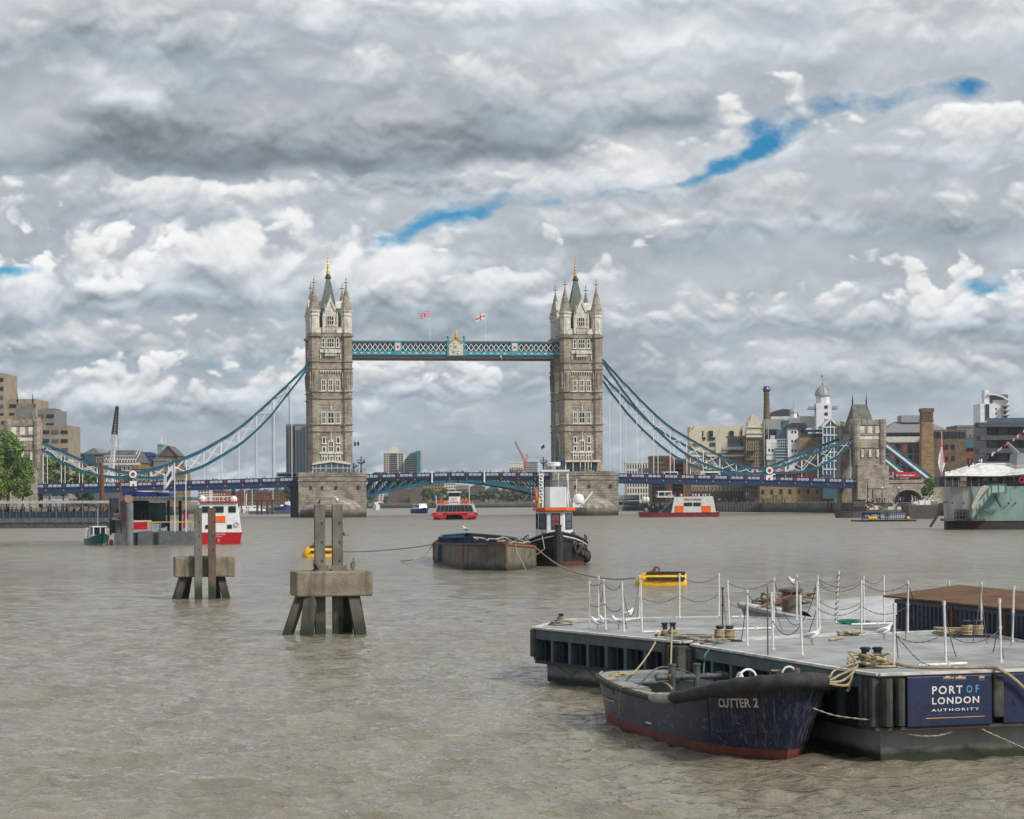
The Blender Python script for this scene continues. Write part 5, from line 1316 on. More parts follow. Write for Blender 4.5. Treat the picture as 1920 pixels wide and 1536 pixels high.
m = MB(); m.prism([(-9.3, -1.6), (-3.7, -1.6), (-3.0, -.85), (-3.0, .85), (-3.7, 1.6), (-9.3, 1.6)], 4.38, 4.63); m.build('roof_edge', ORANGE, tug, bev=.02); m = MB(); m.prism([(-9.2, -1.5), (-3.75, -1.5), (-3.1, -.8), (-3.1, .8), (-3.75, 1.5), (-9.2, 1.5)], 4.6, 4.655); m.build('roof', GREYC, tug)  # grey plate added over the orange roof to stop its bounce light
wm_ = MB(); wm_.box(-.02, .02, -.30, .30, 0, 1.15, 0); wm_.box(-.05, .05, -.36, -.30, -.06, 1.21, 1); wm_.box(-.05, .05, .30, .36, -.06, 1.21, 1); wm_.box(-.05, .05, -.36, .36, -.06, 0, 1); wm_.box(-.05, .05, -.36, .36, 1.15, 1.21, 1); wm_.box(-.04, .05, -.3, .3, .55, .6, 1)
w0 = wm_.build('window', [GLV[1], BLACK], tug); w0.location = (-3.28, 0, 2.95); 
d_ = math.atan2(.6, .75)
for loc, rz_ in (((-3.58, -1.05, 2.95), -math.atan2(.6, .68)), ((-3.58, 1.05, 2.95), math.atan2(.6, .68)), ((-4.9, -1.4, 2.95), -math.pi / 2), ((-6.5, -1.4, 2.95), -math.pi / 2), ((-4.9, 1.4, 2.95), math.pi / 2), ((-6.5, 1.4, 2.95), math.pi / 2)): inst(w0, tug, loc, (0, 0, rz_))
m = MB(); m.box(-3.30, -3.24, -.1, .06, 2.9, 4.0); m.build('curtain', RED, tug)
m = MB(); m.prism([(-6.2, -.75), (-4.7, -.75), (-4.4, -.4), (-4.4, .85), (-4.7, 1.0), (-6.2, 1.0)], 4.65, 6.3); m.build('flying_bridge', WHITE, tug, bev=.02)
m = MB(); m.prism([(-6.0, -.7), (-4.75, -.7), (-4.45, -.4), (-4.45, .8), (-4.75, .95), (-6.0, .95)], 6.3, 6.9); m.build('windscreen', mat('clear_screen', (.25, .27, .28), rough=.1, alpha=.45, bump=0), tug)
m = MB()
for x, y in ((-6.1, -1.0), (-6.1, 1.1), (-4.5, -1.0), (-4.5, 1.1), (-4.5, .3)): m.bar((x, y, 4.65), (x, y, 7.6), .09)
m.box(-6.3, -4.35, -1.1, 1.2, 7.55, 7.7); m.build('canopy_frame', WHITE, tug)
m = MB(); m.lathe((-5.2, -.05, 7.7), [(.18, 0), (.18, .3), (.55, .32), (.58, .6), (.5, .64)], 14); m.build('radar', WHITE, tug)
m = MB(); c = Vector((-5.4, 2.0, 4.7)); m.lathe(c, [(.42, .3), (.46, .6), (.36, .9), (.15, 1.03), (.02, 1.06)], 12); m.box(c.x - .3, c.x + .3, c.y - .5, c.y + .3, 4.65, 5.0); m.build('dome', WHITE, tug, smooth=True)
m = MB(); m.bar((-5.0, 2.3, 4.9), (-5.0, 3.1, 5.9), .12); m.bar((-6, 1.8, 4.65), (-6, 1.9, 7.0), .05); m.tube([(-6, 1.4, 4.7), (-6, 1.2, 6.2), (-6, .95, 8.0)], .03, 5); m.build('aerial', WHITE, tug)
m = MB()
for y in (-1.35, -1.9): m.bar((-5, y, 4.65), (-5, y, 6.3), .035)
for i in range(7): m.bar((-5, -1.35, 4.8 + i * .25), (-5, -1.9, 4.8 + i * .25), .03)
m.build('ladder', OFFW, tug)
m = MB(); m.tube([(-4.6, -1.55, 4.9), (-4.6, -1.5, 5.6), (-4.6, -1.55, 6.2)], [.08, .11, .05], 8, 0); m.tube([(-4.4, -1.3, 4.9), (-4.4, -1.3, 5.4)], [.10, .08], 8, 1); m.build('lifejacket', [ORANGE, YELLOW], tug)
m = MB()
for y in (-1.25, -.95): m.bar((-4.5, y, 4.65), (-4.5, y, 7.6), .07)
for z, b_ in ((5.2, 0), (5.7, 1), (6.2, 0), (6.7, 1), (7.2, 0)): m.torus((-4.45, -1.1, z), .14, .05, 'x', 10, 5)
m.build('signal_mast', WHITE, tug)
m = MB()
for y in (-1.0, 1.35): m.lathe((-2.9, y, 1.75), [(.18, 0), (.18, .9)], 8); 
m.lathe((-3.0, -.45, 1.9), [(.2, 0), (.2, .7), (.12, .8)], 8, 1); m.build('deck_fitting', [BLUEH, YELLOW], tug)
for sg, body in ((-1, 'THAMES JUTA'), (1, 'THAMES JUTA')):
    def fn(u, v, sg=sg):
        x = -2.6 - 0.0 + (u * sg * -1 if sg > 0 else u) * 1.0
        x = (-3.3 + u) if sg > 0 else (-.75 - u)
        x = min(max(x, -9), -.3)
        return hpt(ST, x, .74 + v / 2.3, sg, out=.06)
    text(body, .34, WHITE, tug, (0, 0, 0), (1, 0, 0), (0, 0, 1), 'name_lettering', fn=(lambda u, v, sg=sg: hpt(ST, (-.7 - u * .95) if sg > 0 else (-3.2 + u * .95) , .72 + v / 2.4, sg, out=.07)))
m = MB(); m.tube([hpt(ST, -.6, 1.02, -1), Vector((.1, -1.1, 1.4)), Vector((.1, -1.7, .95)), Vector((-.4, -2.2, 1.2)), hpt(ST, -2.4, 1.02, -1)], .045, 6); m.tube([hpt(ST, -1.7, 1.02, 1), hpt(ST, -1.9, .7, 1, out=.2), hpt(ST, -2.2, 1.02, 1)], .04, 5); m.build('hanging_rope', ROPE, tug)

# --- steel lighter beside the tug
P_ = [WP(813, 1054), WP(868, 1068.5), WP(950, 1070.6), WP(1004, 1065)]
hs = [1.6, 1.95, 2.0, 1.65]
far_ = [(-.6, 183, 1.7), (-4.4, 201, 1.7), (-6.9, 197, 1.6)]
fp = [(p_.x, p_.y, h_) for p_, h_ in zip(P_, hs)] + far_
lg = thing('lighter_barge', 'open steel lighter with rusty plating and blue hatch coaming tied beside the tug', 'barge', (-2.5, 175, 0)); o0 = lg.location
q = [(a - o0.x, b - o0.y, c) for a, b, c in fp]; n = len(q); cx_ = sum(a for a, b, c in q) / n; cy_ = sum(b for a, b, c in q) / n
m = MB(); m.add([(a, b, -.6) for a, b, c in q] + q, [(i, (i + 1) % n, n + (i + 1) % n, n + i) for i in range(n)], 0)
inn = [(cx_ + (a - cx_) * .86, cy_ + (b - cy_) * .9, c) for a, b, c in q]
m.add(q + inn, [(i, (i + 1) % n, n + (i + 1) % n, n + i) for i in range(n)], 1)
m.add([(a, b, c) for a, b, c in inn] + [(a, b, .5) for a, b, c in inn], [(i, (i + 1) % n, n + (i + 1) % n, n + i) for i in range(n)] + [tuple(range(n, 2 * n))], 2)
m.build('hull', [HULLG, HULLG, mat('hold_red', (.16, .035, .03), (.1, .03, .025), streak=.4)], lg)
m = MB()
for i in range(n):
    a, b = Vector(q[i]), Vector(q[(i + 1) % n]); m.bar(a, b, .16, .14)
    m.bar(a - Vector((0, 0, a.z - .2)), a, .14, .14)
m.bar(Vector(q[0]).lerp(Vector(q[1]), .3) + Vector((-.05, -.05, -1.5)), Vector(q[0]).lerp(Vector(q[1]), .3) + Vector((-.05, -.05, 0)), .5, .1, 1)
m.build('rubbing_band', [RUSTM, BLUEH], lg)
m = MB(); co_ = [(cx_ + (a - cx_) * .86, cy_ + (b - cy_) * .9, c) for a, b, c in q]
for i in range(n):
    a, b = Vector(co_[i]), Vector(co_[(i + 1) % n]); L_ = int((b - a).length / .8) + 1
    m.add([a, b, b + Vector((0, 0, .5)), a + Vector((0, 0, .5))], [(0, 1, 2, 3)]); m.bar(a + Vector((0, 0, .5)), b + Vector((0, 0, .5)), .22, .1)
    for j in range(L_): p_ = a.lerp(b, j / L_); m.bar(p_ + (p_ - Vector((cx_, cy_, p_.z))).normalized() * .12, p_ + (p_ - Vector((cx_, cy_, p_.z))).normalized() * .12 + Vector((0, 0, .45)), .07)
m.build('hatch_coaming', BLUEH, lg)
def rope_thing(label, pts_, r_=.03, mt_=ROPE, name='mooring_rope', cat='rope', n_=6, group=None):
    m = MB(); m.tube(pts_, r_, n_); return m.build(name, mt_, smooth=True, label=label, cat=cat, group=group)
def cat_path(pl, k=8):                                # smooth curve through the given points
    out = []
    for i in range(len(pl) - 1):
        p0, p1, p2, p3 = [Vector(pl[max(0, min(len(pl) - 1, j))]) for j in (i - 1, i, i + 1, i + 2)]
        for s_ in range(k):
            t = s_ / k; out.append(.5 * ((2 * p1) + (p2 - p0) * t + (2 * p0 - 5 * p1 + 4 * p2 - p3) * t * t + (3 * p1 - p0 - 3 * p2 + p3) * t ** 3))
    out.append(Vector(pl[-1])); return out
m = MB(); rs = random.Random(2)
a, b = Vector(fp[2]), Vector(fp[3])
pl = [a.lerp(b, t) + Vector((rs.uniform(-.5, .2), rs.uniform(-.1, 1.0), rs.uniform(.1, .35))) for t in np.linspace(-1.0, 1.0, 16)]; m.tube(cat_path(pl, 4), .06, 5)
pl = [a.lerp(b, t) + Vector((rs.uniform(-.5, .3), rs.uniform(-.1, 1.6), rs.uniform(.1, .5))) for t in np.linspace(-.3, .9, 12)]; m.tube(cat_path(pl, 4), .05, 5)
m.build('coiled_rope', ROPE, label='tangle of pale rope lying along the near edge of the lighter', cat='rope')
c = a.lerp(b, .3); rope_thing('slack pale rope hanging over the side of the lighter into the water', cat_path([c + Vector((0, -.1, .1)), c + Vector((.1, -.25, -.6)), c + Vector((.5, -.35, -1.3)), c + Vector((.8, -.6, -2.0))]), .045)
def clip_h(v, z): return Vector((v.x, v.y, z))
rope_thing('long taut rope from the yellow buoy behind the dolphin to the lighter', sagpts(ZP(612, 1034, 196), ZP(812, 1021, 182), .25, 16), .05, ROPEG)
rope_thing('slack rope from the left corner of the lighter down into the water', cat_path([ZP(811, 1023, 181.8), ZP(795, 1041, 180), ZP(772, 1050, 178), ZP(752, 1052, 184)]), .05, ROPE)
rope_thing('long sagging mooring line from the lighter to the yellow buoy at right', cat_path([ZP(1004, 1027, 164), ZP(1030, 1048, 156), ZP(1060, 1066, 148), ZP(1100, 1079, 140), ZP(1150, 1086, 133.5), ZP(1192, 1084, 131)]), .045, ROPEG)

# --- birds
GULLW = mat('gull_white', (.72, .72, .72)); GULLG = mat('gull_grey', (.28, .30, .33)); CORM = mat('cormorant_black', (.02, .02, .018), (.05, .04, .03)); CORB = mat('cormorant_brown', (.10, .075, .05), (.16, .13, .09), scale=8); BEAK = mat('beak', (.4, .12, .04))
def gull(label, loc, rz, s_=1.0, group=None):
    g_ = MB()
    g_.tube([(-.20, 0, .17), (-.10, 0, .17), (0, 0, .18), (.08, 0, .21), (.125, 0, .26), (.145, 0, .30), (.175, 0, .315), (.195, 0, .31)], [.01, .055, .082, .074, .046, .04, .042, .014], 10, 0)
    g_.tube([(.19, 0, .31), (.235, 0, .30)], [.012, .004], 5, 2)
    for y in (-.05, .05): g_.tube([(.06, y * 1.1, .215), (-.04, y * 1.25, .21), (-.16, y * .7, .18), (-.27, y * .2, .16)], [.02, .04, .026, .004], 7, 1)
    for y in (-.025, .025): g_.tube([(.0, y, .13), (.005, y, .0)], .006, 4, 2); g_.box(-.01, .04, y - .015, y + .015, 0, .008, 2)
    g_.xf(Matrix.Scale(s_ * 1.15, 4)); o_ = g_.build('gull', [GULLW, GULLG, BEAK], smooth=True, label=label, cat='gull', group=group); o_.location = loc; o_.rotation_euler = (0, 0, rz); return o_
def cormorant(label, loc, rz, mt_, s_=1.0):
    g_ = MB()
    g_.tube([(-.22, 0, .08), (-.12, 0, .16), (-.02, 0, .30), (.04, 0, .45), (.06, 0, .56), (.05, 0, .64), (.07, 0, .70), (.11, 0, .715)], [.02, .075, .12, .105, .05, .035, .042, .02], 10)
    g_.tube([(.11, 0, .715), (.19, 0, .705)], [.015, .006], 5)
    for y in (-.1, .1): g_.tube([(.02, y * .9, .46), (-.06, y * 1.1, .32), (-.16, y * .6, .14)], [.04, .055, .015], 7)
    for y in (-.04, .04): g_.tube([(-.02, y, .22), (.0, y, 0)], .018, 5); g_.box(-.03, .08, y - .03, y + .03, 0, .02)
    g_.xf(Matrix.Scale(s_, 4)); o_ = g_.build('cormorant', mt_, smooth=True, label=label, cat='cormorant'); o_.location = loc; o_.rotation_euler = (0, 0, rz); return o_

# --- mooring dolphins
CAPC = mat('dolphin_concrete', (.255, .215, .155), (.165, .135, .095), scale=1.4, streak=.75, fleck=.35, bump=.6)
def dolphin(label, corner, z_cap, th_, w, d, rz, posts, ptop, legs, postm, front):
    D_ = thing('mooring_dolphin', label, 'mooring dolphin', (corner.x, corner.y, 0), rz, 'concrete capped dolphins in the river')
    m = MB(); m.box(0, w, 0, d, z_cap, z_cap + th_); m.build('concrete_cap', CAPC, D_, bev=.07)
    m = MB(); m.box(w * .27, w * .70, d * .3, d * .8, z_cap + th_, z_cap + th_ + .04); m.build('steel_plate', RUSTM, D_)
    for x, mt_ in zip(posts, postm):
        m = MB(); y = -.22 if front else d * .45; a_ = .2
        m.box(x - a_, x + a_, y - .16, y - .10, -1, ptop); m.box(x - a_, x + a_, y + .10, y + .16, -1, ptop); m.box(x - .06, x + .06, y - .1, y + .1, -1, ptop); m.box(x - a_, x - a_ + .05, y - .1, y + .1, -1, ptop)
        for z in np.arange(z_cap + th_ + .4, ptop - .2, .75): m.lathe((x + a_ * .5, y - .2, z), [(.035, 0), (.035, .06)], 6)
        if not front: m.box(x - a_ - .08, x + a_ + .12, y - .35, y - .2, z_cap + th_, z_cap + th_ + .22)
        m.build('guide_post', mt_, D_)
    for (xa, ya), (xb, yb) in legs:
        m = MB(); m.bar((xa, ya, z_cap + .05), (xb + (xb - xa) * .35, yb + (yb - ya) * .35, -.5), .42, .38); m.build('leg', TIMBER, D_)
    return D_
POSTW = mat('weathered_post', (.17, .16, .135), (.10, .093, .078), scale=1.2, streak=.6, rust=.25, algae=(.3, .9)); POSTR = mat('rusty_post', (.13, .085, .065), (.08, .06, .05), scale=1.2, streak=.5, rust=.6, algae=(.3, .9))
a, b = ray(556, 1120); zc = 84.0
dA = dolphin('nearer concrete mooring dolphin with two tall grey posts and splayed timber legs', Vector((a * zc, zc, 0)), HC + b * zc, 1.0, 3.06, 1.85, R(14), (1.06, 1.77), 5.15,
             [((.25, .5), (-.28, .5)), ((.6, .25), (.35, -.2)), ((2.3, .35), (2.55, .2)), ((2.45, 1.0), (2.72, 1.0)), ((.8, 1.4), (.7, 1.7)), ((2.2, 1.5), (2.3, 1.8))], (POSTW, POSTW), False)
a, b = ray(328, 1083); zc = 115.5
dB = dolphin('farther concrete mooring dolphin with two brown posts standing before its cap', Vector((a * zc, zc, 0)), HC + b * zc, 1.1, 3.25, 1.7, R(12), (1.24, 1.98), 4.95,
             [((.5, .5), (.08, .4)), ((2.5, .5), (2.8, .4)), ((2.15, 1.0), (2.35, 1.2)), ((.8, 1.3), (.6, 1.6))], (POSTW, POSTR), True)
top_a = 5.15
M_ = dA.matrix_basis
cp = M_ @ Vector((.80, .35, 0)); zt_ = HC + ray(562, 1120)[1] * 84 + 1.0
cormorant('black cormorant crouched beside the left post on the nearer dolphin', (cp.x, cp.y, zt_), R(200), CORM, .62)
cp = M_ @ Vector((2.35, .5, 0)); cormorant('brown cormorant standing upright near the right end of the nearer dolphin', (cp.x, cp.y, zt_), R(70), CORB, .70)
cp = M_ @ Vector((1.06, .83, 0)); cormorant('dark bird crouched on top of the left post of the nearer dolphin', (cp.x, cp.y, 5.15), R(10), CORM, .32)
cp = M_ @ Vector((1.77, .83, 0)); gull('white gull perched on top of the right post of the nearer dolphin', (cp.x, cp.y, 5.15), R(250), .8)
cp = Vector((-4.3, 199.5, 2.2)); gull('gull standing on the far end of the steel lighter', cp, R(160), 1.7)

# --- yellow buoys
def buoy(label, px0, px1, pyw, rz, L_, r_):
    p_ = WP((px0 + px1) / 2, pyw); B_ = thing('mooring_buoy', label, 'buoy', (p_.x, p_.y + r_ * .6, 0), rz)
    m = MB(); sec = [(r_ * math.cos(t), r_ * math.sin(t)) for t in np.linspace(-.9, math.pi + .9, 11)]
    x_ = [(-L_ / 2, .35), (-L_ / 2 + .28, .8), (-L_ / 2 + .55, 1.0), (L_ / 2 - .25, 1.0), (L_ / 2, .85)]
    vs = [(x, y * s_, (z * s_ + .05)) for x, s_ in x_ for y, z in sec]; n = len(sec)
    m.add(vs, [(i * n + j, i * n + j + 1, (i + 1) * n + j + 1, (i + 1) * n + j) for i in range(len(x_) - 1) for j in range(n - 1)] + [tuple(range(n))[::-1], tuple(range((len(x_) - 1) * n, len(x_) * n))])
    m.build('float', YELLOW, B_, smooth=True)
    m = MB()
    for z, y in ((r_ * .93, -r_ * .45), (r_ * .5, -r_ * .98)): m.box(-L_ / 2 + .7, L_ / 2 - .1, y - .09, y + .09, z, z + .16); m.box(-L_ / 2 + .7, L_ / 2 - .1, -y - .09, -y + .09, z, z + .16)
    m.build('rubber_fender', RUBBER, B_)
    m = MB()
    for x in (-L_ * .28, 0, L_ * .35): m.box(x - .1, x + .1, -r_ * 1.03, -r_ * .3, r_ * .42, r_ * .49); m.box(x - .1, x + .1, -r_ * .6, -r_ * .3, r_ * .86, r_ * .92)
    m.build('bracket', ORANGE, B_)
    m = MB(); m.torus((-.25, 0, r_ + .22), .17, .07, 'y', 12, 6); m.bar((-.8, 0, r_), (-.3, 0, r_ + .25), .14); m.build('shackle', RUSTM, B_)
    return B_
buoy('yellow mooring buoy with black rubber bars floating above the pontoon rails', 1190, 1290, 1098, R(-4), 3.15, .72)
buoy('yellow mooring buoy half hidden behind the posts of the nearer dolphin', 569, 622, 1045, R(12), 3.0, .95)
bz = WP(643, 1004); m = MB(); m.ball((0, 0, .25), .3, 0); m.tube([(0, 0, .3), (0, 0, .9)], .05, 5); m.box(-.5, .9, -.1, .1, -.05, .08); o_ = m.build('marker_float', BLACK, label='small dark marker float drifting right of the nearer dolphin posts', cat='float'); o_.location = bz

# --- passenger pontoon on the left
pz = 262.0
def px_box(T_, name, mt_, x0, x1, y0, y1, z, dp, **kw): return part_box(T_, name, mt_, x0, x1, y0, y1, z, dp, **kw)
pp = thing('passenger_pontoon', 'grey floating passenger pontoon with flat canopy and round steel piles on the left', 'pontoon', ZP(290, 1021, pz)); pp.location.z = 0
px_box(pp, 'hull', GREYM, 258, 362, 997, 1024, pz, 7, bev=.05); px_box(pp, 'hull', GREYM, 214, 258, 1001, 1024, pz + .8, 7)
px_box(pp, 'fender_block', mat('dark_fender', (.035, .04, .042)), 249, 260, 999, 1024, pz + .3, 2); px_box(pp, 'ladder', BLACK, 289, 297, 999, 1022, pz - .15, .1)
px_box(pp, 'canopy', GREYM, 224, 362, 933, 938.5, pz + .2, 8); px_box(pp, 'blue_fascia', mat('pier_blue', (.012, .02, .16)), 230, 254, 923, 931, pz + 1.5, .5)
L = pp.location; q = [ZP(x, y, pz + 1) - L for x, y in ((254, 931), (320, 931), (316, 926), (255, 921))]; m = MB(); m.slab([(v.x, v.z) for v in q], q[0].y, q[0].y + 5); m.build('blue_fascia', MATS['pier_blue'], pp)
px_box(pp, 'white_edge', WHITE, 256, 305, 920.5, 922, pz + 1.2, 5)
px_box(pp, 'glass_room', mat('teal_glass', (.05, .16, .16), rough=.15), 278, 311, 943, 980, pz + 5, .3); px_box(pp, 'back_wall', BLACK, 250, 279, 939, 980, pz + 5.5, .3)
for x in (313, 335): px_box(pp, 'column', BLACK, x, x + 5, 938, 998, pz + 4, .4)
for x in (326.5, 347.5): px_box(pp, 'pole', WHITE, x, x + 2.2, 868 if x < 330 else 896, 998, pz - .1, .12)
px_box(pp, 'handrail', YELLOW, 277, 362, 978.3, 979.5, pz, .08); px_box(pp, 'red_banner', RED, 250, 276, 979, 993, pz - .05, .05); px_box(pp, 'locker', mat('pale_locker', (.3, .33, .35)), 286, 300, 981, 997, pz + .1, .8); px_box(pp, 'white_cover', OFFW, 250, 281, 976, 979, pz + .1, 1.2)
m = MB(); c = ZP(304, 982, pz + 3) - L; m.ball(c, .6, 0, sx=1.2, sz=.9); m.build('blue_tarpaulin', mat('tarp_blue', (.03, .06, .35)), pp)
px_box(pp, 'railing_post', GREYM, 300, 300.8, 979, 998, pz, .06)
for x in (283, 318, 340, 357): px_box(pp, 'railing_post', GREYM, x, x + .8, 979, 998, pz, .06)
for x, y in ((346, 965), (351, 965), (345, 982)): m = MB(); c = ZP(x, y, pz + 3.5) - L; m.box(c.x - .12, c.x + .12, c.y - .1, c.y + .1, c.z - .6, c.z + .6); m.build('red_locker', RED, pp)
for x in (263, 270, 279): px_box(pp, 'equipment', BLACK, x, x + 5, 962, 978, pz + 3, .8)
pl_ = thing('steel_pile', 'tall round grey steel pile with rusty top at the pontoon corner', 'pile', WP(243, 1023.5)); Lp = pl_.location
m = MB(); m.lathe((0, 0, 0), [(.46, -1), (.46, ZP(243, 943, Lp.y).z)], 16); m.build('tube', mat('pile_grey', (.17, .185, .20), (.12, .13, .14), streak=.3), pl_, smooth=True)
m = MB(); z_ = ZP(243, 936, Lp.y).z; m.tube([(-.9, 3.0, z_), (0.05, -.5, z_)], .5, 16); m.build('pile_cap', mat('rusty_drum', (.30, .19, .12), (.2, .12, .08), rust=.5), pl_, smooth=True)
sp = thing('steel_pile', 'boxy grey guide pile with red stripe left of the round pile', 'pile', WP(230, 1022)); sp.location.y += 1.5
px_box(sp, 'casing', mat('pile_casing', (.17, .165, .15), (.11, .105, .095), streak=.6), 226, 236, 931, 1000, sp.location.y, 1.2); px_box(sp, 'red_stripe', RED, 232.5, 235, 960, 976, sp.location.y - .05, .1); px_box(sp, 'lower_block', HULLG, 216, 228, 975, 1024, sp.location.y, 1.0)
dk = thing('gate_structure', 'dark lattice end frame where the gangway meets the pontoon', 'frame', WP(215, 1010)); m_d = mat('dark_mesh', (.045, .05, .052), (.03, .032, .035))
px_box(dk, 'panel', m_d, 206, 222, 934, 962, 268, .5); px_box(dk, 'frame', m_d, 209, 225, 975, 1000, 267, 1.0); px_box(dk, 'post', m_d, 205, 208, 934, 1004, 268, .4)
# gangway
gwz = 285.0
gw = thing('covered_gangway', 'long covered gangway with glass sides running in from the left edge', 'gangway', ZP(90, 990, gwz)); L = gw.location
px_box(gw, 'bottom_girder', mat('girder_grey', (.085, .085, .08), (.055, .055, .052)), -60, 212, 979, 990, gwz, 2.6); px_box(gw, 'walkway_edge', GREYM, -60, 212, 972.5, 979.5, gwz - .1, 2.8)
px_box(gw, 'glass_side', mat('side_glass', (.03, .05, .075), (.02, .035, .055), rough=.15), -60, 212, 960, 973, gwz, .06)
px_box(gw, 'roof_rail', mat('roof_galvanised', (.42, .43, .44), rough=.4), -60, 211, 940.5, 943.5, gwz - .2, 3.0)
for i in range(19):
    x = -20 + i * 12.4; big_ = (i % 5 == 0)
    px_box(gw, 'frame_post', GREYM, x, x + (2.4 if i % 4 == 2 else 1.0), 942, 980 + (2 if i % 4 == 2 else 0), gwz - .15, .15)
for i in range(52): px_box(gw, 'bulb', WHITE, -2 + i * 4.1, -.6 + i * 4.1, 938.6, 940.5, gwz - .1, .15) if i % 2 else None
rs = random.Random(9)
for i in range(28):
    x = rs.uniform(0, 205); dr = rs.choice(['black', 'grey', 'blue', 'red', 'pink', 'black', 'white', 'yellow']) if x < 140 else rs.choice(['orange', 'red', 'white', 'orange', 'black'])
    p_ = ZP(x, 975, gwz + rs.uniform(.6, 2.0)); person(dr, p_, rs.uniform(0, 6.28), 'person in %s clothing on the covered gangway at the left' % dr, 'people in %s on the gangway' % dr, 1.0)
for i in range(16):
    x = rs.uniform(2, 205); dr = rs.choice(['orange', 'orange', 'red', 'white', 'black']) if x > 130 else rs.choice(['black', 'grey', 'white', 'blue', 'red'])
    a_, b_ = ray(x, 940); p_ = Vector((a_ * 565, 565, 3.6)) if x < 60 else Vector((a_ * 580, 580 + rs.uniform(0, 8), 3.6)); person(dr, p_, rs.uniform(0, 6.28), 'person in %s standing on the left quay behind the gangway' % dr, 'people in %s on the left quay' % dr, 1.3)
m = MB(); p_ = ZP(192, 936, 560); m.tube([(p_.x, 560, 2), (p_.x - .2, 560, ZP(190.5, 868, 560).z)], [.75, .45], 8); m.build('wooden_mast', mat('mast_brown', (.13, .055, .025), (.09, .04, .02)), label='tall reddish brown mast in front of the left chain', cat='mast')
for x, yt in ((226, 902),): m = MB(); p_ = ZP(x, 940, 450); m.tube([(p_.x, 450, 0), (p_.x, 450, ZP(x, yt, 450).z)], .18, 6); m.build('mast', MATS['mast_brown'], label='thin brown mast just left of the pontoon canopy', cat='mast')
# white pennants above the pontoon
m = MB(); rs = random.Random(4)
fb = flag_mesh(1.4, 1.8, None, lambda u, v: 2 if (abs(u - .5) < .2 and abs(v - .5) < .25) else 0, 1.0); o_ = fb.build('banner_flag', [WCL, RCL, BCL], label='white and blue banner flag drooping beside the tall white pole', cat='flag'); o_.location = ZP(328, 897, pz)
# small green launch
gb = thing('green_launch', 'small green workboat with open white cabin at the pontoon end', 'boat', WP(186, 1022), R(-68)); gb.location.z = 0
s_ = [(-4.5, -4.4, 1.1, 1.0, .75), (-2, -2, 1.25, 1.15, .75), (0, 0, 1.25, 1.05, .9), (1.3, 1.0, 1.0, .6, 1.15), (2.0, 1.6, .45, .15, 1.4), (2.15, 1.75, .08, .05, 1.45)]
m = MB(); hull(m, s_, (1, 1, 0, 2), .22, .1); m.build('hull', [mat('hull_green', (.012, .16, .14), (.01, .11, .10), rough=.4), mat('boot_tan', (.3, .22, .16)), OFFW], gb, smooth=True)
m = MB()
for x, y in ((-1.6, -.75), (-1.6, .75), (.2, -.75), (.2, .75), (.25, .1)): m.bar((x, y, .7), (x, y, 2.25), .13)
m.box(-1.8, .4, -.9, .9, 2.2, 2.32); m.box(-1.7, .25, -.8, .8, .7, 1.25)
for i in range(5): m.bar((-3.8 + i * .5, -1.0, .7), (-3.3 + i * .5, -1.0, 2.1), .08)
m.build('cabin', WHITE, gb); m = MB(); m.box(-1.5, .15, -.7, .7, 1.3, 2.15); m.build('cabin_glass', GLASS, gb)
m = MB(); m.ball((.4, 1.4, .35), .28, sz=1.5); m.build('fender', ORANGE, gb); m = MB(); m.tube([(-.8, 0, 2.3), (-.8, 0, 4.4)], .03, 4); m.build('aerial', WHITE, gb)
# red and white river boat, stern on, by the pontoon
rb = thing('river_boat', 'red and white river boat seen from the stern beside the passenger pontoon', 'boat', WP(410, 1020.5), R(98)); rb.location.z = 0
zr_ = rb.location.y; k_ = zr_ / F
m = MB(); w2 = 2.9; hull(m, [(0, .1, w2, w2 * .92, 1.45), (4, 4, w2, w2 * .95, 1.45), (22, 21, w2 * .9, w2 * .7, 1.5), (27, 25, .3, .2, 1.9)], (0, 1, 1, 2), .18, 0); m.build('hull', [mat('boot_blue', (.01, .02, .08)), RED, OFFW], rb, smooth=True)
m = MB(); m.slabx([(-w2 + .05, 1.45), (w2 - .05, 1.45), (w2 - .35, 3.6), (w2 - .6, 5.2), (-w2 + .6, 5.2), (-w2 + .35, 3.6)], -.0 + .1, 20); m.build('superstructure', WHITE, rb, bev=.06)
def stern_box(name, mt_, y0, y1, z0, z1, dx=.02, d=.08):
    m = MB(); m.box(.1 - dx - d, .1 + .02, y0, y1, z0, z1); return m.build(name, mt_, rb)
for y0, y1 in ((-2.15, -1.25), (-.65, .65), (1.1, 2.0)): stern_box('window', GLASS, y0, y1, 3.95, 4.7)
stern_box('orange_panel', ORANGE, -.85, .85, 2.75, 3.5); stern_box('window', GLASS, -1.65, -1.1, 1.95, 2.4); stern_box('window', GLASS, .35, .9, 1.95, 2.4) if False else stern_box('window', GLASS, 1.0, 1.6, 1.95, 2.4)
m = MB(); m.box(-.2, 19, -w2 + .5, w2 - .5, 5.2, 5.32); m.build('roof_edge', RED, rb)
m = MB(); m.lathe((1, 1.95, 5.3), [(.45, 0), (.5, .35), (.35, .65), (.02, .75)], 12); m.lathe((1.5, -1.9, 5.3), [(.4, 0), (.45, .3), (.3, .6), (.02, .7)], 12); m.bar((.5, -1.6, 5.9), (.5, 1.4, 5.9), .08)
for y in np.linspace(-1.6, 1.4, 7): m.bar((.5, y, 5.3), (.5, y, 5.9), .06)
m.build('roof_fittings', WHITE, rb, smooth=False)
m = MB(); m.torus((-.05, -2.25, 2.5), .25, .06, 'x', 14, 6); m.build('life_ring', OFFW, rb)
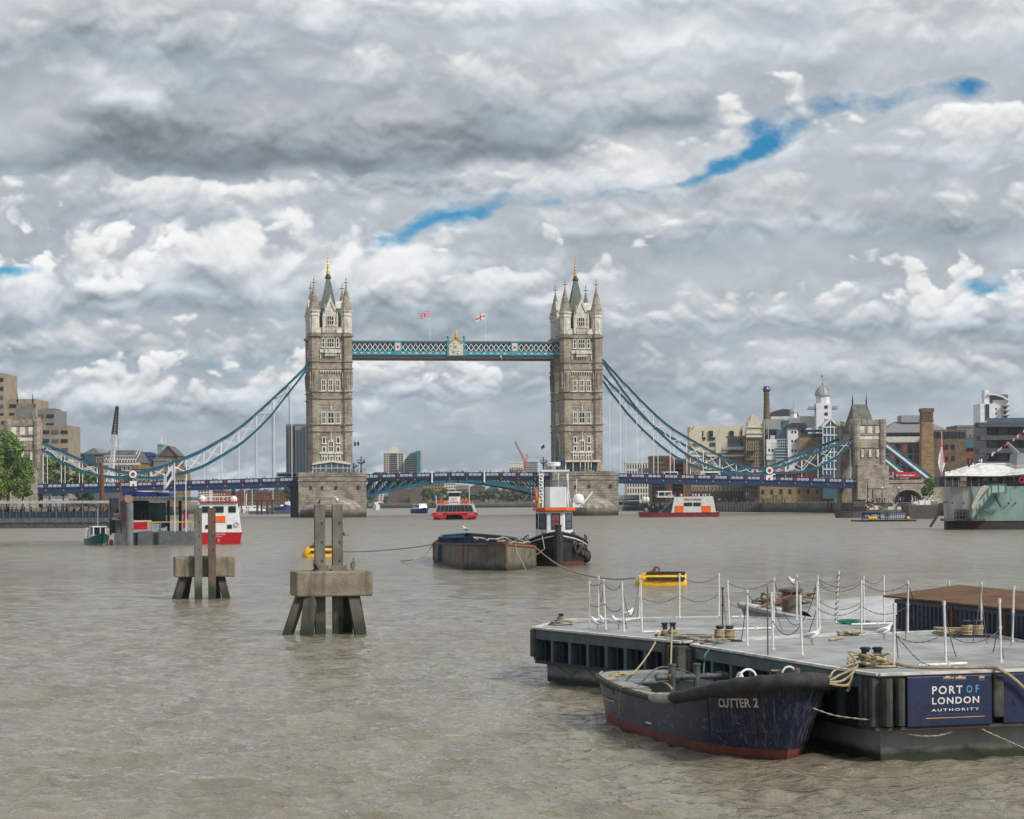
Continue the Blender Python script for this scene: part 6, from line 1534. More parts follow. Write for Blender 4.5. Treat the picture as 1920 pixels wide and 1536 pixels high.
text('ELEANOR ROSE', .26, WHITE, rb, (-.03, .98, 1.12), (0, -1, 0), (0, 0, 1), 'name_lettering'); text('LONDON', .18, WHITE, rb, (-.03, .4, .86), (0, -1, 0), (0, 0, 1), 'name_lettering')
for z in (.55, .35): stern_box('exhaust', WHITE, -.12, .12, z, z + .06, .02, .05)

# --- marina craft under the left span
def yacht(label, px, py, L_, rz, hm, wm_, mast=True, top=None, group=None, h_=1.1, cab=True):
    p_ = WP(px, py); Y = thing('moored_boat', label, 'boat', p_, rz, group)
    m = MB(); b_ = L_ * .14; hull(m, [(-L_ / 2, -L_ / 2, b_ * .8, b_ * .7, h_), (0, 0, b_, b_ * .9, h_), (L_ * .3, L_ * .28, b_ * .7, b_ * .5, h_ * 1.1), (L_ / 2, L_ * .45, .1, .05, h_ * 1.25)], (0, 0, 0, 1), .1, 0, (0, .5, 1)); m.build('hull', [hm, OFFW], Y)
    if cab: m = MB(); m.prism([(-L_ * .3, -b_ * .6), (L_ * .18, -b_ * .5), (L_ * .18, b_ * .5), (-L_ * .3, b_ * .6)], h_, h_ + L_ * .13, 0); m.box(-L_ * .25, L_ * .1, -b_ * .62, b_ * .62, h_ + L_ * .05, h_ + L_ * .1, 1); m.build('cabin', [wm_, GLASS], Y)
    if mast: m = MB(); zt_ = ZP(px, top, p_.y).z; m.tube([(0, 0, h_), (0, 0, zt_)], .16, 6); m.bar((0, 0, h_ + 1.5), (-L_ * .35, 0, h_ + 1.6), .2); m.build('mast', OFFW, Y)
rs = random.Random(8); WH2 = MATS['white_paint']
for i, x in enumerate((452, 459, 466, 473, 480)):
    yacht('white yacht under the left span, ' + ['partly behind the red and white boat', 'second from the red and white boat', 'in the middle of the row', 'fourth along the row', 'next to the dark pontoon legs'][i], x, 960.5 + (i % 2), 11, R(250 + rs.uniform(-20, 20)), WHITE, WHITE, i % 2 == 1, 905 - i, 'packed white yachts under the left span', 1.6)
yacht('blue hulled fishing boat just left of the left bridge pier', 541, 961, 15, R(-95), mat('hull_blue', (.015, .05, .25)), WHITE, True, 938, None, 3.0)
yacht('blue and white smaller boat left of the blue hulled fishing boat', 526, 958, 11, R(-60), MATS['hull_blue'], WHITE, True, 916, None, 2.2)
yacht('grey work barge with tall white derrick mast near the left pier', 512, 964, 20, R(5), GREYM, HULLG, True, 903, None, 1.3, False)
for i, (x, yt) in enumerate(((452, 915), (462, 925), (484, 914))): m = MB(); p_ = ZP(x, 955, 1000); m.tube([(p_.x, 1000, 0), (p_.x, 1000, ZP(x, yt, 1000).z)], .32, 6); m.build('mast', [MATS['mast_brown'], OFFW, MATS['mast_brown']][i], label=['thin brown mast beside the yellow warehouse gap', 'pale mast between two brown ones below the deck', 'brown mast in front of the gabled terrace'][i], cat='mast')
m = MB(); L0 = WP(492, 965)
for x in (-1.6, -.3, 1.5, 3.0): m.box(L0.x + x * 1.3 - .35, L0.x + x * 1.3 + .35, L0.y, L0.y + .7, -1, 5.3)
m.box(L0.x - 3, L0.x + 5, L0.y, L0.y + 1.5, 5.2, 5.8); m.build('timber_jetty', mat('jetty_dark', (.05, .04, .035)), label='dark timber jetty legs under the left span', cat='jetty')
m = MB(); s0 = LT - 10.9; 
for t in (-4, 4, 12, 20): m = MB(); m.box(s0 - 1.2, s0 - .1, t, t + 1.6, -1, 11.0); m.build('pier_column', BLACK, bridge)
# floating boats seen through the middle span
yacht('white river bus with orange panel right of the left pier', 706, 956.5, 14, R(-90), WHITE, WHITE, False, None, None, 2.6)
p_ = WP(706, 957); m = MB(); m.box(p_.x - 1.6, p_.x + 1.2, p_.y - 8.2, p_.y - 8.0, 1.0, 2.4); m.build('orange_panel', ORANGE, bpy.data.objects['moored_boat.008'] if False else None, label='bright orange bow panel of the distant white river bus', cat='panel') if False else None
for i, (x, w_) in enumerate(((733, 26), (762, 30), (786, 20))):
    q_ = WP(x, 951.5); b_ = thing('houseboat', ['white houseboat moored left of the marquee roofs on the far bank', 'long houseboat under white marquee roofs on the far bank', 'low dark houseboat left of the blue and white launch'][i], 'boat', q_); L_ = w_ * q_.y / F
    m = MB(); m.prism([(-L_ / 2, -2), (L_ / 2, -2), (L_ / 2 + 1.2, 0), (L_ / 2, 2), (-L_ / 2, 2)], -.5, 1.6); m.build('hull', [BLACK, RUSTM, BLACK][i], b_); m = MB(); m.box(-L_ * .4, L_ * .4, -1.6, 1.6, 1.6, 4.2, 0)
    for j in range(6): m.box(-L_ * .36 + j * L_ * .125, -L_ * .36 + j * L_ * .125 + .8, -1.7, -1.5, 2.3, 3.4, 1)
    m.build('cabin', [WHITE, GLASS], b_)
    if i == 1:
        m = MB()
        for x_ in (-3, 2.5): m.slab([(x_ - 2.6, 4.2), (x_ + 2.6, 4.2), (x_, 7.0)], -1.8, 1.8)
        m.build('marquee_roof', WHITE, b_)
# --- red sightseeing boat in the middle
sb = thing('sightseeing_boat', 'red hulled sightseeing boat with glazed saloon heading out under the bridge', 'boat', WP(852, 974.5), R(-90)); sb.location.z = 0
m = MB(); W2 = 6.1
st_ = [(-26, -26, W2 * .9, W2 * .85, 1.7), (-6, -6, W2, W2 * .95, 1.7), (-.6, -1, W2 * .96, W2 * .9, 1.9), (0, -.6, W2 * .93, W2 * .7, 1.9)]
hull(m, st_, (0, 0, 0, 1), .2, 0); m.prism([(-26, -W2 * .9), (.0, -W2 * .93), (.0, W2 * .93), (-26, W2 * .9)], 1.6, 1.95)
for sg in (-1, 1): m.slabx([(sg * 2.0, 1.3), (sg * 6.3, 1.7), (sg * 6.3, 1.1), (sg * 3.0, .1), (sg * 2.4, .1)], -8, .35)
m.slabx([(-2.1, 1.35), (2.1, 1.35), (2.1, 1.7), (-2.1, 1.7)], -8, .3); m.build('hull', [RED, OFFW], sb)
m = MB(); m.slabx([(-5.4, 1.9), (5.6, 1.9), (4.9, 4.05), (-4.7, 4.05)], -24, -1.0); m.build('saloon', mat('saloon_grey', (.45, .46, .48)), sb)
for i in range(9):
    x0 = -5.0 + i * 1.14; m = MB(); f0, f1 = (x0 / 5.4) * .6, ((x0 + 1.0) / 5.4) * .6
    m.slabx([(x0, 2.15), (x0 + 1.0, 2.15), (x0 + 1.0 - f1, 3.9), (x0 - f0, 3.9)], -1.0, -.9); m.build('saloon_window', GLASS, sb)
m = MB(); m.box(-23, -1.6, -4.9, 4.9, 4.0, 4.2); m.bar((-1.6, -4.8, 5.0), (-1.6, 4.9, 5.0), .08); 
for y in np.linspace(-4.8, 4.9, 14): m.bar((-1.6, y, 4.1), (-1.6, y, 5.0), .07)
m.build('upper_deck', OFFW, sb)
m = MB(); m.box(-4.2, -1.9, -1.5, 1.5, 4.1, 6.2, 0); m.prism([(-4.4, -1.9), (-1.6, -1.9), (-1.6, 1.9), (-4.4, 1.9)], 7.3, 7.6, 0); m.prism([(-4.1, -1.3), (-2.0, -1.3), (-2.0, 1.3), (-4.1, 1.3)], 6.2, 7.3, 1, [(-4.1, -1.4), (-1.8, -1.4), (-1.8, 1.4), (-4.1, 1.4)]); m.build('wheelhouse', [WHITE, GLASS], sb)
m = MB()
for y in (-4.0, -3.3, -2.6, 2.2, 3.0, 3.8): m.torus((-1.4, y, 4.7), .46, .085, 'x', 16, 6)
m.build('life_ring', [ORANGE], sb)
m = MB(); m.tube([(-8, 3.9, 4), (-8, 3.9, ZP(887, 908, sb.location.y).z)], .09, 5); m.tube([(-16, -5.5, 4), (-16, -5.5, 6.6)], .1, 5); m.build('flagstaff', WHITE, sb)
text('CITY', .75, RED, sb, (-1.85, -.9, 5.25), (0, 1, 0), (0, 0, 1)); text('CRUISES', .6, RED, sb, (-1.85, -1.3, 4.5), (0, 1, 0), (0, 0, 1))
for y in (-4.6, 3.6): text('CRUISES', .4, WHITE, sb, (.4, y, 1.35), (0, 1, 0), (0, 0, 1))
rs = random.Random(3)
for i in range(12):
    q_ = sb.matrix_basis @ Vector((rs.uniform(-18, -3), rs.uniform(-4.2, 4.2), 4.2)); person(rs.choice(['orange', 'red', 'orange']) if i % 2 else 'black', q_, rs.uniform(0, 6), 'passenger in %s on the upper deck of the red sightseeing boat' % ('bright clothes' if i % 2 else 'black'), 'passengers on the red sightseeing boat ' + ('in bright clothes' if i % 2 else 'in black'), 1.0)
lb = thing('launch', 'small blue and white launch following behind the red sightseeing boat', 'boat', WP(797, 963), R(-70)); s_ = [(-12, -12, 2.4, 2.2, 1.7), (-4, -4, 2.6, 2.3, 1.8), (0, -.6, 1.6, 1.0, 2.1), (1.4, .4, .2, .1, 2.4)]
m = MB(); hull(m, s_, (0, 0, 0, 1), .3, .2); m.build('hull', [mat('launch_blue', (.03, .05, .18)), OFFW], lb); m = MB(); m.prism([(-10, -2), (-2, -1.8), (-2, 1.8), (-10, 2)], 1.8, 3.9, 0, [(-9.6, -1.7), (-3, -1.5), (-3, 1.5), (-9.6, 1.7)]); m.box(-9, -2.7, -1.85, 1.85, 2.6, 3.4, 1); m.build('cabin', [WHITE, GLASS], lb)

# --- white and orange cruise boat on the right
cbz = WP(1272, 969.5).y; cb = thing('cruise_boat', 'white cruise boat with orange end panels and red lettering right of the right pier', 'boat', (WP(1272, 969.5).x, cbz, 0))
L = cb.location; kx = lambda x: ZP(x, 950, cbz).x - L.x; kz2 = lambda y: ZP(1272, y, cbz).z
m = MB(); hull(m, [(kx(1197), kx(1200), 2.6, 2.3, 1.5), (kx(1230), kx(1230), 3.2, 3.0, 1.3), (kx(1340), kx(1336), 3.2, 3.0, 1.35), (kx(1348), kx(1346), 2.9, 2.5, 1.6)], (0, 0, 0, 1), .3, 0); m.build('hull', [mat('maroon', (.22, .02, .03), (.14, .015, .02), streak=.3), GREYC], cb)
CW_ = mat('cruise_white', (.62, .62, .60), (.5, .5, .48), streak=.2)
m = MB(); m.slab([(kx(1257), kz2(962)), (kx(1341), kz2(962)), (kx(1335), kz2(931)), (kx(1263), kz2(932))], -2.9, 2.9); m.build('superstructure', CW_, cb, bev=.06)
for x0, x1 in ((1266, 1281.5), (1316, 1333)): px_box(cb, 'orange_panel', ORANGE, x0, x1, 948.5, 961.5, cbz - 3.05, .2)
for x0, x1 in ((1282.5, 1298), (1300, 1314)): px_box(cb, 'window', GLASS, x0, x1, 942.5, 949, cbz - 3.0, .15)
m = MB(); q = [(kx(x), kz2(y)) for x, y in ((1236, 962), (1256, 962), (1261, 938))]; m.slab(q, -2.8, 2.8); m.build('slanted_glass', GLASS, cb)
px_box(cb, 'upper_deck', OFFW, 1232, 1264, 930, 933, cbz - 2.8, 5.6); px_box(cb, 'roof_bar', WHITE, 1233, 1260, 921, 923, cbz - 2.4, 4)
for x in (1234, 1246, 1258): px_box(cb, 'stanchion', WHITE, x, x + 1, 922, 932, cbz - 2.6, .15)
text('citycruises', 1.15, RED, cb, (kx(1281), -2.97, kz2(938.5)), (1, 0, 0), (0, 0, 1), ext=.03, space=1.02)
m = MB(); rs = random.Random(12)
for i in range(9): x = kx(1206 + i * 4.2); m.ball((x, rs.uniform(-2, 1), rs.uniform(1.8, 3.4)), rs.uniform(.6, 1.0), i % 2, sz=1.3, n=8, m=5)
for i in range(10): m.bar((kx(1203 + i * 5), -2.7, 1.3), (kx(1203 + i * 5), -2.7, 2.7), .08, k=0)
m.bar((kx(1203), -2.7, 2.7), (kx(1250), -2.7, 2.7), .08); m.box(kx(1210), kx(1235), -1.5, 1.5, 1.3, 3.8); m.build('deck_gear', [BLACK, GREYC], cb)
m = MB()
for x in (1207, 1213): m.ball((kx(x), -1.6, 5.0), .75, sz=1.3, n=8, m=5)
m.build('life_raft', OFFW, cb)
rs = random.Random(6)
for i in range(34):
    dr = rs.choice(['black', 'white', 'red', 'blue', 'black', 'grey', 'pink', 'white']); p_ = ZP(rs.uniform(1225, 1334), 931.5, cbz + rs.uniform(-2.3, 2.3)); person(dr, (p_.x, p_.y, kz2(931) - .75), rs.uniform(0, 6), 'passenger in %s on top of the white and orange cruise boat' % dr, 'passengers in %s on the cruise boat' % dr, .98)
# boats squeezed between the right pier and the cruise boat
for i, (x, y, lab, hm) in enumerate(((1166, 957, 'white river boat with orange stripe tucked beside the right pier', WHITE), (1184, 958, 'dark covered landing stage boat between the pier and the cruise boat', BLACK))):
    q_ = WP(x, y); b_ = thing('moored_boat', lab, 'boat', q_); m = MB(); m.box(-4, 4, -3, 3, -.5, 1.8, 0); m.build('hull', hm, b_); m = MB(); m.box(-3.6, 3.4, -2.5, 2.5, 1.8, 4.4, 0); m.box(-3.4, 3.2, -2.6, -2.4, 2.6, 3.8, 1); m.box(-3.7, 3.5, -2.7, 2.7, 4.6, 5.2, 2); m.box(-3.2, 3, -2.3, 2.3, 5.2, 7.0, 0); m.build('cabin', [WHITE if i == 0 else GREYM, GLASS, ORANGE if i == 0 else BLACK], b_)

# --- moored craft in front of the right abutment
dt = thing('barge_tug', 'dark brown old tug with varnished wheelhouse near the right abutment', 'tug', WP(1597, 971), R(178)); s_ = [(-6, -6, 1.8, 1.5, 1.9), (0, 0, 2.2, 2.0, 1.6), (3, 2.8, 1.6, 1.2, 1.9), (4.8, 4.3, .15, .1, 2.5)]
m = MB(); hull(m, s_, (0, 0, 0, 1), .3, .3); m.build('hull', [mat('old_hull', (.11, .10, .09), (.07, .063, .055), streak=.4, rust=.2), BLACK], dt); m = MB(); m.box(-3.8, .6, -1.4, 1.4, 1.5, 3.0); m.build('deckhouse', BLACK, dt)
m = MB(); m.box(-3.4, -.4, -1.2, 1.2, 3.0, 4.6, 0); m.box(-3.2, -2.0, 1.15, 1.3, 3.5, 4.3, 1); m.box(-1.7, -.6, 1.15, 1.3, 3.5, 4.3, 1); m.box(-3.6, -.2, -1.4, 1.4, 4.6, 4.75, 2); m.build('wheelhouse', [mat('varnish', (.22, .07, .025)), GLV[1], BLACK], dt)
fl = thing('floating_stage', 'low black floating stage with blue sign and white fenced cage', 'pontoon', WP(1660, 978)); fz = fl.location.y
px_box(fl, 'float', BLACK, 1602, 1718, 975.5, 980, fz, 5); px_box(fl, 'blue_sign', mat('sign_navy', (.02, .03, .14)), 1617, 1650, 962.5, 971.5, fz - .1, .2); px_box(fl, 'white_screen', mat('screen_white', (.6, .63, .68)), 1667, 1699, 962, 972, fz, .2)
L = fl.location; text('CANTERNON', .75, WHITE, fl, (ZP(1622, 970, fz).x - L.x, -.14, ZP(1622, 969.6, fz).z - L.z), (1, 0, 0), (0, 0, 1), squash=.95)
m = MB()
for x in (1616, 1632, 1650, 1660, 1664, 1700, 1703): a_ = ZP(x, 961, fz) - L; m.bar((a_.x, -.2, .4), (a_.x, -.2, a_.z), .18)
for y in (961.5, 973): a_, b_ = ZP(1616, y, fz) - L, ZP(1703, y, fz) - L; m.bar((a_.x, -.25, a_.z), (b_.x, -.25, b_.z), .16)
for i in range(8): a_ = ZP(1669 + i * 4, 962, fz) - L; b_ = ZP(1669 + i * 4, 972, fz) - L; m.bar((a_.x, -.08, a_.z), (b_.x, -.08, b_.z), .09)
m.build('cage_frame', NAVY, fl); m = MB()
for x in (1630, 1636, 1641, 1702): a_ = ZP(x, 974, fz) - L; m.ball((a_.x, -.4, .75), .38)
m.build('yellow_float', YELLOW, fl)
def lighter(label, x0, x1, yt, yw, mt_, dp=8, cargo=None, name='moored_barge', taper=.12):
    q_ = WP((x0 + x1) / 2, yw); B_ = thing(name, label, 'barge', q_); w2 = (x1 - x0) / 2 * q_.y / F; h_ = ZP(x0, yt, q_.y).z
    m = MB(); bot = [(-w2 * (1 - taper), 0), (w2 * (1 - taper), 0), (w2 * (1 - taper), dp), (-w2 * (1 - taper), dp)]; top = [(-w2, -.4), (w2, -.4), (w2, dp + .4), (-w2, dp + .4)]
    m.prism(bot, -.5, h_, 0, top); m.build('hull', mt_, B_, bev=.1)
    m = MB(); rs = random.Random(int(x0)); 
    for i in range(34):
        x = rs.uniform(-w2 * .85, w2 * .85); s__ = rs.uniform(.25, .8); m.box(x - s__, x + s__, -.2 + rs.uniform(0, 1.5), rs.uniform(1.6, 3.5), h_ - .1, h_ + rs.uniform(.2, 1.2), rs.randint(0, 3))
    for i in range(14): x = rs.uniform(-w2 * .9, w2 * .9); m.bar((x, 1, h_), (x + rs.uniform(-3, 3), 1, h_ + rs.uniform(.8, 2.4)), .14, k=rs.randint(0, 3))
    m.build('deck_cargo', cargo or [GREYC, RUSTM, OFFW, BLACK], B_); return B_
OLDH = MATS['old_hull']
lighter('wide black barge with anchor and piled white gear right of the floating stage', 1702, 1758, 947, 973, OLDH, 9, [OFFW, GREYC, WHITE, OFFW])
lighter('flat grey deck barge heaped with timber behind the floating stage', 1609, 1700, 956, 968, HULLG, 6, [RUSTM, OFFW, CREAM, GREYC])
lighter('row barge with small skiffs alongside behind the timber barge', 1626, 1690, 947, 962, OLDH, 6, [RUSTM, RED, OFFW, GREYM])
lighter('low brown barge with upturned skiffs between the old tug and the blue boat', 1612, 1655, 948, 964, mat('brown_hull', (.14, .10, .075), (.09, .065, .05), streak=.4), 5, [RUSTM, OFFW, BLACK, RED])
rs = random.Random(77)
for i, x in enumerate((1631, 1646, 1661, 1676, 1722, 1738, 1750)):
    q_ = WP(x, 961 + i % 2); L_ = 4.2; B_ = thing('skiff', ['pale skiff left of the quay lamp', 'dark skiff under the quay lamp', 'white skiff right of the quay lamp', 'small skiff by the bow of the blue boat', 'white dinghy on the left end of the black barge', 'white covered dinghy in the middle of the black barge', 'upright white dinghy at the right end of the black barge'][i], 'boat', (q_.x, q_.y - 2 if x > 1700 else q_.y, 3.0 if x > 1700 else 2.2), R(rs.uniform(-50, 50)))
    m = MB(); hull(m, [(-L_ / 2, -L_ / 2, .7, .6, .8), (0, 0, .9, .8, .7), (L_ / 2, L_ * .42, .05, .05, 1.0)], (0, 0, 0, 1), .1, .1, (0, .5, 1), zb=-.2); m.build('hull', [[OFFW, BLACK, WHITE, GREYM, WHITE, OFFW, WHITE][i], RUSTM], B_)
    if i in (1, 3, 4, 6): m = MB(); m.tube([(0, 0, .5), (rs.uniform(-.4, .4), 0, rs.uniform(4, 7))], .1, 5); m.build('mast', [OFFW, BLACK][i % 2], B_)
bt = thing('fishing_boat', 'blue hulled boat with white windowed wheelhouse before the quay arch', 'boat', WP(1696, 962)); zb_ = bt.location.y
L = bt.location; q = [ZP(x, y, zb_) - L for x, y in ((1684, 962), (1712, 962), (1716, 942), (1702, 941), (1680, 942))]; m = MB(); m.slab([(v.x, v.z) for v in q], 0, 4); m.build('hull', BLUEC, bt)
px_box(bt, 'wheelhouse', WHITE, 1692, 1711, 929, 941, zb_ + .5, 3)
for i in range(4): px_box(bt, 'window', GLASSB, 1693.5 + i * 4.4, 1696.8 + i * 4.4, 931, 936, zb_ + .4, .2)
m = MB(); c = ZP(1697, 944, zb_) - L; m.torus((c.x, -.15, c.z), .35, .12, 'y', 12, 6); m.build('life_ring', ORANGE, bt)
# quay furniture on the right: lamps and people
for i, (x, yt, lab) in enumerate(((1654, 915, 'black quay lamp with white globe below the abutment tower'), (1685, 915, 'white globe quay lamp at the crown of the arch'), (1729.5, 914, 'white globe quay lamp beside the young green tree'))):
    q_ = ZP(x, yt, 640); g_ = thing('quay_lamp', lab, 'street lamp', (q_.x, 640, 3.5)); h_ = q_.z - 3.5
    m = MB(); m.lathe((0, 0, 0), [(.3, 0), (.28, .8), (.14, 1.0), (.1, h_ - .3)], 8); m.build('post', BLACK, g_); m = MB(); m.ball((0, 0, h_), .36); m.build('globe', WHITE, g_, smooth=True)
m = MB()
for x in (1627, 1636): q_ = ZP(x, 908 if x < 1630 else 918, 636); m.bar((q_.x, 636, 2), (q_.x, 636, q_.z), .3)
a_, b_ = ZP(1627, 917, 636), ZP(1663, 917, 636); m.bar(a_, b_, .25); m.build('goalpost_frame', BLACK, label='black steel frame in front of the abutment tower', cat='frame')
rs = random.Random(21)
for i in range(22):
    dr = rs.choice(['red', 'blue', 'white', 'black', 'pink', 'grey']); x = rs.uniform(1630, 1745); a_, b_ = ray(x, 940); person(dr, (a_ * 632, 632 + rs.uniform(0, 5), 3.6), rs.uniform(0, 6), 'person in %s on the quay before the right abutment' % dr, 'people in %s on the right quay' % dr, 1.0)
for i in range(14):
    dr = rs.choice(['red', 'blue', 'white', 'black', 'grey']); x = rs.uniform(1345, 1440); a_, b_ = ray(x, 940); z = 868 - (x - 1345) * .45; person(dr, (a_ * z, z, 3.6), rs.uniform(0, 6), 'person in %s on the wharf terrace below the ochre warehouse' % dr, 'people in %s on the wharf terrace' % dr, 1.0)
# --- lorry, bus and vans on the bridge approach
s1, zt1 = BS(1684, 900, 3); zt = APZ + .25; lr = thing('box_lorry', 'white cab lorry with bright red box side driving on the right approach', 'lorry', BW(s1, 3, zt - .1), TH); zt = zt + 0
w_ = (BS(1724, 900, 3)[0] - BS(1678, 900, 3)[0]); hL = BS(1700, 885, 3)[1] - (zt - .1); x0 = BS(1678, 900, 3)[0] - s1
m = MB(); m.box(x0, x0 + w_, 0, 2.5, .9, hL, 0); m.build('box', mat('lorry_red', (.55, .015, .03)), lr, bev=.05)
m = MB(); m.slab([(x0 - .3, .5), (x0 - .3, hL - .1), (x0 - 1.1, hL - .3), (x0 - 2.2, 2.0), (x0 - 2.4, .5)], .1, 2.4); m.build('cab', WHITE, lr, bev=.1)
m = MB(); m.slab([(x0 - 1.0, 1.7), (x0 - 1.0, 2.7), (x0 - 1.3, 2.7), (x0 - 2.0, 1.8)], 0.05, 0.15); m.build('side_window', GLASS, lr)
for x in (x0 - 1.4, x0 + w_ - 1.6, x0 + w_ - 2.8): m = MB(); m.lathe((0, 0, 0), [(.5, -.15), (.5, .15)], 14); m.xf(Matrix.Translation((x, .2, .5)) @ Matrix.Rotation(math.pi / 2, 4, 'X')); m.build('wheel', RUBBER, lr)
text('The underfloor heating store', .62, WHITE, lr, (x0 + 1.5, -.04, hL - 1.3), (1, 0, 0), (0, 0, 1), squash=.74, off=.03); text('www . theunderfloorheatingstore', .42, WHITE, lr, (x0 + .3, -.04, hL - 2.2), (1, 0, 0), (0, 0, 1), squash=.8, off=.02)
m = MB(); m.lathe((0, 0, 0), [(.5, 0), (.5, .05)], 6); m.xf(Matrix.Translation((x0 + .8, -.01, hL - 1.2)) @ Matrix.Rotation(math.pi / 2, 4, 'X')); m.build('logo', WHITE, lr)
def on_deck(px, t=8): s_ = BS(px, 890, t)[0]; return s_, lerp1(PT if s_ < LT else PR if s_ > RT else MID, s_) - 1.3
def vehicle(name, label, px, L_, h_, mt_, dbl=False, van=False):
    s_, z = on_deck(px); V_ = thing(name, label, 'bus' if dbl or L_ > 8 else 'van' if van else 'car', BW(s_, 8, z), TH)
    m = MB(); r_ = .5 if not van else .1
    m.slab([(-L_ / 2, .35), (L_ / 2, .35), (L_ / 2, h_ * .55), (L_ / 2 - r_, h_), (-L_ / 2 + r_ * .5, h_), (-L_ / 2, h_ * .6)], 0, 2.2 if L_ > 5 else 1.8); m.build('body', mt_, V_, bev=.12)
    m = MB(); m.box(-L_ / 2 + .5, L_ / 2 - .4, -.03, .05, h_ * .58, h_ * .84); m.build('windows', GLASS, V_)
    for x in (-L_ * .32, L_ * .32): m = MB(); m.lathe((0, 0, 0), [(.42, -.12), (.42, .12)], 12); m.xf(Matrix.Translation((x, .1, .42)) @ Matrix.Rotation(math.pi / 2, 4, 'X')); m.build('wheel', RUBBER, V_)
vehicle('double_decker_bus', 'red topped bus passing behind the right hinge of the chain', 1483, 11, 3.6, RED, True)
vehicle('coach', 'white coach just right of the right chain hinge', 1470, 9, 2.4, WHITE)
vehicle('delivery_van', 'white delivery van under the right chains left of the hinge', 1332, 6.5, 2.6, WHITE, van=True)
vehicle('delivery_van', 'small white van roof showing under the middle of the right chains', 1258, 5, 2.3, WHITE, van=True)
vehicle('dark_car', 'dark car with pale windows on the middle span near the left pier', 714, 4.6, 1.9, mat('car_green', (.03, .06, .06)))
vehicle('coach', 'pale blue coach on the left span beside the left pier', 547, 10, 3.0, mat('coach_blue', (.25, .35, .42)))

# --- warship at the right edge
wz = 345.0
ws = thing('warship', 'pale green and grey warship stern with white awning and bow guns at the right edge', 'ship', (ZP(1850, 940, wz).x, wz, 0)); L = ws.location
SG = mat('ship_green', (.29, .44, .395), (.235, .365, .33), scale=.3, streak=.45, rough=.5); SGR = mat('ship_grey', (.43, .43, .42), (.33, .335, .33), scale=.3, streak=.45, rough=.5, rust=.12); BOOT = mat('ship_boot', (.045, .04, .03), (.03, .028, .02), algae=(-.2, .6))
def sx(x, z=wz): return ZP(x, 940, z).x - L.x
def sz_(y, z=wz): return ZP(1850, y, z).z
plan = [(1779, 5.0), (1778, 2.2), (1784, .8), (1806, 0.0), (1835, -.5), (1990, -2.5), (2100, -3), (2100, 16), (1830, 13), (1796, 10)]
top_ = [(sx(x), y) for x, y in plan]; low = [(sx(x + (4 if x < 1800 else 0)), y + .6) for x, y in plan]
m = MB(); n = len(plan); levels = [(-1.0, low, 1), (1.15, low, 1), (sz_(912), top_, 0)]
m.prism(low, -1.0, sz_(975.5), 1); m.prism(low, sz_(975.5), sz_(912), 0, top_)
for i in range(len(m.k)): m.k[i] = m.k[i]
m.build('hull', [SGR, BOOT], ws)
gq = [(sx(1835), -.62), (sx(1990), -2.62), (sx(2100), -3.12), (sx(2100), -2.9), (sx(1990), -2.4), (sx(1835), -.4)]
m = MB(); m.add([(a, b + .6, sz_(977)) for a, b in gq[:3]] + [(a, b, sz_(912)) for a, b in gq[:3]], [(0, 1, 4, 3), (1, 2, 5, 4)])
m.add([(sx(1832), -.3, sz_(977)), (sx(1835), -.02, sz_(977)), (sx(1835), -.62, sz_(912)), (sx(1820), -.4, sz_(912))], [(0, 1, 2, 3)])
m.build('green_side', SG, ws)
m = MB()
for x, y in ((1887, 944), (1900, 944), (1888, 944), (1770, 941), (1774, 942), (1786, 943), (1807, 943)): m = MB(); c = (sx(x), 0, sz_(y)); m.lathe((0, 0, 0), [(.14, 0), (.14, .12)], 10); m.xf(Matrix.Translation((c[0], -1.25 if x > 1830 else .1, c[2])) @ Matrix.Rotation(math.pi / 2, 4, 'X')); m.build('porthole', BLACK, ws)
m = MB(); m.prism([(sx(1766), -1.6), (sx(1840), -1.6), (sx(1850), .5), (sx(1772), 4)], sz_(976.5), sz_(972.5)); m.build('floating_catamaran', mat('old_timber', (.12, .09, .06), (.07, .055, .04)), ws)
m = MB()
for i in range(6): m.bar((sx(1784 + i * 6), -1.0, sz_(973)), (sx(1784 + i * 6), -1.0, sz_(954)), .12)
for y in (973, 966, 958): m.bar((sx(1784), -1.0, sz_(y)), (sx(1814), -1.0, sz_(y)), .12)
m.box(sx(1790), sx(1812), -.3, .3, sz_(973), sz_(955), 1); m.build('cage', [GREYC, BLACK], ws)
# awning
def aw(x, y, d): return (sx(x), d, sz_(y))
m = MB(); vs = [aw(1770, 892, -1), aw(1800, 892, -1.2), aw(1840, 893, -1.5), aw(1870, 893, -1.8), aw(1935, 888, -2.5), aw(1779, 884, 3), aw(1805, 881, 4), aw(1830, 872, 4), aw(1845, 867.5, 4), aw(1910, 868, 4), aw(1940, 868, 4), aw(1779, 888, 10), aw(1845, 872, 11), aw(1940, 872, 11)]
m.add(vs, [(0, 1, 6, 5), (1, 2, 7, 6), (2, 8, 7), (2, 3, 9, 8), (3, 4, 10, 9), (5, 6, 7, 8, 12, 11), (8, 9, 10, 13, 12)]); o_ = m.build('awning', mat('awning_white', (.66, .65, .63)), ws); sdf = o_.modifiers.new('thickness', 'SOLIDIFY'); sdf.thickness = .05
m = MB(); m.box(sx(1775), sx(1990), 6, 10, sz_(912), sz_(893), 0); m.build('deckhouse', mat('deckhouse_grey', (.16, .17, .165), (.07, .075, .08), scale=.9), ws)
m = MB(); rs = random.Random(3)
for x in (1771, 1785, 1796, 1820, 1834, 1851, 1866, 1880, 1900): m.bar((sx(x), -.6, sz_(912)), (sx(x), -.6, sz_(891)), .14)
for i in range(40): m.bar((sx(1771 + i * 3.6), -.5, sz_(912)), (sx(1771 + i * 3.6), -.5, sz_(902)), .05)
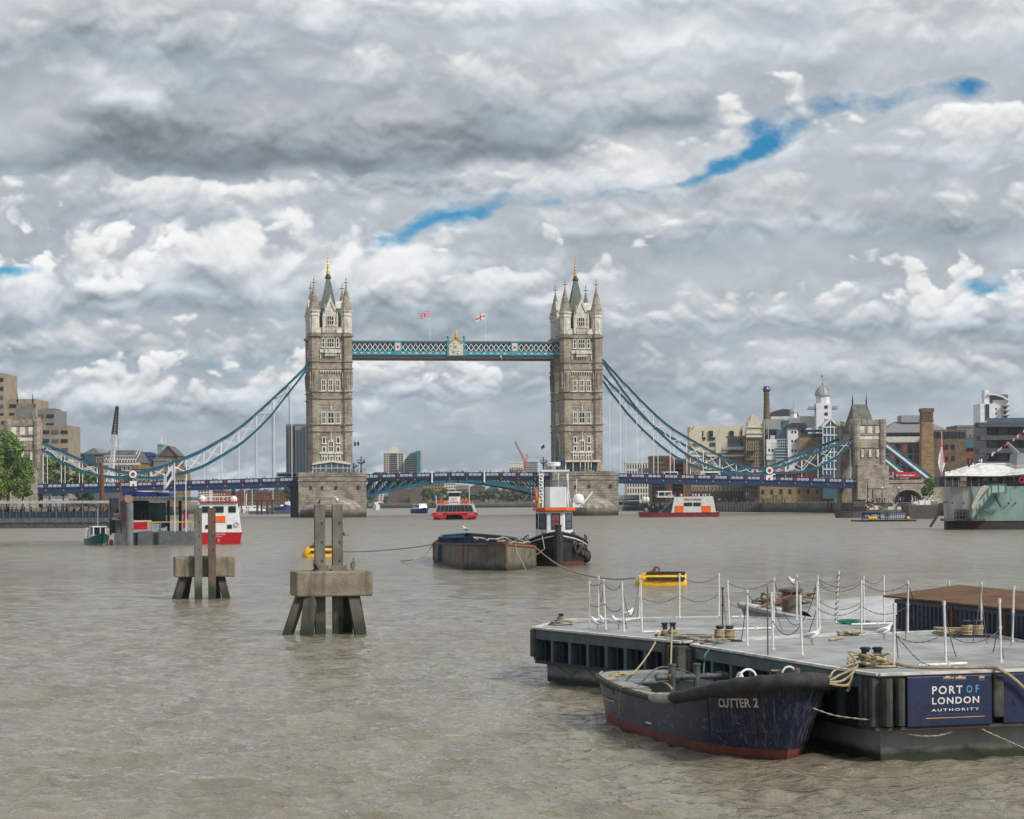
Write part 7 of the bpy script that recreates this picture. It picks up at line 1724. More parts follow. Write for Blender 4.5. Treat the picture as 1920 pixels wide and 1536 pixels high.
for y in (902, 907): m.bar((sx(1771), -.5, sz_(y)), (sx(1990), -.7, sz_(y)), .06)
m.build('guard_rail', GREYC, ws)
m = MB(); m.box(sx(1800), sx(1811), -.3, -.1, sz_(912), sz_(907) + .0, 0); m.box(sx(1800), sx(1812), -.35, -.25, sz_(905), sz_(894), 1); m.build('notice_board', [CREAM, WHITE], ws); px_box(ws, 'crate', mat('plywood', (.38, .24, .10)), 1800, 1811, 903, 912, wz - .5, 1)
m = MB(); c = (sx(1910), -2.0, sz_(901)); m.torus(c, .38, .12, 'y', 14, 6); m.build('life_ring', RED, ws)
# accommodation ladder
la = [(1817, 974), (1829, 952), (1838, 945), (1852, 925), (1879, 924), (1879, 909), (1852, 908.5), (1833, 934), (1825, 941), (1814, 965)]
m = MB(); m.slab([(sx(x), sz_(y)) for x, y in la], -2.9, -1.5); m.build('gangway', SG, ws)
m = MB(); pts_ = [(sx(x), -2.95, sz_(y)) for x, y in la]
for a_, b_ in zip(pts_, pts_[1:] + pts_[:1]): m.bar(a_, b_, .12)
for x, y0, y1 in ((1824, 952, 958), (1830, 944, 951), (1838, 933, 944), (1845, 920, 934), (1852, 909, 925), (1865, 909, 925)): m.bar((sx(x), -2.95, sz_(y0)), (sx(x), -2.95, sz_(y1)), .08)
m.bar((sx(1860), -2.2, sz_(930)), (sx(1874), -1.2, sz_(950)), .28); m.bar((sx(1838), -2.2, sz_(955)), (sx(1856), -1.2, sz_(964)), .22); m.build('gangway_frame', GREYM, ws)
m = MB(); q = [(sx(x), sz_(y)) for x, y in ((1813, 950), (1820, 932), (1830, 915), (1838, 910), (1846, 912), (1840, 920), (1832, 928), (1824, 943), (1815, 957))]; m.slab(q, -3.6, -3.0); m.build('canvas_cover', mat('canvas', (.46, .43, .36), (.38, .35, .29)), ws)
# turret at the edge
m = MB(); m.prism([(sx(1908), 1), (sx(1990), 1), (sx(1990), 7), (sx(1908), 7)], sz_(885), sz_(850), 0, [(sx(1913), 1.5), (sx(1990), 1.5), (sx(1990), 6.5), (sx(1913), 6.5)]); m.build('gun_turret', mat('turret_grey', (.25, .27, .29), (.2, .215, .23)), ws)
for dy in (0, 2.2):
    m = MB(); m.tube([(sx(1916) , 2 + dy, sz_(850)), (sx(1893) + dy * .2, 1.4 + dy, sz_(829))], [.24, .16], 10); m.build('gun_barrel', MATS['turret_grey'], ws, smooth=True)
m = MB(); m.prism([(sx(1895), -1.5), (sx(1990), -2), (sx(1990), 8), (sx(1895), 8)], sz_(890), sz_(887)); 
for i in range(7): m.bar((sx(1891 + i * 4), -1.6, sz_(887)), (sx(1891 + i * 4), -1.6, sz_(873)), .07)
m.bar((sx(1891), -1.6, sz_(873)), (sx(1990), -1.6, sz_(873)), .07); m.build('turret_platform', OFFW, ws)
rs = random.Random(31)
for i in range(16):
    dr = ['black', 'grey', 'red', 'blue', 'white'][i % 5]; x = rs.uniform(1780, 1915); person(dr, (L.x + sx(x), wz + rs.uniform(.3, 4), sz_(912)), rs.uniform(0, 6), 'visitor in %s under the awning of the warship' % dr, 'visitors in %s on the warship' % dr, 1.0)
# ensign and dressing line
es = thing('ensign_staff', 'white ensign hanging limp on its staff at the warship stern', 'flag', (L.x + sx(1773), wz + 3, sz_(885)))
h_ = sz_(812) - sz_(890); m = MB(); m.tube([(0, 0, -.6), (0, 0, h_)], [.1, .06], 6); m.build('staff', OFFW, es)
m = MB(); rows_ = [(.0, .25, .3), (-.05, .3, 1.4), (-.15, .35, 2.6), (-.45, .5, 4.0), (-.6, .6, 4.8), (-.2, .15, 6.2)]; vs = []
for xl, xr, dz in rows_:
    for j in range(5): vs.append((xl + (xr - xl) * j / 4, .15 * math.sin(j * 2.0 + dz), h_ - dz - (.25 * abs(j - 2) if dz > 4 else 0)))
m.add(vs, [])
for i in range(5):
    for j in range(4): m.f.append((i * 5 + j, i * 5 + j + 1, (i + 1) * 5 + j + 1, (i + 1) * 5 + j)); m.k.append(1 if (i < 2 and j != 1) or j == 3 and i < 4 else 0)
m.build('flag', [WCL, RCL], es)
m = MB(); A_, B_ = ZP(1776, 884, wz + 2), ZP(1935, 792, wz + 2); pts_ = sagpts(A_, B_, 1.2, 40); m.tube(pts_, .03, 4, 4)
rs = random.Random(14)
for i in range(1, 40):
    if i % 3 == 2: continue
    p_ = pts_[i]; w_, h_ = rs.uniform(.15, .4), rs.uniform(.3, .7); c_ = rs.choice((0, 1, 2, 2, 3)); m.add([p_, p_ + Vector((w_, .05, .15)), p_ + Vector((w_ * .8, .15, .1 - h_)), p_ + Vector((-.05, .1, -h_))], [(0, 1, 2, 3)], c_)
m.build('signal_bunting', [RCL, YELLOW, WCL, BCL, BLACK], label='line of coloured signal flags rising over the warship awning', cat='bunting')
m = MB(); pts_ = [ZP(x, y, wz - 3) for x, y in ((1763, 955), (1758, 966), (1752, 976), (1744, 988))]; m.tube(cat_path(pts_, 4), .22, 6); m.build('mooring_boom', RUBBER, label='black and white mooring chain slanting into the water left of the warship', cat='chain')
# a bird and aircraft-small gulls in the sky
def flying(label, px, py, z, rz, s_):
    g_ = MB(); g_.tube([(-.2, 0, 0), (0, 0, 0), (.2, 0, .02)], [.02, .06, .02], 8, 0)
    for sg in (-1, 1): g_.add([(.06, 0, .02), (.12, sg * .25, .14), (.0, sg * .55, .05), (-.04, sg * .25, .12), (-.07, 0, .02)], [(0, 1, 3, 4), (1, 2, 3)], 1)
    g_.xf(Matrix.Scale(s_, 4)); o_ = g_.build('flying_gull', [GULLW, GULLG], label=label, cat='gull'); o_.location = ZP(px, py, z); o_.rotation_euler = (R(70), 0, rz); return o_
flying('lone gull gliding high in the clouds above the left tower', 479, 99, 120, R(85), .55)
flying('tiny gull flying just below the upper walkway', 939, 669, 500, R(30), 1.6)
# ================================================================ foreground pontoons
DECKP = mat('deck_grey', (.31, .322, .31), (.20, .208, .20), rough=.75, scale=.9, streak=0, fleck=.3, bump=.5, plate=(2.4, 1.3))
EDGEW = mat('edge_white', (.58, .57, .54), (.36, .35, .33), rough=.7, scale=3, rust=.2)
BANDG = mat('band_green', (.075, .11, .107), (.045, .072, .07), rough=.6, scale=1.6, streak=.45, fleck=.35, rust=.15)
NAVYP = mat('pontoon_navy', (.015, .025, .072), (.010, .017, .048), rough=.5, scale=1.0, streak=.3, rust=.12)
NAVYD = mat('recess_navy', (.014, .018, .035), (.02, .022, .03), rough=.6, scale=2, streak=.3, rust=.25)
HULLC = mat('pontoon_hull', (.30, .31, .29), (.21, .215, .20), scale=1.0, streak=.4, rust=.18, algae=(.12, .2))
FENDR = mat('old_fender', (.035, .036, .033), (.075, .078, .066), rough=.85, scale=2.5, streak=.6)
def face_uv(p, q, px, py):                            # distance along p->q and height, of the point seen there on that upright face
    p, q = Vector((p[0], p[1])), Vector((q[0], q[1])); d = (q - p).normalized(); a, b = ray(px, py)
    u = (p.x - a * p.y) / (a * d.y - d.x); z = p.y + u * d.y
    return u, HC + b * z
def frame(p, q, z=0):
    d = Vector((q[0] - p[0], q[1] - p[1], 0)).normalized(); n_ = Vector((-d.y, d.x, 0))
    return Matrix(((d.x, n_.x, 0, p[0]), (d.y, n_.y, 0, p[1]), (0, 0, 1, z), (0, 0, 0, 1)))
def shrink(poly, k):
    cx_ = sum(p[0] for p in poly) / len(poly); cy_ = sum(p[1] for p in poly) / len(poly); out = []
    for p in poly: d = Vector((cx_ - p[0], cy_ - p[1])); d = d.normalized() * k; out.append((p[0] + d.x, p[1] + d.y))
    return out
HA, HB = 1.55, 1.77
A_ = [WP(x, y, HA) for x, y in ((1000, 1178), (1278, 1205), (1300, 1203), (1757, 1179.5), (1700, 1167), (1347, 1157), (1060, 1162))]
B_ = [WP(x, y, HB) for x, y in ((1298, 1210), (1618, 1262), (1648, 1266))]
b5 = WP(1925, 1257, HB); dB_ = (b5 - B_[2]).normalized(); B_ += [B_[2] + dB_ * 7.0]
B_ += [WP(1990, 1219, HB), WP(1865, 1192, HB), WP(1790, 1188, HB), WP(1757, 1184, HB), WP(1440, 1198, HB), WP(1312, 1207.5, HB)]
A_ = [(v.x, v.y) for v in A_]; B_ = [(v.x, v.y) for v in B_]
def pontoon(name, label, P_, hd):
    T = thing(name, label, 'pontoon', (P_[0][0], P_[0][1], 0)); o0 = Vector((P_[0][0], P_[0][1]))
    Q = [(x - o0.x, y - o0.y) for x, y in P_]
    m = MB(); m.prism(Q, hd - .05, hd); m.build('deck', DECKP, T)
    m = MB(); n = len(Q)
    for i in range(n): a, b = Q[i], Q[(i + 1) % n]; m.bar((a[0], a[1], hd + .01), (b[0], b[1], hd + .01), .13, .05)
    m.build('deck_edge', EDGEW, T)
    m = MB(); s1_ = shrink(Q, .38); s2_ = shrink(Q, .44); m.prism(s2_, -.8, hd * .44, 0, s1_); m.build('lower_hull', HULLC, T)
    m = MB(); m.prism(shrink(Q, .25), hd * .42, hd - .05); m.build('hull_core', NAVYD, T)
    return T, o0
TA, oA = pontoon('work_pontoon', 'far steel work pontoon with pale grey deck and dark green recessed sides', A_, HA)
TB, oB = pontoon('work_pontoon', 'near steel work pontoon with navy signboard end and thick black corner fenders', B_, HB)
def side(T, o0, p, q, hd, n, start=0.0, end=None, z0=None):
    L_ = (Vector(q) - Vector(p)).length if not isinstance(p, Vector) else (q - p).length
    end = end or L_; z0 = z0 or hd * .41; M_ = frame((p[0] - o0.x, p[1] - o0.y), (q[0] - o0.x, q[1] - o0.y))
    m = MB(); m.box(start, end, -.03, .22, hd - .31, hd - .055); m.xf(M_).build('top_band', BANDG, T, bev=.012)
    st = (end - start) / n
    for i in range(n + 1):
        x = start + i * st; m = MB(); m.box(x - .07, x + .07, -.02, .25, z0, hd - .31); m.xf(M_).build('side_post', BANDG, T)
    m = MB()
    for i in range(n): x = start + (i + .5) * st; m.box(x - .02, x + .02, .05, .3, z0, hd - .31); m.box(x - st * .42, x + st * .42, .12, .16, hd - .38, hd - .35)
    m.box(start, end, -.02, .35, z0 - .09, z0); m.xf(M_).build('side_frame', NAVYD, T)
    return M_
MA = side(TA, oA, A_[0], A_[1], HA, 7, .12, (Vector(A_[1]) - Vector(A_[0])).length - .75)
m = MB(); m.box(-.1, .16, -.06, .3, .72, HA - .03); m.xf(MA).build('corner_post', FENDR, TA, bev=.02)
LA_ = (Vector(A_[1]) - Vector(A_[0])).length
for i in range(4): m = MB(); m.box(LA_ - .7 + i * .2, LA_ - .54 + i * .2, -.16, .2, .55, HA - .08); m.xf(MA).build('fender', FENDR, TA, bev=.03)
MA2 = frame((A_[2][0] - oA.x, A_[2][1] - oA.y), (A_[3][0] - oA.x, A_[3][1] - oA.y)); m = MB(); m.box(.1, (Vector(A_[3]) - Vector(A_[2])).length, -.05, .2, .6, HA - .05); m.xf(MA2).build('navy_side', NAVYP, TA)
LB_ = (Vector(B_[1]) - Vector(B_[0])).length
MBs = side(TB, oB, B_[0], B_[1], HB, 8, .15, LB_ - .05)
for i in range(2): m = MB(); m.box(-.12 + i * .17, .02 + i * .17, -.14, .2, .55, HB - .06); m.xf(MBs).build('fender', FENDR, TB, bev=.03)
p, q = B_[2], B_[3]; MF = frame((p[0] - oB.x, p[1] - oB.y), (q[0] - oB.x, q[1] - oB.y)); fu = lambda x, y: face_uv(p, q, x, y)
# corner fenders, signboard, fender pair, outer panel
c0, c1 = B_[1], B_[2]; MC = frame((c0[0] - oB.x, c0[1] - oB.y), (c1[0] - oB.x, c1[1] - oB.y)); LC = (Vector(c1) - Vector(c0)).length
for i in range(3): m = MB(); x = i * LC / 3; m.tube([(x + .08, -.06, .74), (x + .08, -.06, HB - .07)], .085, 8); m.box(x, x + .17, -.04, .2, .74, HB - .07); m.xf(MC).build('fender', FENDR, TB, smooth=False)
us = [fu(x, 1300)[0] for x in (1650, 1673, 1696)]
for u in us[:2]: m = MB(); m.box(u + .02, u + .21, -.14, .2, .76, HB - .07); m.tube([(u + .11, -.13, .76), (u + .11, -.13, HB - .07)], .085, 8); m.xf(MF).build('fender', FENDR, TB)
u0, u1 = fu(1697, 1300)[0], fu(1856, 1300)[0]
m = MB(); m.box(u0, u1, -.10, .25, .72, HB - .05); m.xf(MF).build('signboard', NAVYP, TB, bev=.015)
u2, u3 = fu(1857, 1300)[0], fu(1876, 1300)[0]; m = MB(); m.box(u2, u3, -.16, .2, .85, HB - .06); m.xf(MF).build('fender', FENDR, TB, bev=.04)
m = MB(); m.box(u3 + .02, 6.9, -.08, .25, .72, HB - .05); m.xf(MF).build('side_panel', NAVYP, TB, bev=.015)
m = MB(); m.box(-.1, 6.9, -.05, .3, .66, .715); m.xf(MF).build('bottom_ledge', mat('ledge_rust', (.055, .045, .05), (.09, .05, .035), rust=.4), TB)
m = MB(); m.box(-.05, LC, -.05, .3, .66, .735); m.xf(MC).build('bottom_ledge', MATS['ledge_rust'], TB)
SB = mat('stripe_blue', (.02, .10, .27), fleck=.2); SO = mat('stripe_orange', (.70, .36, .10), fleck=.3, rust=.25); SWL = mat('sign_white', (.68, .68, .66), fleck=.0, scale=6); SC = mat('sign_cyan', (.08, .35, .55))
def on_sign(x0, x1, y0, y1, mt_, nm='stripe'):
    ua, zb_ = fu(x0, y1); ub, za_ = fu(x1, y0); m = MB(); m.box(ua, ub, -.106, -.098, zb_, za_); m.xf(MF).build(nm, mt_, TB)
on_sign(1731, 1841, 1336, 1341, SB); on_sign(1731, 1841, 1341.5, 1347, SO)
for x0, x1, y0, y1, mt_ in ((1764, 1784, 1269, 1272, SO), (1768, 1776, 1267, 1269, SWL), (1787, 1806, 1268, 1272, SO), (1792, 1798, 1266.5, 1268, SWL), (1762, 1808, 1272.5, 1276, SB), (1831, 1841, 1267, 1271, SO), (1830, 1842, 1272, 1276, SB)): on_sign(x0, x1, y0, y1, mt_)
def sign_text(body, x0, x1, yb, yt, mt_, sp):
    ua, zb_ = fu(x0, yb); ub, zt_ = fu(x1, yt); h_ = (zt_ - zb_) / .70
    t = text(body, h_, mt_, TB, (0, 0, 0), (1, 0, 0), (0, 0, 1), 'lettering', ext=.003, space=sp, off=h_ * .018)
    w_ = max(v.co.x for v in t.data.vertices); k = (ub - ua) / w_
    for v in t.data.vertices: c = MF @ Vector((ua + v.co.x * k, -.104 + v.co.y, zb_ + v.co.z)); v.co = c
    return t
sign_text('PORT', 1742, 1800, 1301, 1284.5, SWL, 1.25); sign_text('O F', 1807, 1830, 1298, 1283.5, SC, 1.1)
sign_text('LONDON', 1742, 1831, 1320, 1304.5, SWL, 1.2); sign_text('AUTHORITY', 1742, 1831, 1333.5, 1325.5, SWL, 1.35)
def on_panel(x0, x1, y0, y1, mt_, nm):
    ua, zb_ = fu(x0, y1); ub, za_ = fu(x1, y0); m = MB(); m.box(ua, ub, -.095, -.07, zb_, za_); m.xf(MF).build(nm, mt_, TB)
on_panel(1896, 1901, 1310, 1321, BLACK, 'slot'); on_sign(1712, 1720, 1317, 1331, NAVYD, 'plate')
rs = random.Random(44)
def chain_pts(pts_, r_=.014, step=.05):
    out = []; 
    for a, b in zip(pts_, pts_[1:]):
        a, b = Vector(a), Vector(b); k = max(1, int((b - a).length / step))
        for i in range(k): out.append(a.lerp(b, i / k))
    out.append(Vector(pts_[-1])); return out, [r_ * (1.25 if i % 2 else .55) for i in range(len(out))]
def chain(label, pts_, r_=.014, step=.05, mt_=CHAINM, group=None, par=None):
    p_, rr = chain_pts(pts_, r_, step); m = MB(); m.tube(p_, rr, 5)
    if par is not None: return m.build('chain', mt_, par)
    return m.build('chain', mt_, label=label, cat='chain', group=group)
# chains hung in swags along the hull
CHP = mat('pale_chain', (.30, .28, .22), (.16, .15, .12), rough=.7, scale=14)
def fpw(x, y, off=-.14): u, z = fu(x, y); v = frame(p, q) @ Vector((u, off, z)); return v
chain('pale chain hanging in a swag below the navy signboard', cat_path([fpw(1662, 1356, .0), fpw(1690, 1372, .05), fpw(1730, 1381, .05), fpw(1775, 1377, .05), fpw(1816, 1354, .0)], 6), .02, .06, CHP, 'chains along the pontoon hull')
chain('pale chain slanting down right of the signboard to the water', cat_path([fpw(1818, 1354, .0), fpw(1850, 1372, .0), fpw(1890, 1390, 0), fpw(1930, 1408, 0)], 6), .02, .06, CHP, 'chains along the pontoon hull')
chain('chain on the shaded pontoon side behind the cutter bow', cat_path([fpw(1548, 1333, .6), fpw(1580, 1345, .4), fpw(1620, 1350, .2), fpw(1655, 1352, .05)], 6), .018, .06, CHP, 'chains along the pontoon hull')
pa, pb = Vector((*A_[0], 0)), Vector((*A_[1], 0))
nA = (frame(A_[0], A_[1]).to_3x3() @ Vector((0, 1, 0)))
def along_a(f, z): return pa.lerp(pb, f) + nA * .28 + Vector((0, 0, z))
chain('thin chain looped along the lower hull of the far pontoon', cat_path([along_a(.1, .58), along_a(.16, .36), along_a(.22, .3), along_a(.3, .58), along_a(.38, .3), along_a(.45, .28), along_a(.52, .56)], 6), .015, .06, CHP, 'chains along the pontoon hull')
# guard posts with hanging chains
POSTS = [(1105, 1179, 1091, 0), (1122, 1165, 1081, 0), (1136, 1180, 1087, -5), (1170, 1184.5, 1092, -4), (1199, 1160, 1080, 0), (1204, 1187, 1092, -3), (1274, 1159, 1076, 0), (1348, 1157, 1076, 0),
         (1355, 1176, 1102, 0), (1368, 1177, 1089, -4), (1401, 1211, 1107, 0), (1451, 1176, 1084, 0), (1494, 1162, 1079, 0), (1531, 1192, 1092, 1), (1537, 1176, 1080, -4), (1504, 1229, 1117, -4), (1450, 1219, 1112, -4),
         (1615, 1189, 1089, 0), (1621, 1172, 1081, -2), (1658, 1169, 1080, -1), (1567, 1168, 1071, 6), (1702, 1187, 1090, 0), (1782, 1178, 1089, -3), (1840, 1192, 1093, 0), (1898, 1204, 1100, 3), (1676, 1252, 1132, 1), (1774, 1249, 1128, -4), (1877, 1243, 1123, -3)]
def post_label(i, px, yb):
    back = yb < 1183
    ref = {1105: 'first guard post from the left end of the pontoon rail', 1122: 'second post from the left, on the far rail', 1136: 'leaning post just left of the two standing gulls', 1170: 'post standing right of the gulls at the left end',
           1199: 'tall far rail post behind the fallen white bar', 1204: 'near post beside the fallen white bar left of the bollards', 1274: 'lone far rail post in front of the yellow buoy', 1348: 'far rail post right of the yellow buoy',
           1355: 'dark stub post wrapped in chain right of the buoy', 1368: 'post right of the chain wrapped stub', 1401: 'post beside the rope wrapped bollard on the near pontoon', 1451: 'post in front of the red bow of the moored grey barge',
           1494: 'post behind the barge bollard topped by a gull', 1531: 'post above the left standing gull on the near pontoon', 1537: 'leaning twin post just behind its neighbour', 1504: 'post left of the standing gull, near row', 1450: 'near row post above the cutter deck hoops',
           1615: 'post left of centre in front of the grey barge side', 1621: 'rear post paired closely with a nearer one by the green net', 1658: 'far post at the right end of the grey barge', 1567: 'leaning post with chain wound round it', 1702: 'post in front of the yellow rope heap',
           1782: 'rear post against the blue shed wall', 1840: 'post with white rope bollard at its foot', 1898: 'far right rear post before the shed wall', 1676: 'near front post behind the rope covered bollards', 1774: 'near front post standing above the signboard', 1877: 'near front post above the right edge fender'}[px]
    return 'white ' + ref if px not in (1355,) else ref
PTOP = {}
for i, (px, yb, yt, lean) in enumerate(POSTS):
    onB = px > 1290 and ((px in (1401, 1450, 1504, 1531, 1615, 1702) and yb > 1185) or px >= 1676 and px not in (1782,)) or px in (1840, 1898)
    h_ = HB if onB else HA; b_ = WP(px, yb, h_); t_ = ZP(px + lean, yt, b_.y)
    m = MB(); m.tube([(0, 0, -.02), t_ - b_], .026 if px != 1355 else .02, 7); m.lathe((0, 0, -.02), [(.045, 0), (.045, .05), (.03, .06)], 7); m.lathe(t_ - b_, [(.033, -.02), (.033, .015)], 7)
    m.torus(tuple((t_ - b_) * .97), .035, .008, 'y', 8, 4); m.torus(tuple((t_ - b_) * .55), .035, .008, 'y', 8, 4)
    o_ = m.build('guard_post', mat('post_white', (.66, .66, .65), (.50, .49, .47), rough=.5, scale=4, rust=.15) if px != 1355 else BLACK, smooth=True, label=post_label(i, px, yb), cat='post', group='white guard posts on the work pontoons'); o_.location = b_
    PTOP[px] = (b_, t_)
links = [(1105, 1136, 'tm'), (1136, 1170, 'tm'), (1170, 1199, 'tm'), (1122, 1136, 't'), (1199, 1274, 'tm'), (1274, 1348, 'tm'), (1368, 1451, 'tm'), (1355, 1401, 't'), (1401, 1450, 't'), (1451, 1494, 't'), (1494, 1537, 't'), (1450, 1504, 'm'), (1537, 1567, 't'), (1537, 1621, 'tm'),
         (1531, 1615, 'tm'), (1451, 1531, 'tm'), (1615, 1702, 'tm'), (1621, 1658, 't'), (1702, 1782, 'tm'), (1676, 1774, 'm'), (1774, 1877, 'm'), (1774, 1840, 't'), (1840, 1877, 't'), (1676, 1702, 't'), (1898, 1877, 'm')]
for a, b, kd in links:
    (ba, ta), (bb, tb) = PTOP[a], PTOP[b]
    for ch_ in kd:
        f = .96 if ch_ == 't' else .52; pa_, pb_ = ba.lerp(ta, f), bb.lerp(tb, f); L_ = (pb_ - pa_).length
        chain('%s chain drooping from the %s to the %s' % ('upper' if ch_ == 't' else 'lower', ['post at', ''][0] + ' ' + {1105: 'the left rail end', 1122: 'the far left corner', 1136: 'the left gulls', 1170: 'the right of the gulls', 1199: 'the fallen white bar', 1274: 'the yellow buoy', 1348: 'the buoy right end', 1368: 'the chained stub', 1355: 'the dark stub', 1401: 'the roped bollard', 1450: 'the deck hoops', 1451: 'the red bow', 1494: 'the gull bollard', 1504: 'the left gull', 1531: 'the standing gull', 1537: 'the leaning twin', 1567: 'the chain wound pole', 1615: 'the rope heap', 1621: 'the green net', 1658: 'the barge end', 1676: 'the rope covered bollards', 1702: 'the yellow rope', 1774: 'the signboard', 1782: 'the shed wall', 1840: 'the white rope bollard', 1877: 'the edge fender', 1898: 'the far right'}[a],
                                                                                              {1105: 'left end', 1136: 'gulls', 1170: 'gull side', 1199: 'bar', 1274: 'buoy', 1348: 'buoy end', 1451: 'red bow', 1401: 'bollard', 1450: 'hoops', 1494: 'barge bollard', 1537: 'twin', 1504: 'near row', 1567: 'pole', 1621: 'net', 1615: 'heap', 1531: 'gull', 1702: 'yellow rope', 1658: 'barge end', 1782: 'shed', 1774: 'sign', 1877: 'right edge', 1840: 'white rope', 1676: 'bollards', 1898: 'right'}[b]), sagpts(pa_, pb_, L_ * .16, 16), .011, .045, group='chains between the guard posts')
m = MB(); b_, t_ = PTOP[1567]; pts_ = [b_.lerp(t_, f) + Vector((math.cos(f * 60) * .05, math.sin(f * 60) * .05, 0)) for f in np.linspace(.05, .98, 60)]; m.tube(pts_, [.014 if i % 2 else .008 for i in range(60)], 5); m.build('chain', CHAINM, label='dark chain wound round the tall leaning guard post', cat='chain')
b_, t_ = PTOP[1676]; chain('chain hanging from the near post down onto the deck', cat_path([b_.lerp(t_, .55), b_ + Vector((.15, .02, .55)), b_ + Vector((.55, .0, .12)), b_ + Vector((.85, -.1, .03))], 6), .012, .05)
# fallen white bars
for (x0, y0, x1, y1, lab) in ((1146, 1166, 1200, 1159, 'white bar lying on the far left of the pontoon deck'), (1206, 1185, 1243, 1184, 'short white bar lying left of the twin bollards'), (1372, 1157, 1400, 1157, 'white bar lying at the left of the barge bow'), (1370, 1180, 1446, 1178, 'white bar on the deck right of the chained stub'), (1596, 1171, 1676, 1169, 'long white bar on the deck by the grey barge'), (1722, 1248, 1812, 1244, 'white pole lying on the near deck above the signboard')):
    hh_ = (HB if y0 > 1200 else HA) + .04; m = MB(); a_, b_ = WP(x0, y0, hh_), WP(x1, y1, hh_); m.tube([a_, b_], .035, 8); m.lathe(a_.lerp(b_, .62), [(.05, -.03), (.05, .05)], 8); m.build('fallen_bar', MATS['post_white'], label=lab, cat='bar')
# bollards with ropes
BOLN = mat('bollard_navy', (.02, .025, .06), (.015, .018, .035), rough=.45, rust=.2, scale=4)
def bollard(label, px, py, h_, s_, wraps, rope_m, twin=True, rz=0.0):
    b_ = WP(px, py, h_); T = thing('bollard', label, 'bollard', b_, rz, 'mooring bollards on the pontoons'); xs = (-.11, .11) if twin else (0,)
    m = MB(); m.box(-.38 * s_, .38 * s_, -.15 * s_, .15 * s_, 0, .04); m.build('base_plate', BOLN, T)
    for x in xs: m = MB(); m.lathe((x * s_, 0, .04), [(.085 * s_, 0), (.075 * s_, .05), (.075 * s_, .27 * s_), (.10 * s_, .28 * s_), (.10 * s_, .31 * s_), (.07 * s_, .325 * s_)], 12); m.build('post', BOLN, T, smooth=True)
    if wraps:
        m = MB(); rs = random.Random(px)
        for x in xs:
            for i in range(wraps): m.torus((x * s_, 0, .07 + i * .036), (.098 + rs.uniform(0, .02)) * s_, .024, 'z', 12, 5)
        if twin:
            for i in range(wraps): z = .08 + i * .035; sg = 1 if i % 2 else -1; m.tube([(-.11 * s_, sg * .10 * s_, z), (.11 * s_, -sg * .10 * s_, z + .02)], .022, 5)
        m.build('rope_turns', rope_m, T)
    return b_
def coil(label, px, py, h_, rx, ry, n, rope_m, r_=.022, seed=1, hz=.12):
    rs = random.Random(seed); c = WP(px, py, h_); pl = []
    for i in range(n): a = i * 2.1 + rs.uniform(-.5, .5); f = rs.uniform(.4, 1.0); pl.append(c + Vector((math.cos(a) * rx * f, math.sin(a) * ry * f, rs.uniform(.02, hz))))
    return rope_thing(label, cat_path(pl, 5), r_, rope_m, 'rope_heap', 'rope')
GRNR = mat('green_rope', (.03, .20, .16), (.02, .14, .11), rough=.9); YELR = mat('yellow_rope', (.42, .27, .06), (.30, .19, .05), rough=.9, scale=9); TEALR = mat('teal_rope', (.04, .14, .17), rough=.9)
bollard('single navy bollard wound with grey rope at the left end of the pontoon', 1052, 1171, HA, .9, 5, ROPEG, False); coil('grey rope heap around the leftmost bollard', 1050, 1172, HA, .45, .5, 16, ROPEG, .022, 1)
bollard('navy twin bollard above the cutter with two ropes led down', 1254, 1192, HA, 1.0, 3, ROPE); coil('pale rope heap right of the twin bollard above the cutter', 1290, 1199, HA, .75, .5, 26, ROPEG, .022, 2)
bollard('twin bollard thickly wound with tan rope at the corner of the near pontoon', 1359, 1203, HB, 1.1, 7, ROPE); coil('dark rope heap left of the thickly wound bollard', 1330, 1207, HB, .5, .5, 16, ROPEG, .025, 3)
bR = bollard('twin bollard covered in heavy rope turns at the front corner of the near pontoon', 1634, 1250, HB, 1.15, 6, ROPEG); coil('heavy tan rope heap around the front corner bollard', 1640, 1252, HB, .5, .45, 22, ROPE, .03, 4, .3)
bollard('navy twin bollard in front of the blue shed wound with white rope', 1823, 1195, HB, 1.2, 7, ROPE); coil('white rope heap left of the shed bollard', 1790, 1192, HB, .6, .6, 22, ROPE, .03, 5, .2)
bollard('bollard buried under yellow rope near the shed corner', 1692, 1176, HA, 1.0, 6, YELR); coil('yellow and white rope trailing right from the buried bollard', 1722, 1179, HA, .9, .5, 24, ROPEG, .03, 6, .15); coil('yellow rope pile by the shed corner', 1735, 1178, HA, .6, .4, 18, YELR, .028, 7, .15)
coil('green net heap on the deck before the grey barge', 1596, 1170, HA, .6, .5, 26, GRNR, .02, 8); coil('small tan rope heap in the middle of the near deck', 1590, 1192, HB, .45, .45, 18, ROPE, .022, 9)
rope_thing('tan rope end lying left of the small rope heap', cat_path([WP(1555, 1200, HB + .04), WP(1568, 1198, HB + .04), WP(1580, 1195, HB + .04)]), .03)
rope_thing('thin dark rope lying along the far left of the deck', cat_path([WP(1066, 1168, HA + .02), WP(1100, 1166, HA + .02), WP(1160, 1165, HA + .02), WP(1230, 1164, HA + .02)]), .018, ROPEG)
rope_thing('heavy laid rope running along the front edge and over it', cat_path([bR + Vector((.3, .1, .15)), WP(1700, 1249, HB + .05), WP(1780, 1252, HB + .05), WP(1850, 1252, HB + .06), WP(1876, 1256, HB + .05), fpw(1892, 1272, -.2), fpw(1912, 1290, -.2), fpw(1935, 1310, -.25)]), .038, ROPE)
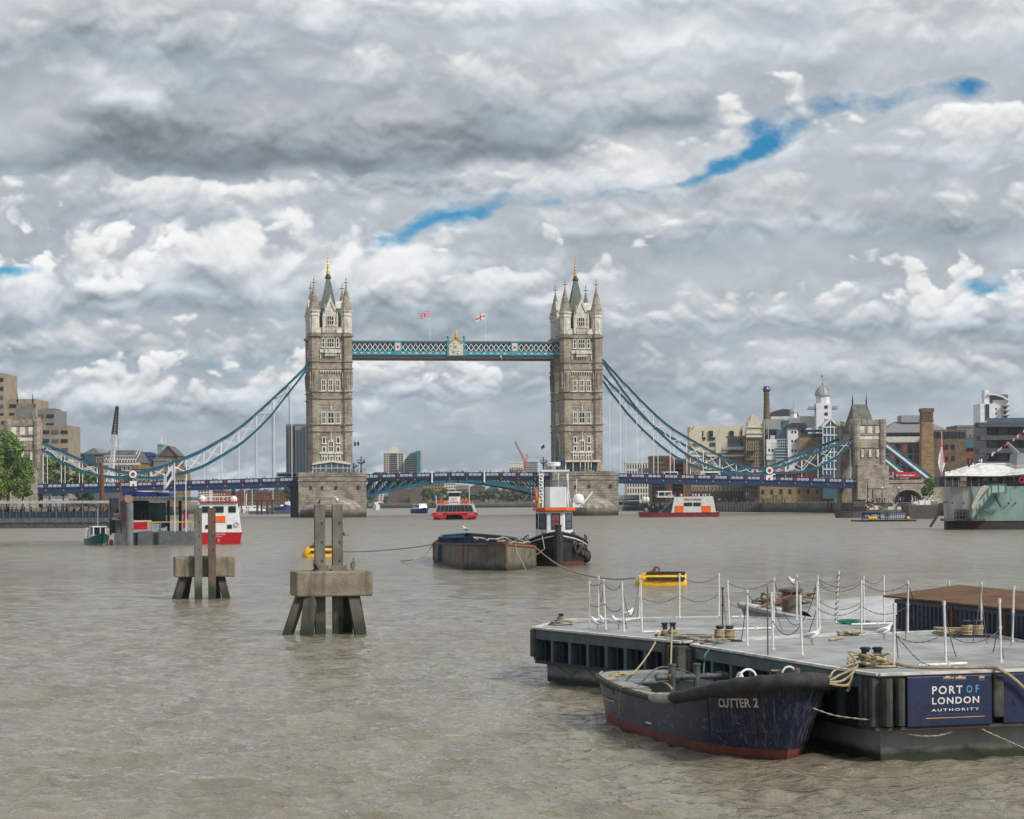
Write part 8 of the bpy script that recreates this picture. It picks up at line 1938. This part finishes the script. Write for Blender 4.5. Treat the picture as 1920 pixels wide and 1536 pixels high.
for x, y, hh_, rz, s_, lab in ((1121, 1180, HA, 185, .95, 'gull crouching behind the first guard posts'), (1136, 1177, HA, 170, .9, 'gull between the two left guard posts'), (1160, 1180, HA, 160, 1.0, 'gull standing with raised head left of the fourth post'), (1177, 1163, HA, 30, .95, 'gull beside the fallen white bar at the back'),
                               (1522, 1209, HB, 8, 1.05, 'grey backed gull standing at the left of the near deck'), (1657, 1199, HB, 15, 1.0, 'white gull stepping right on the near deck')):
    gull(lab, WP(x, y, hh_), R(rz), s_, 'gulls on the work pontoons')

# --- grey barge and rusty roofed shed behind
gz = 71.0; gx = ZP(1555, 1120, gz).x
gbg = thing('moored_barge', 'pale grey arched barge with red inside bow moored behind the pontoon', 'barge', (gx + 1.6, gz, 0), R(180)); s_ = [(-7, -7, 2.6, 2.4, 1.25), (0, 0, 2.9, 2.7, 1.2), (2.2, 2.0, 2.6, 2.2, 1.3), (3.7, 3.2, 1.5, 1.1, 1.55), (4.6, 4.0, .15, .1, 1.75)]
m = MB(); hull(m, s_, (0, 0, 0, 1), .2, .55); m.build('hull', [mat('barge_pale', (.42, .42, .42), (.32, .32, .32), streak=.3, fleck=.2), mat('bow_red', (.17, .06, .05), (.11, .05, .04), streak=.3)], gbg)
m = MB(); n = 10; vs = []
for x, k in ((-7, 1), (0, 1), (1.6, .85), (2.4, .5)):
    for j in range(n + 1): a = math.pi * j / n; vs.append((x, math.cos(a) * 2.7 * (1 if k == 1 else .8 + .2 * k), 1.0 + math.sin(a) ** .7 * 1.02 * k))
m.add(vs, [(i * (n + 1) + j, i * (n + 1) + j + 1, (i + 1) * (n + 1) + j + 1, (i + 1) * (n + 1) + j) for i in range(3) for j in range(n)]); m.build('arched_cover', MATS['barge_pale'], gbg, smooth=True)
m = MB()
for sg in (-1, 1): m.tube([hpt(s_, x, 1.0, sg) for x in np.linspace(-6.9, 4.58, 24)], .11, 7)
m.build('rubbing_strake', MATS['barge_pale'], gbg, smooth=True)
c = ZP(1483, 1112, gz + 1.0); m = MB(); m.lathe((0, 0, 0), [(.32, -1.0), (.30, .0), (.42, .05), (.42, .14), (.3, .18)], 12); o_ = m.build('barge_bollard', HULLG, label='stout drum bollard on the bow of the grey barge', cat='bollard', smooth=True); o_.location = c
gull('gull resting on the drum bollard of the grey barge', c + Vector((.1, 0, .16)), R(200), 1.0)
coil('dark rope tangle on the bow of the grey barge', 1465, 1140, 1.35, 1.3, 1.5, 40, ROPEG, .03, 12, .6)
rope_thing('long dark rope drawn tight across the barge bow', [ZP(1420, 1140, gz - 1), ZP(1480, 1118, gz), ZP(1532, 1122, gz + 1)], .04, RUSTM)
sh = thing('corrugated_shed', 'long navy corrugated shed with rusty brown roof at the right edge', 'shed', (10.8, 60.2, 0)); o0 = sh.location
N1, N2 = Vector((10.85, 60.2)), Vector((13.75, 48.8)); dN = (N2 - N1).normalized(); nN = Vector((-dN.y, dN.x)); W1 = 1.9
SHM = frame((0, 0), (dN.x, dN.y)); Ls = (N2 - N1).length
CORR = mat('corrugated_navy', (.03, .045, .085), (.018, .028, .055), rough=.5, scale=1.2, streak=.5, rust=.25)
m = MB(); m.box(0, Ls, .08, W1, .7, 2.42)
for i in range(int(Ls / .26)): x = .05 + i * .26; m.add([(x, .08, .7), (x + .05, 0, .7), (x + .15, 0, .7), (x + .2, .08, .7), (x, .08, 2.42), (x + .05, 0, 2.42), (x + .15, 0, 2.42), (x + .2, .08, 2.42)], [(0, 1, 5, 4), (1, 2, 6, 5), (2, 3, 7, 6)])
m.box(0, Ls, -.03, .1, 2.32, 2.43); m.xf(SHM).build('wall', CORR, sh)
m = MB(); vs = [(-.55, -.12, 2.46), (Ls, -.12, 2.46), (Ls, W1 + .2, 2.66), (-.3, W1 + .2, 2.74)]; m.add(vs + [(a, b, c + .05) for a, b, c in vs], [(0, 3, 2, 1), (4, 5, 6, 7), (0, 1, 5, 4), (1, 2, 6, 5), (2, 3, 7, 6), (3, 0, 4, 7)]); m.xf(SHM).build('roof', mat('shed_roof_rust', (.15, .085, .05), (.095, .058, .038), scale=1.2, rough=.95, fleck=.6, spec=.1), sh)
m = MB(); m.box(-1.2, Ls, -.25, W1 + 1.0, -.6, .7); m.xf(SHM).build('float', HULLC, sh)
for x in (3.6, 6.6): m = MB(); m.box(x, x + .07, -.05, .02, .7, 2.42); m.xf(SHM).build('door_post', RUSTM, sh)

# ================================================================ the cutter
cc = Vector((4.30, 47.35, 0)); crz = math.atan2(-8.6, 2.37)
cu_ = thing('open_workboat', 'navy open cutter with rust red waterline and thick black bow fender in the foreground', 'boat', cc, crz); CMX = cu_.matrix_basis
CS = [(-4.75, -4.5, .62, .5, 1.12), (-4.72, -4.45, .85, .72, 1.12), (-4.55, -4.3, 1.05, .92, 1.11), (-4.1, -3.9, 1.22, 1.08, 1.08), (-3.2, -3.1, 1.33, 1.2, 1.03), (-1.8, -1.8, 1.38, 1.27, .98), (0, 0, 1.4, 1.3, .97), (1.4, 1.3, 1.38, 1.27, 1.05), (2.5, 2.3, 1.34, 1.2, 1.2),
      (3.4, 3.05, 1.25, 1.02, 1.36), (4.0, 3.55, 1.12, .80, 1.48), (4.45, 3.95, .92, .56, 1.56), (4.8, 4.25, .66, .32, 1.62), (5.02, 4.42, .36, .14, 1.66), (5.1, 4.5, .004, .004, 1.67)]
cm_ = bpy.data.materials.new('cutter_navy'); cm_.use_nodes = True; cm_.node_tree.nodes.clear(); h = NT(cm_.node_tree)
p_ = h.node('ShaderNodeBsdfPrincipled'); o = h.node('ShaderNodeOutputMaterial'); h.l.new(p_.outputs[0], o.inputs[0]); co = h.node('ShaderNodeTexCoord').outputs['Object']
base = h.mix(h.ramp(h.noise(co, 1.1, 5, .6), .35, .7), (.007, .018, .056, 1), (.011, .016, .036, 1))
sx_ = h.sep(co); aft = h.ramp(sx_[0], -4.8, -1.0, 1.0, 0.0)
base = h.mix(h.m('MULTIPLY', aft, .6), base, (.03, .03, .033, 1))
vst = h.noise(h.scl(co, (5.0, 5.0, .25)), 1.0, 6, .7); base = h.mix(h.ramp(vst, .55, .72, 0, .55), base, (.10, .10, .11, 1))
bow = h.ramp(sx_[0], 3.2, 4.4); vs2 = h.noise(h.scl(co, (17.0, 17.0, .35)), 1.0, 1.5, .6)
n2_ = h.noise(h.scl(co, (2.0, 2.0, .9)), 8.0, 8, .8, .8); base = h.mix(h.m('MULTIPLY', h.ramp(vs2, .50, .70, 0, .22), bow), base, (.30, .17, .09, 1)); base = h.mix(h.m('MULTIPLY', h.ramp(n2_, .60, .66, 0, .35), bow), base, (.42, .40, .36, 1))
n1_ = h.noise(h.scl(co, (1.6, 1.6, 3.2)), 3.2, 9, .78, 1.6); band = h.m('MULTIPLY', h.ramp(n1_, .57, .61, 0, .7), h.ramp(h.noise(co, .8, 2), .40, .58)); base = h.mix(band, base, (.20, .22, .25, 1))
n2_ = h.noise(h.scl(co, (2.0, 2.0, .9)), 8.0, 8, .8, .8); base = h.mix(h.ramp(n2_, .70, .72, 0, .55), base, (.30, .25, .2, 1))
h.put(p_.inputs['Base Color'], base); p_.inputs['Roughness'].default_value = .38; p_.inputs['Specular IOR Level'].default_value = .4
bn = h.node('ShaderNodeBump'); bn.inputs['Strength'].default_value = .25; bn.inputs['Distance'].default_value = .02; h.put(bn.inputs['Height'], h.noise(co, 2.4, 4)); h.l.new(bn.outputs[0], p_.inputs['Normal'])
m = MB(); hull(m, CS, (0, 0, 1, 1), .22, None, rows=(0, .25, .5, .75, 1.0), cap_deck=False); m.build('hull', [ANTIF, cm_], cu_, smooth=True)
GREYI = mat('inside_grey', (.24, .27, .26), (.18, .205, .195), rough=.6, scale=2, streak=.2, rust=.1)
ins = [(x if x < 3 else 3 + (x - 3) * .72, max(.05, b - .36) if x < 2.9 else .02, z) for x, _, b, _, z in CS if x <= 3.5]; ins[0] = (-4.25, .3, 1.1); ins[1] = (-4.2, .5, 1.1); ins[2] = (-4.1, .7, 1.09); ins[3] = (-3.8, .86, 1.06)
m = MB()
for sg in (-1, 1):
    out = [(x, sg * b, z + .005) for x, _, b, _, z in CS[:len(ins)]]; inn = [(x, sg * b, z + .005) for x, b, z in ins]; n = len(ins)
    m.add(out + inn, [(i, i + 1, n + i + 1, n + i) for i in range(n - 1)], 0); m.add(inn + [(x, y, .35) for x, y, z in inn], [(i, i + 1, n + i + 1, n + i) for i in range(n - 1)], 1)
n = len(ins); m.add([(x, -b, .35) for x, b, z in ins] + [(x, b, .35) for x, b, z in ins], [(i, i + 1, n + i + 1, n + i) for i in range(n - 1)], 2)
x0, b0, z0 = ins[0]; m.add([(CS[0][0], -CS[0][2], 1.125), (CS[0][0], CS[0][2], 1.125), (x0, b0, 1.105), (x0, -b0, 1.105)], [(0, 1, 2, 3)], 0); m.add([(x0, -b0, 1.105), (x0, b0, 1.105), (x0, b0, .35), (x0, -b0, .35)], [(0, 1, 2, 3)], 1)
fd = CS[8:]; m.add([(x, -b, z - .04) for x, _, b, _, z in fd] + [(x, b, z - .04) for x, _, b, _, z in fd], [(i, i + 1, len(fd) + i + 1, len(fd) + i) for i in range(len(fd) - 1)], 0)
m.build('inner_lining', [GREYI, GREYI, mat('bilge_grey', (.10, .11, .105))], cu_)
def gl(x, sg, dz=0.0, out=0.0): return hpt(CS, x, 1.0, sg, out=out) + Vector((0, 0, dz))
m = MB()
for sg in (-1, 1): m.tube([gl(x, sg, -.04, .03) for x in np.linspace(-4.74, 1.4, 24)], .062, 7)
m.tube([gl(-4.74, -1, -.04, .03), (-4.84, 0, 1.08), gl(-4.74, 1, -.04, .03)], .062, 7); m.build('rubbing_strake', RUBBER, cu_, smooth=True)
m = MB(); cr_ = MB()
for sg in (-1, 1):
    m.tube([gl(x, sg, .02, -.03) for x in np.linspace(-4.6, 1.0, 24)], .022, 6)
m.build('gunwale_rope', mat('worn_rope', (.28, .16, .10), (.4, .33, .25), rough=.9, scale=6), cu_)
bowp = [gl(x, -1, -.02, .05) for x in (1.7, 2.5, 3.2, 3.8, 4.25, 4.6, 4.85, 5.0)] + [Vector((5.2, 0, 1.68))] + [gl(x, 1, -.02, .05) for x in (5.0, 4.85, 4.6, 4.25, 3.8, 3.2, 2.5, 1.7)]
pts_ = cat_path(bowp, 5); m = MB(); m.tube(pts_, [.115 + .05 * min(1, i / 18, (len(pts_) - 1 - i) / 18) + .01 * math.sin(i * .9) for i in range(len(pts_))], 14); m.build('bow_fender', RUBBER, cu_, smooth=True)
pts_ = cat_path([gl(x, -1, -.03, .04) for x in (.35, .6, 1.1, 1.6, 1.78)], 5); m = MB(); m.tube(pts_, [.07 + .055 * min(1, i / 8) for i in range(len(pts_))], 12); m.build('canvas_sleeve', mat('sleeve_canvas', (.36, .34, .29), (.24, .21, .17), rough=.9, scale=3, rust=.25), cu_, smooth=True)
for sg in (-1, 1):
    for x in (3.3, 3.75, 4.1, 4.38, 4.6, 4.8, 4.95):
        m = MB(); m.tube([hpt(CS, x, t, sg, out=.004) for t in np.linspace(.2, .93, 7)], .019, 5); m.build('bow_rib', mat('rib_worn', (.012, .02, .06), (.12, .10, .09), rough=.6, scale=5, rust=.8, fleck=.6) if int(x * 20) % 2 else MATS.get('rib_worn') or cm_, cu_)
# towing posts
PIPE = mat('pipe_dark', (.045, .05, .055), (.11, .115, .11), rough=.6, scale=6, rust=.25)
m = MB(); x_ = -1.3
for y in (-.35, .25): m.lathe((x_, y, .35), [(.08, 0), (.08, 1.15), (.095, 1.15), (.095, 1.19)], 12)
m.tube([(x_, -.75, 1.24), (x_, 1.0, 1.24)], .068, 12); m.lathe((x_ - .1, .85, .35), [(.08, 0), (.08, .98)], 10)
for y in (-.7, -.1, .5, .95): m.tube([(x_, y - .03, 1.24), (x_, y + .03, 1.24)], .08, 12)
m.build('towing_post', PIPE, cu_, smooth=True)
m = MB(); m.torus((2.2, .1, 1.48), .19, .025, 'x', 16, 6); m.torus((2.5, -.2, 1.44), .19, .022, 'y', 16, 6); m.torus((3.0, .7, 1.62), .15, .022, 'x', 14, 6); m.build('deck_hoop', WHITE, cu_, smooth=True)
m = MB(); m.lathe((3.2, .8, 1.3), [(.06, 0), (.06, .45)], 8); m.bar((3.2, .62, 1.62), (3.2, .98, 1.62), .04); m.build('sampson_post', mat('bronze_brown', (.16, .10, .07)), cu_)
pb_ = WP(1440, 1262, 1.4); zt_ = ZP(1440, 1098, pb_.y).z; m = MB(); v = CMX.inverted() @ Vector((pb_.x, pb_.y, 1.35)); m.tube([v, (v.x, v.y, zt_)], .018, 6); m.build('boat_pole', mat('pole_brown', (.14, .11, .09)), cu_)
m = MB(); m.tube(cat_path([(-2.4, .8, 1.1), (-2.2, .1, 1.35), (-1.9, -.5, 1.4), (-1.7, -1.0, 1.05)]), .02, 6); m.build('hoop_bar', PIPE, cu_)
m = MB()
for sg in (-1, 1): m.box(-4.0, -1.6, sg * .95 - .16, sg * .95 + .16, .95, 1.0)
m.box(-4.15, -3.9, -.8, .8, .92, .97); m.box(.6, .8, -1.0, 1.0, .8, .86); m.build('thwart', GREYI, cu_)
# lettering along the bow, laid on the plating
def arc_table(t, out):
    tb = [(0, CS[0][0])]; prev = hpt(CS, CS[0][0], t, -1, out=out)
    for x in np.linspace(CS[0][0], 5.09, 400)[1:]: c = hpt(CS, x, t, -1, out=out); tb.append((tb[-1][0] + (c - prev).length, x)); prev = c
    return tb
AT = arc_table(.78, .006)
def hull_px(px):                                      # arc distance of the plating seen at this column
    best = min(AT, key=lambda a: abs((lambda w: 960 + F * w.x / w.y)(CMX @ hpt(CS, a[1], .78, -1)) - px)); return best[0]
s0, s1 = hull_px(1346), hull_px(1419)
def cut_text(body, s0, s1, z0, hgt, mt_, dz=0.0):
    t = text(body, 1.0, mt_, cu_, (0, 0, 0), (1, 0, 0), (0, 0, 1), 'name_lettering', ext=.0, fn=lambda u, v: Vector((u, v, 0)), off=.02)
    w_ = max(v.co.x for v in t.data.vertices)
    import bmesh
    bm = bmesh.new(); bm.from_mesh(t.data); bmesh.ops.triangulate(bm, faces=bm.faces[:]); bmesh.ops.subdivide_edges(bm, edges=[e for e in bm.edges if e.calc_length() > .25], cuts=2); bm.to_mesh(t.data); bm.free()
    for v in t.data.vertices:
        s_ = s0 + (s1 - s0) * v.co.x / w_; x = lerp1(AT, s_); zz = z0 + v.co.y * hgt + dz * v.co.x / w_
        sh_ = hpt(CS, x, 1.0, -1).z; q_ = hpt(CS, x, zz / sh_, -1, out=.018); q_.z = zz; v.co = q_
    sd = t.modifiers.new('solid', 'SOLIDIFY'); sd.thickness = .012; sd.offset = 0
LETW = mat('letter_cream', (.62, .60, .50), (.5, .48, .4), fleck=.0, scale=8)
cut_text('CUTTER 2', s0, s1, 1.04, .26, LETW, .07)
s0, s1 = hull_px(1126), hull_px(1148); cut_text('PORT LONDON', s0 + .08, s1, .78, .16, mat('letter_grey', (.28, .29, .31)), -.02)
for zz, mt_ in ((.90, YELLOW), (.865, SB), (.58, YELLOW), (.615, SB)):
    m = MB(); vs = []
    for i in range(9):
        x = lerp1(AT, s0 + (s1 - s0) * i / 8)
        for dz in (0, .028): sh_ = hpt(CS, x, 1.0, -1).z; q_ = hpt(CS, x, (zz + dz) / sh_, -1, out=.012); vs.append(q_)
    m.add(vs, [(i * 2, i * 2 + 2, i * 2 + 3, i * 2 + 1) for i in range(8)]); m.build('stripe', mt_, cu_)
x = lerp1(AT, hull_px(1210)); m = MB(); q_ = hpt(CS, x, .33, -1, out=.015); m.box(q_.x - .15, q_.x + .2, q_.y - .012, q_.y + .02, .34, .365); m.build('mark', WHITE, cu_)
# ropes at the cutter
def CW(x, y, z): return CMX @ Vector((x, y, z))
bt1 = WP(1254, 1190, HA)
rope_thing('tan rope slanting from the twin bollard to the stern of the cutter', sagpts(bt1 + Vector((-.15, -.1, .25)), WP(1186, 1264, 1.13), .12, 12) + cat_path([WP(1186, 1264, 1.13), WP(1168, 1266, 1.13), WP(1150, 1272, 1.13), WP(1143, 1276, 1.12)])[1:], .022)
rope_thing('tan rope hanging straight from the twin bollard to the towing posts', sagpts(bt1 + Vector((.08, -.15, .25)), WP(1257, 1266, 1.3), .03, 8) + cat_path([WP(1257, 1266, 1.3), WP(1240, 1276, 1.15), WP(1252, 1283, 1.1), WP(1260, 1292, 1.03)])[1:], .022)
rope_thing('pale rope end dangling over the near side of the cutter', cat_path([CW(-.9, -1.0, 1.0), CW(-1.2, -1.3, 1.03), CW(-1.6, -1.44, 1.0), CW(-1.75, -1.46, .75), CW(-1.8, -1.45, .38)]), .02)
bt2 = WP(1359, 1203, HB); rope_thing('blue green rope hanging from the wound bollard into the cutter', cat_path([bt2 + Vector((.1, -.1, .35)), bt2 + Vector((-.15, -.3, .05)), ZP(1324, 1225, 49.5), ZP(1320, 1245, 49.3), ZP(1319, 1268, 49.0)]), .02, TEALR)
coil('rope turns lying on the stern corner of the cutter', 1155, 1268, 1.15, .25, .25, 12, ROPE, .02, 31, .08)
coil('small rope coil on the fore deck of the cutter', 1462, 1262, 1.5, .25, .2, 10, ROPE, .022, 32, .06)
for i, (d1, d2) in enumerate(((0, 0), (.12, .1), (-.1, .22), (.2, -.1))):
    rope_thing(['lowest', 'second', 'looping', 'upper'][i] + ' of the heavy ropes draped from the front bollard to the cutter bow', cat_path([bR + Vector((-.05, -.05, .2 + d1 * .5)), bR + Vector((-.5, -.15, .12 + d2)), ZP(1598 + i * 5, 1262 - i * 7, 43.2), ZP(1590 - i * 8, 1284 - i * 9, 43.0), ZP(1565 - i * 3, 1284 - i * 5, 42.8), ZP(1538, 1277 - i, 42.75)]), .03 - .004 * i, ROPE, group='heavy ropes at the cutter bow')
rope_thing('frayed rope tail hanging in front of the pontoon corner', cat_path([ZP(1590, 1283, 43.0), ZP(1592, 1290, 43.0), ZP(1588, 1297, 43.0)]), .03)

# ================================================================ the air
hz_ = MB(); hz_.box(-1500, 1500, -60, 2600, -3.5, 100); hzo = hz_.build('haze', [bpy.data.materials.new('haze_air')], kind='stuff')
hm_ = hzo.data.materials[0]; hm_.use_nodes = True; hm_.node_tree.nodes.clear(); h = NT(hm_.node_tree)
pv = h.node('ShaderNodeVolumePrincipled'); pv.inputs['Density'].default_value = .00007; pv.inputs['Color'].default_value = (.86, .92, 1.0, 1); pv.inputs['Anisotropy'].default_value = .2
o = h.node('ShaderNodeOutputMaterial'); h.l.new(pv.outputs[0], o.inputs['Volume'])
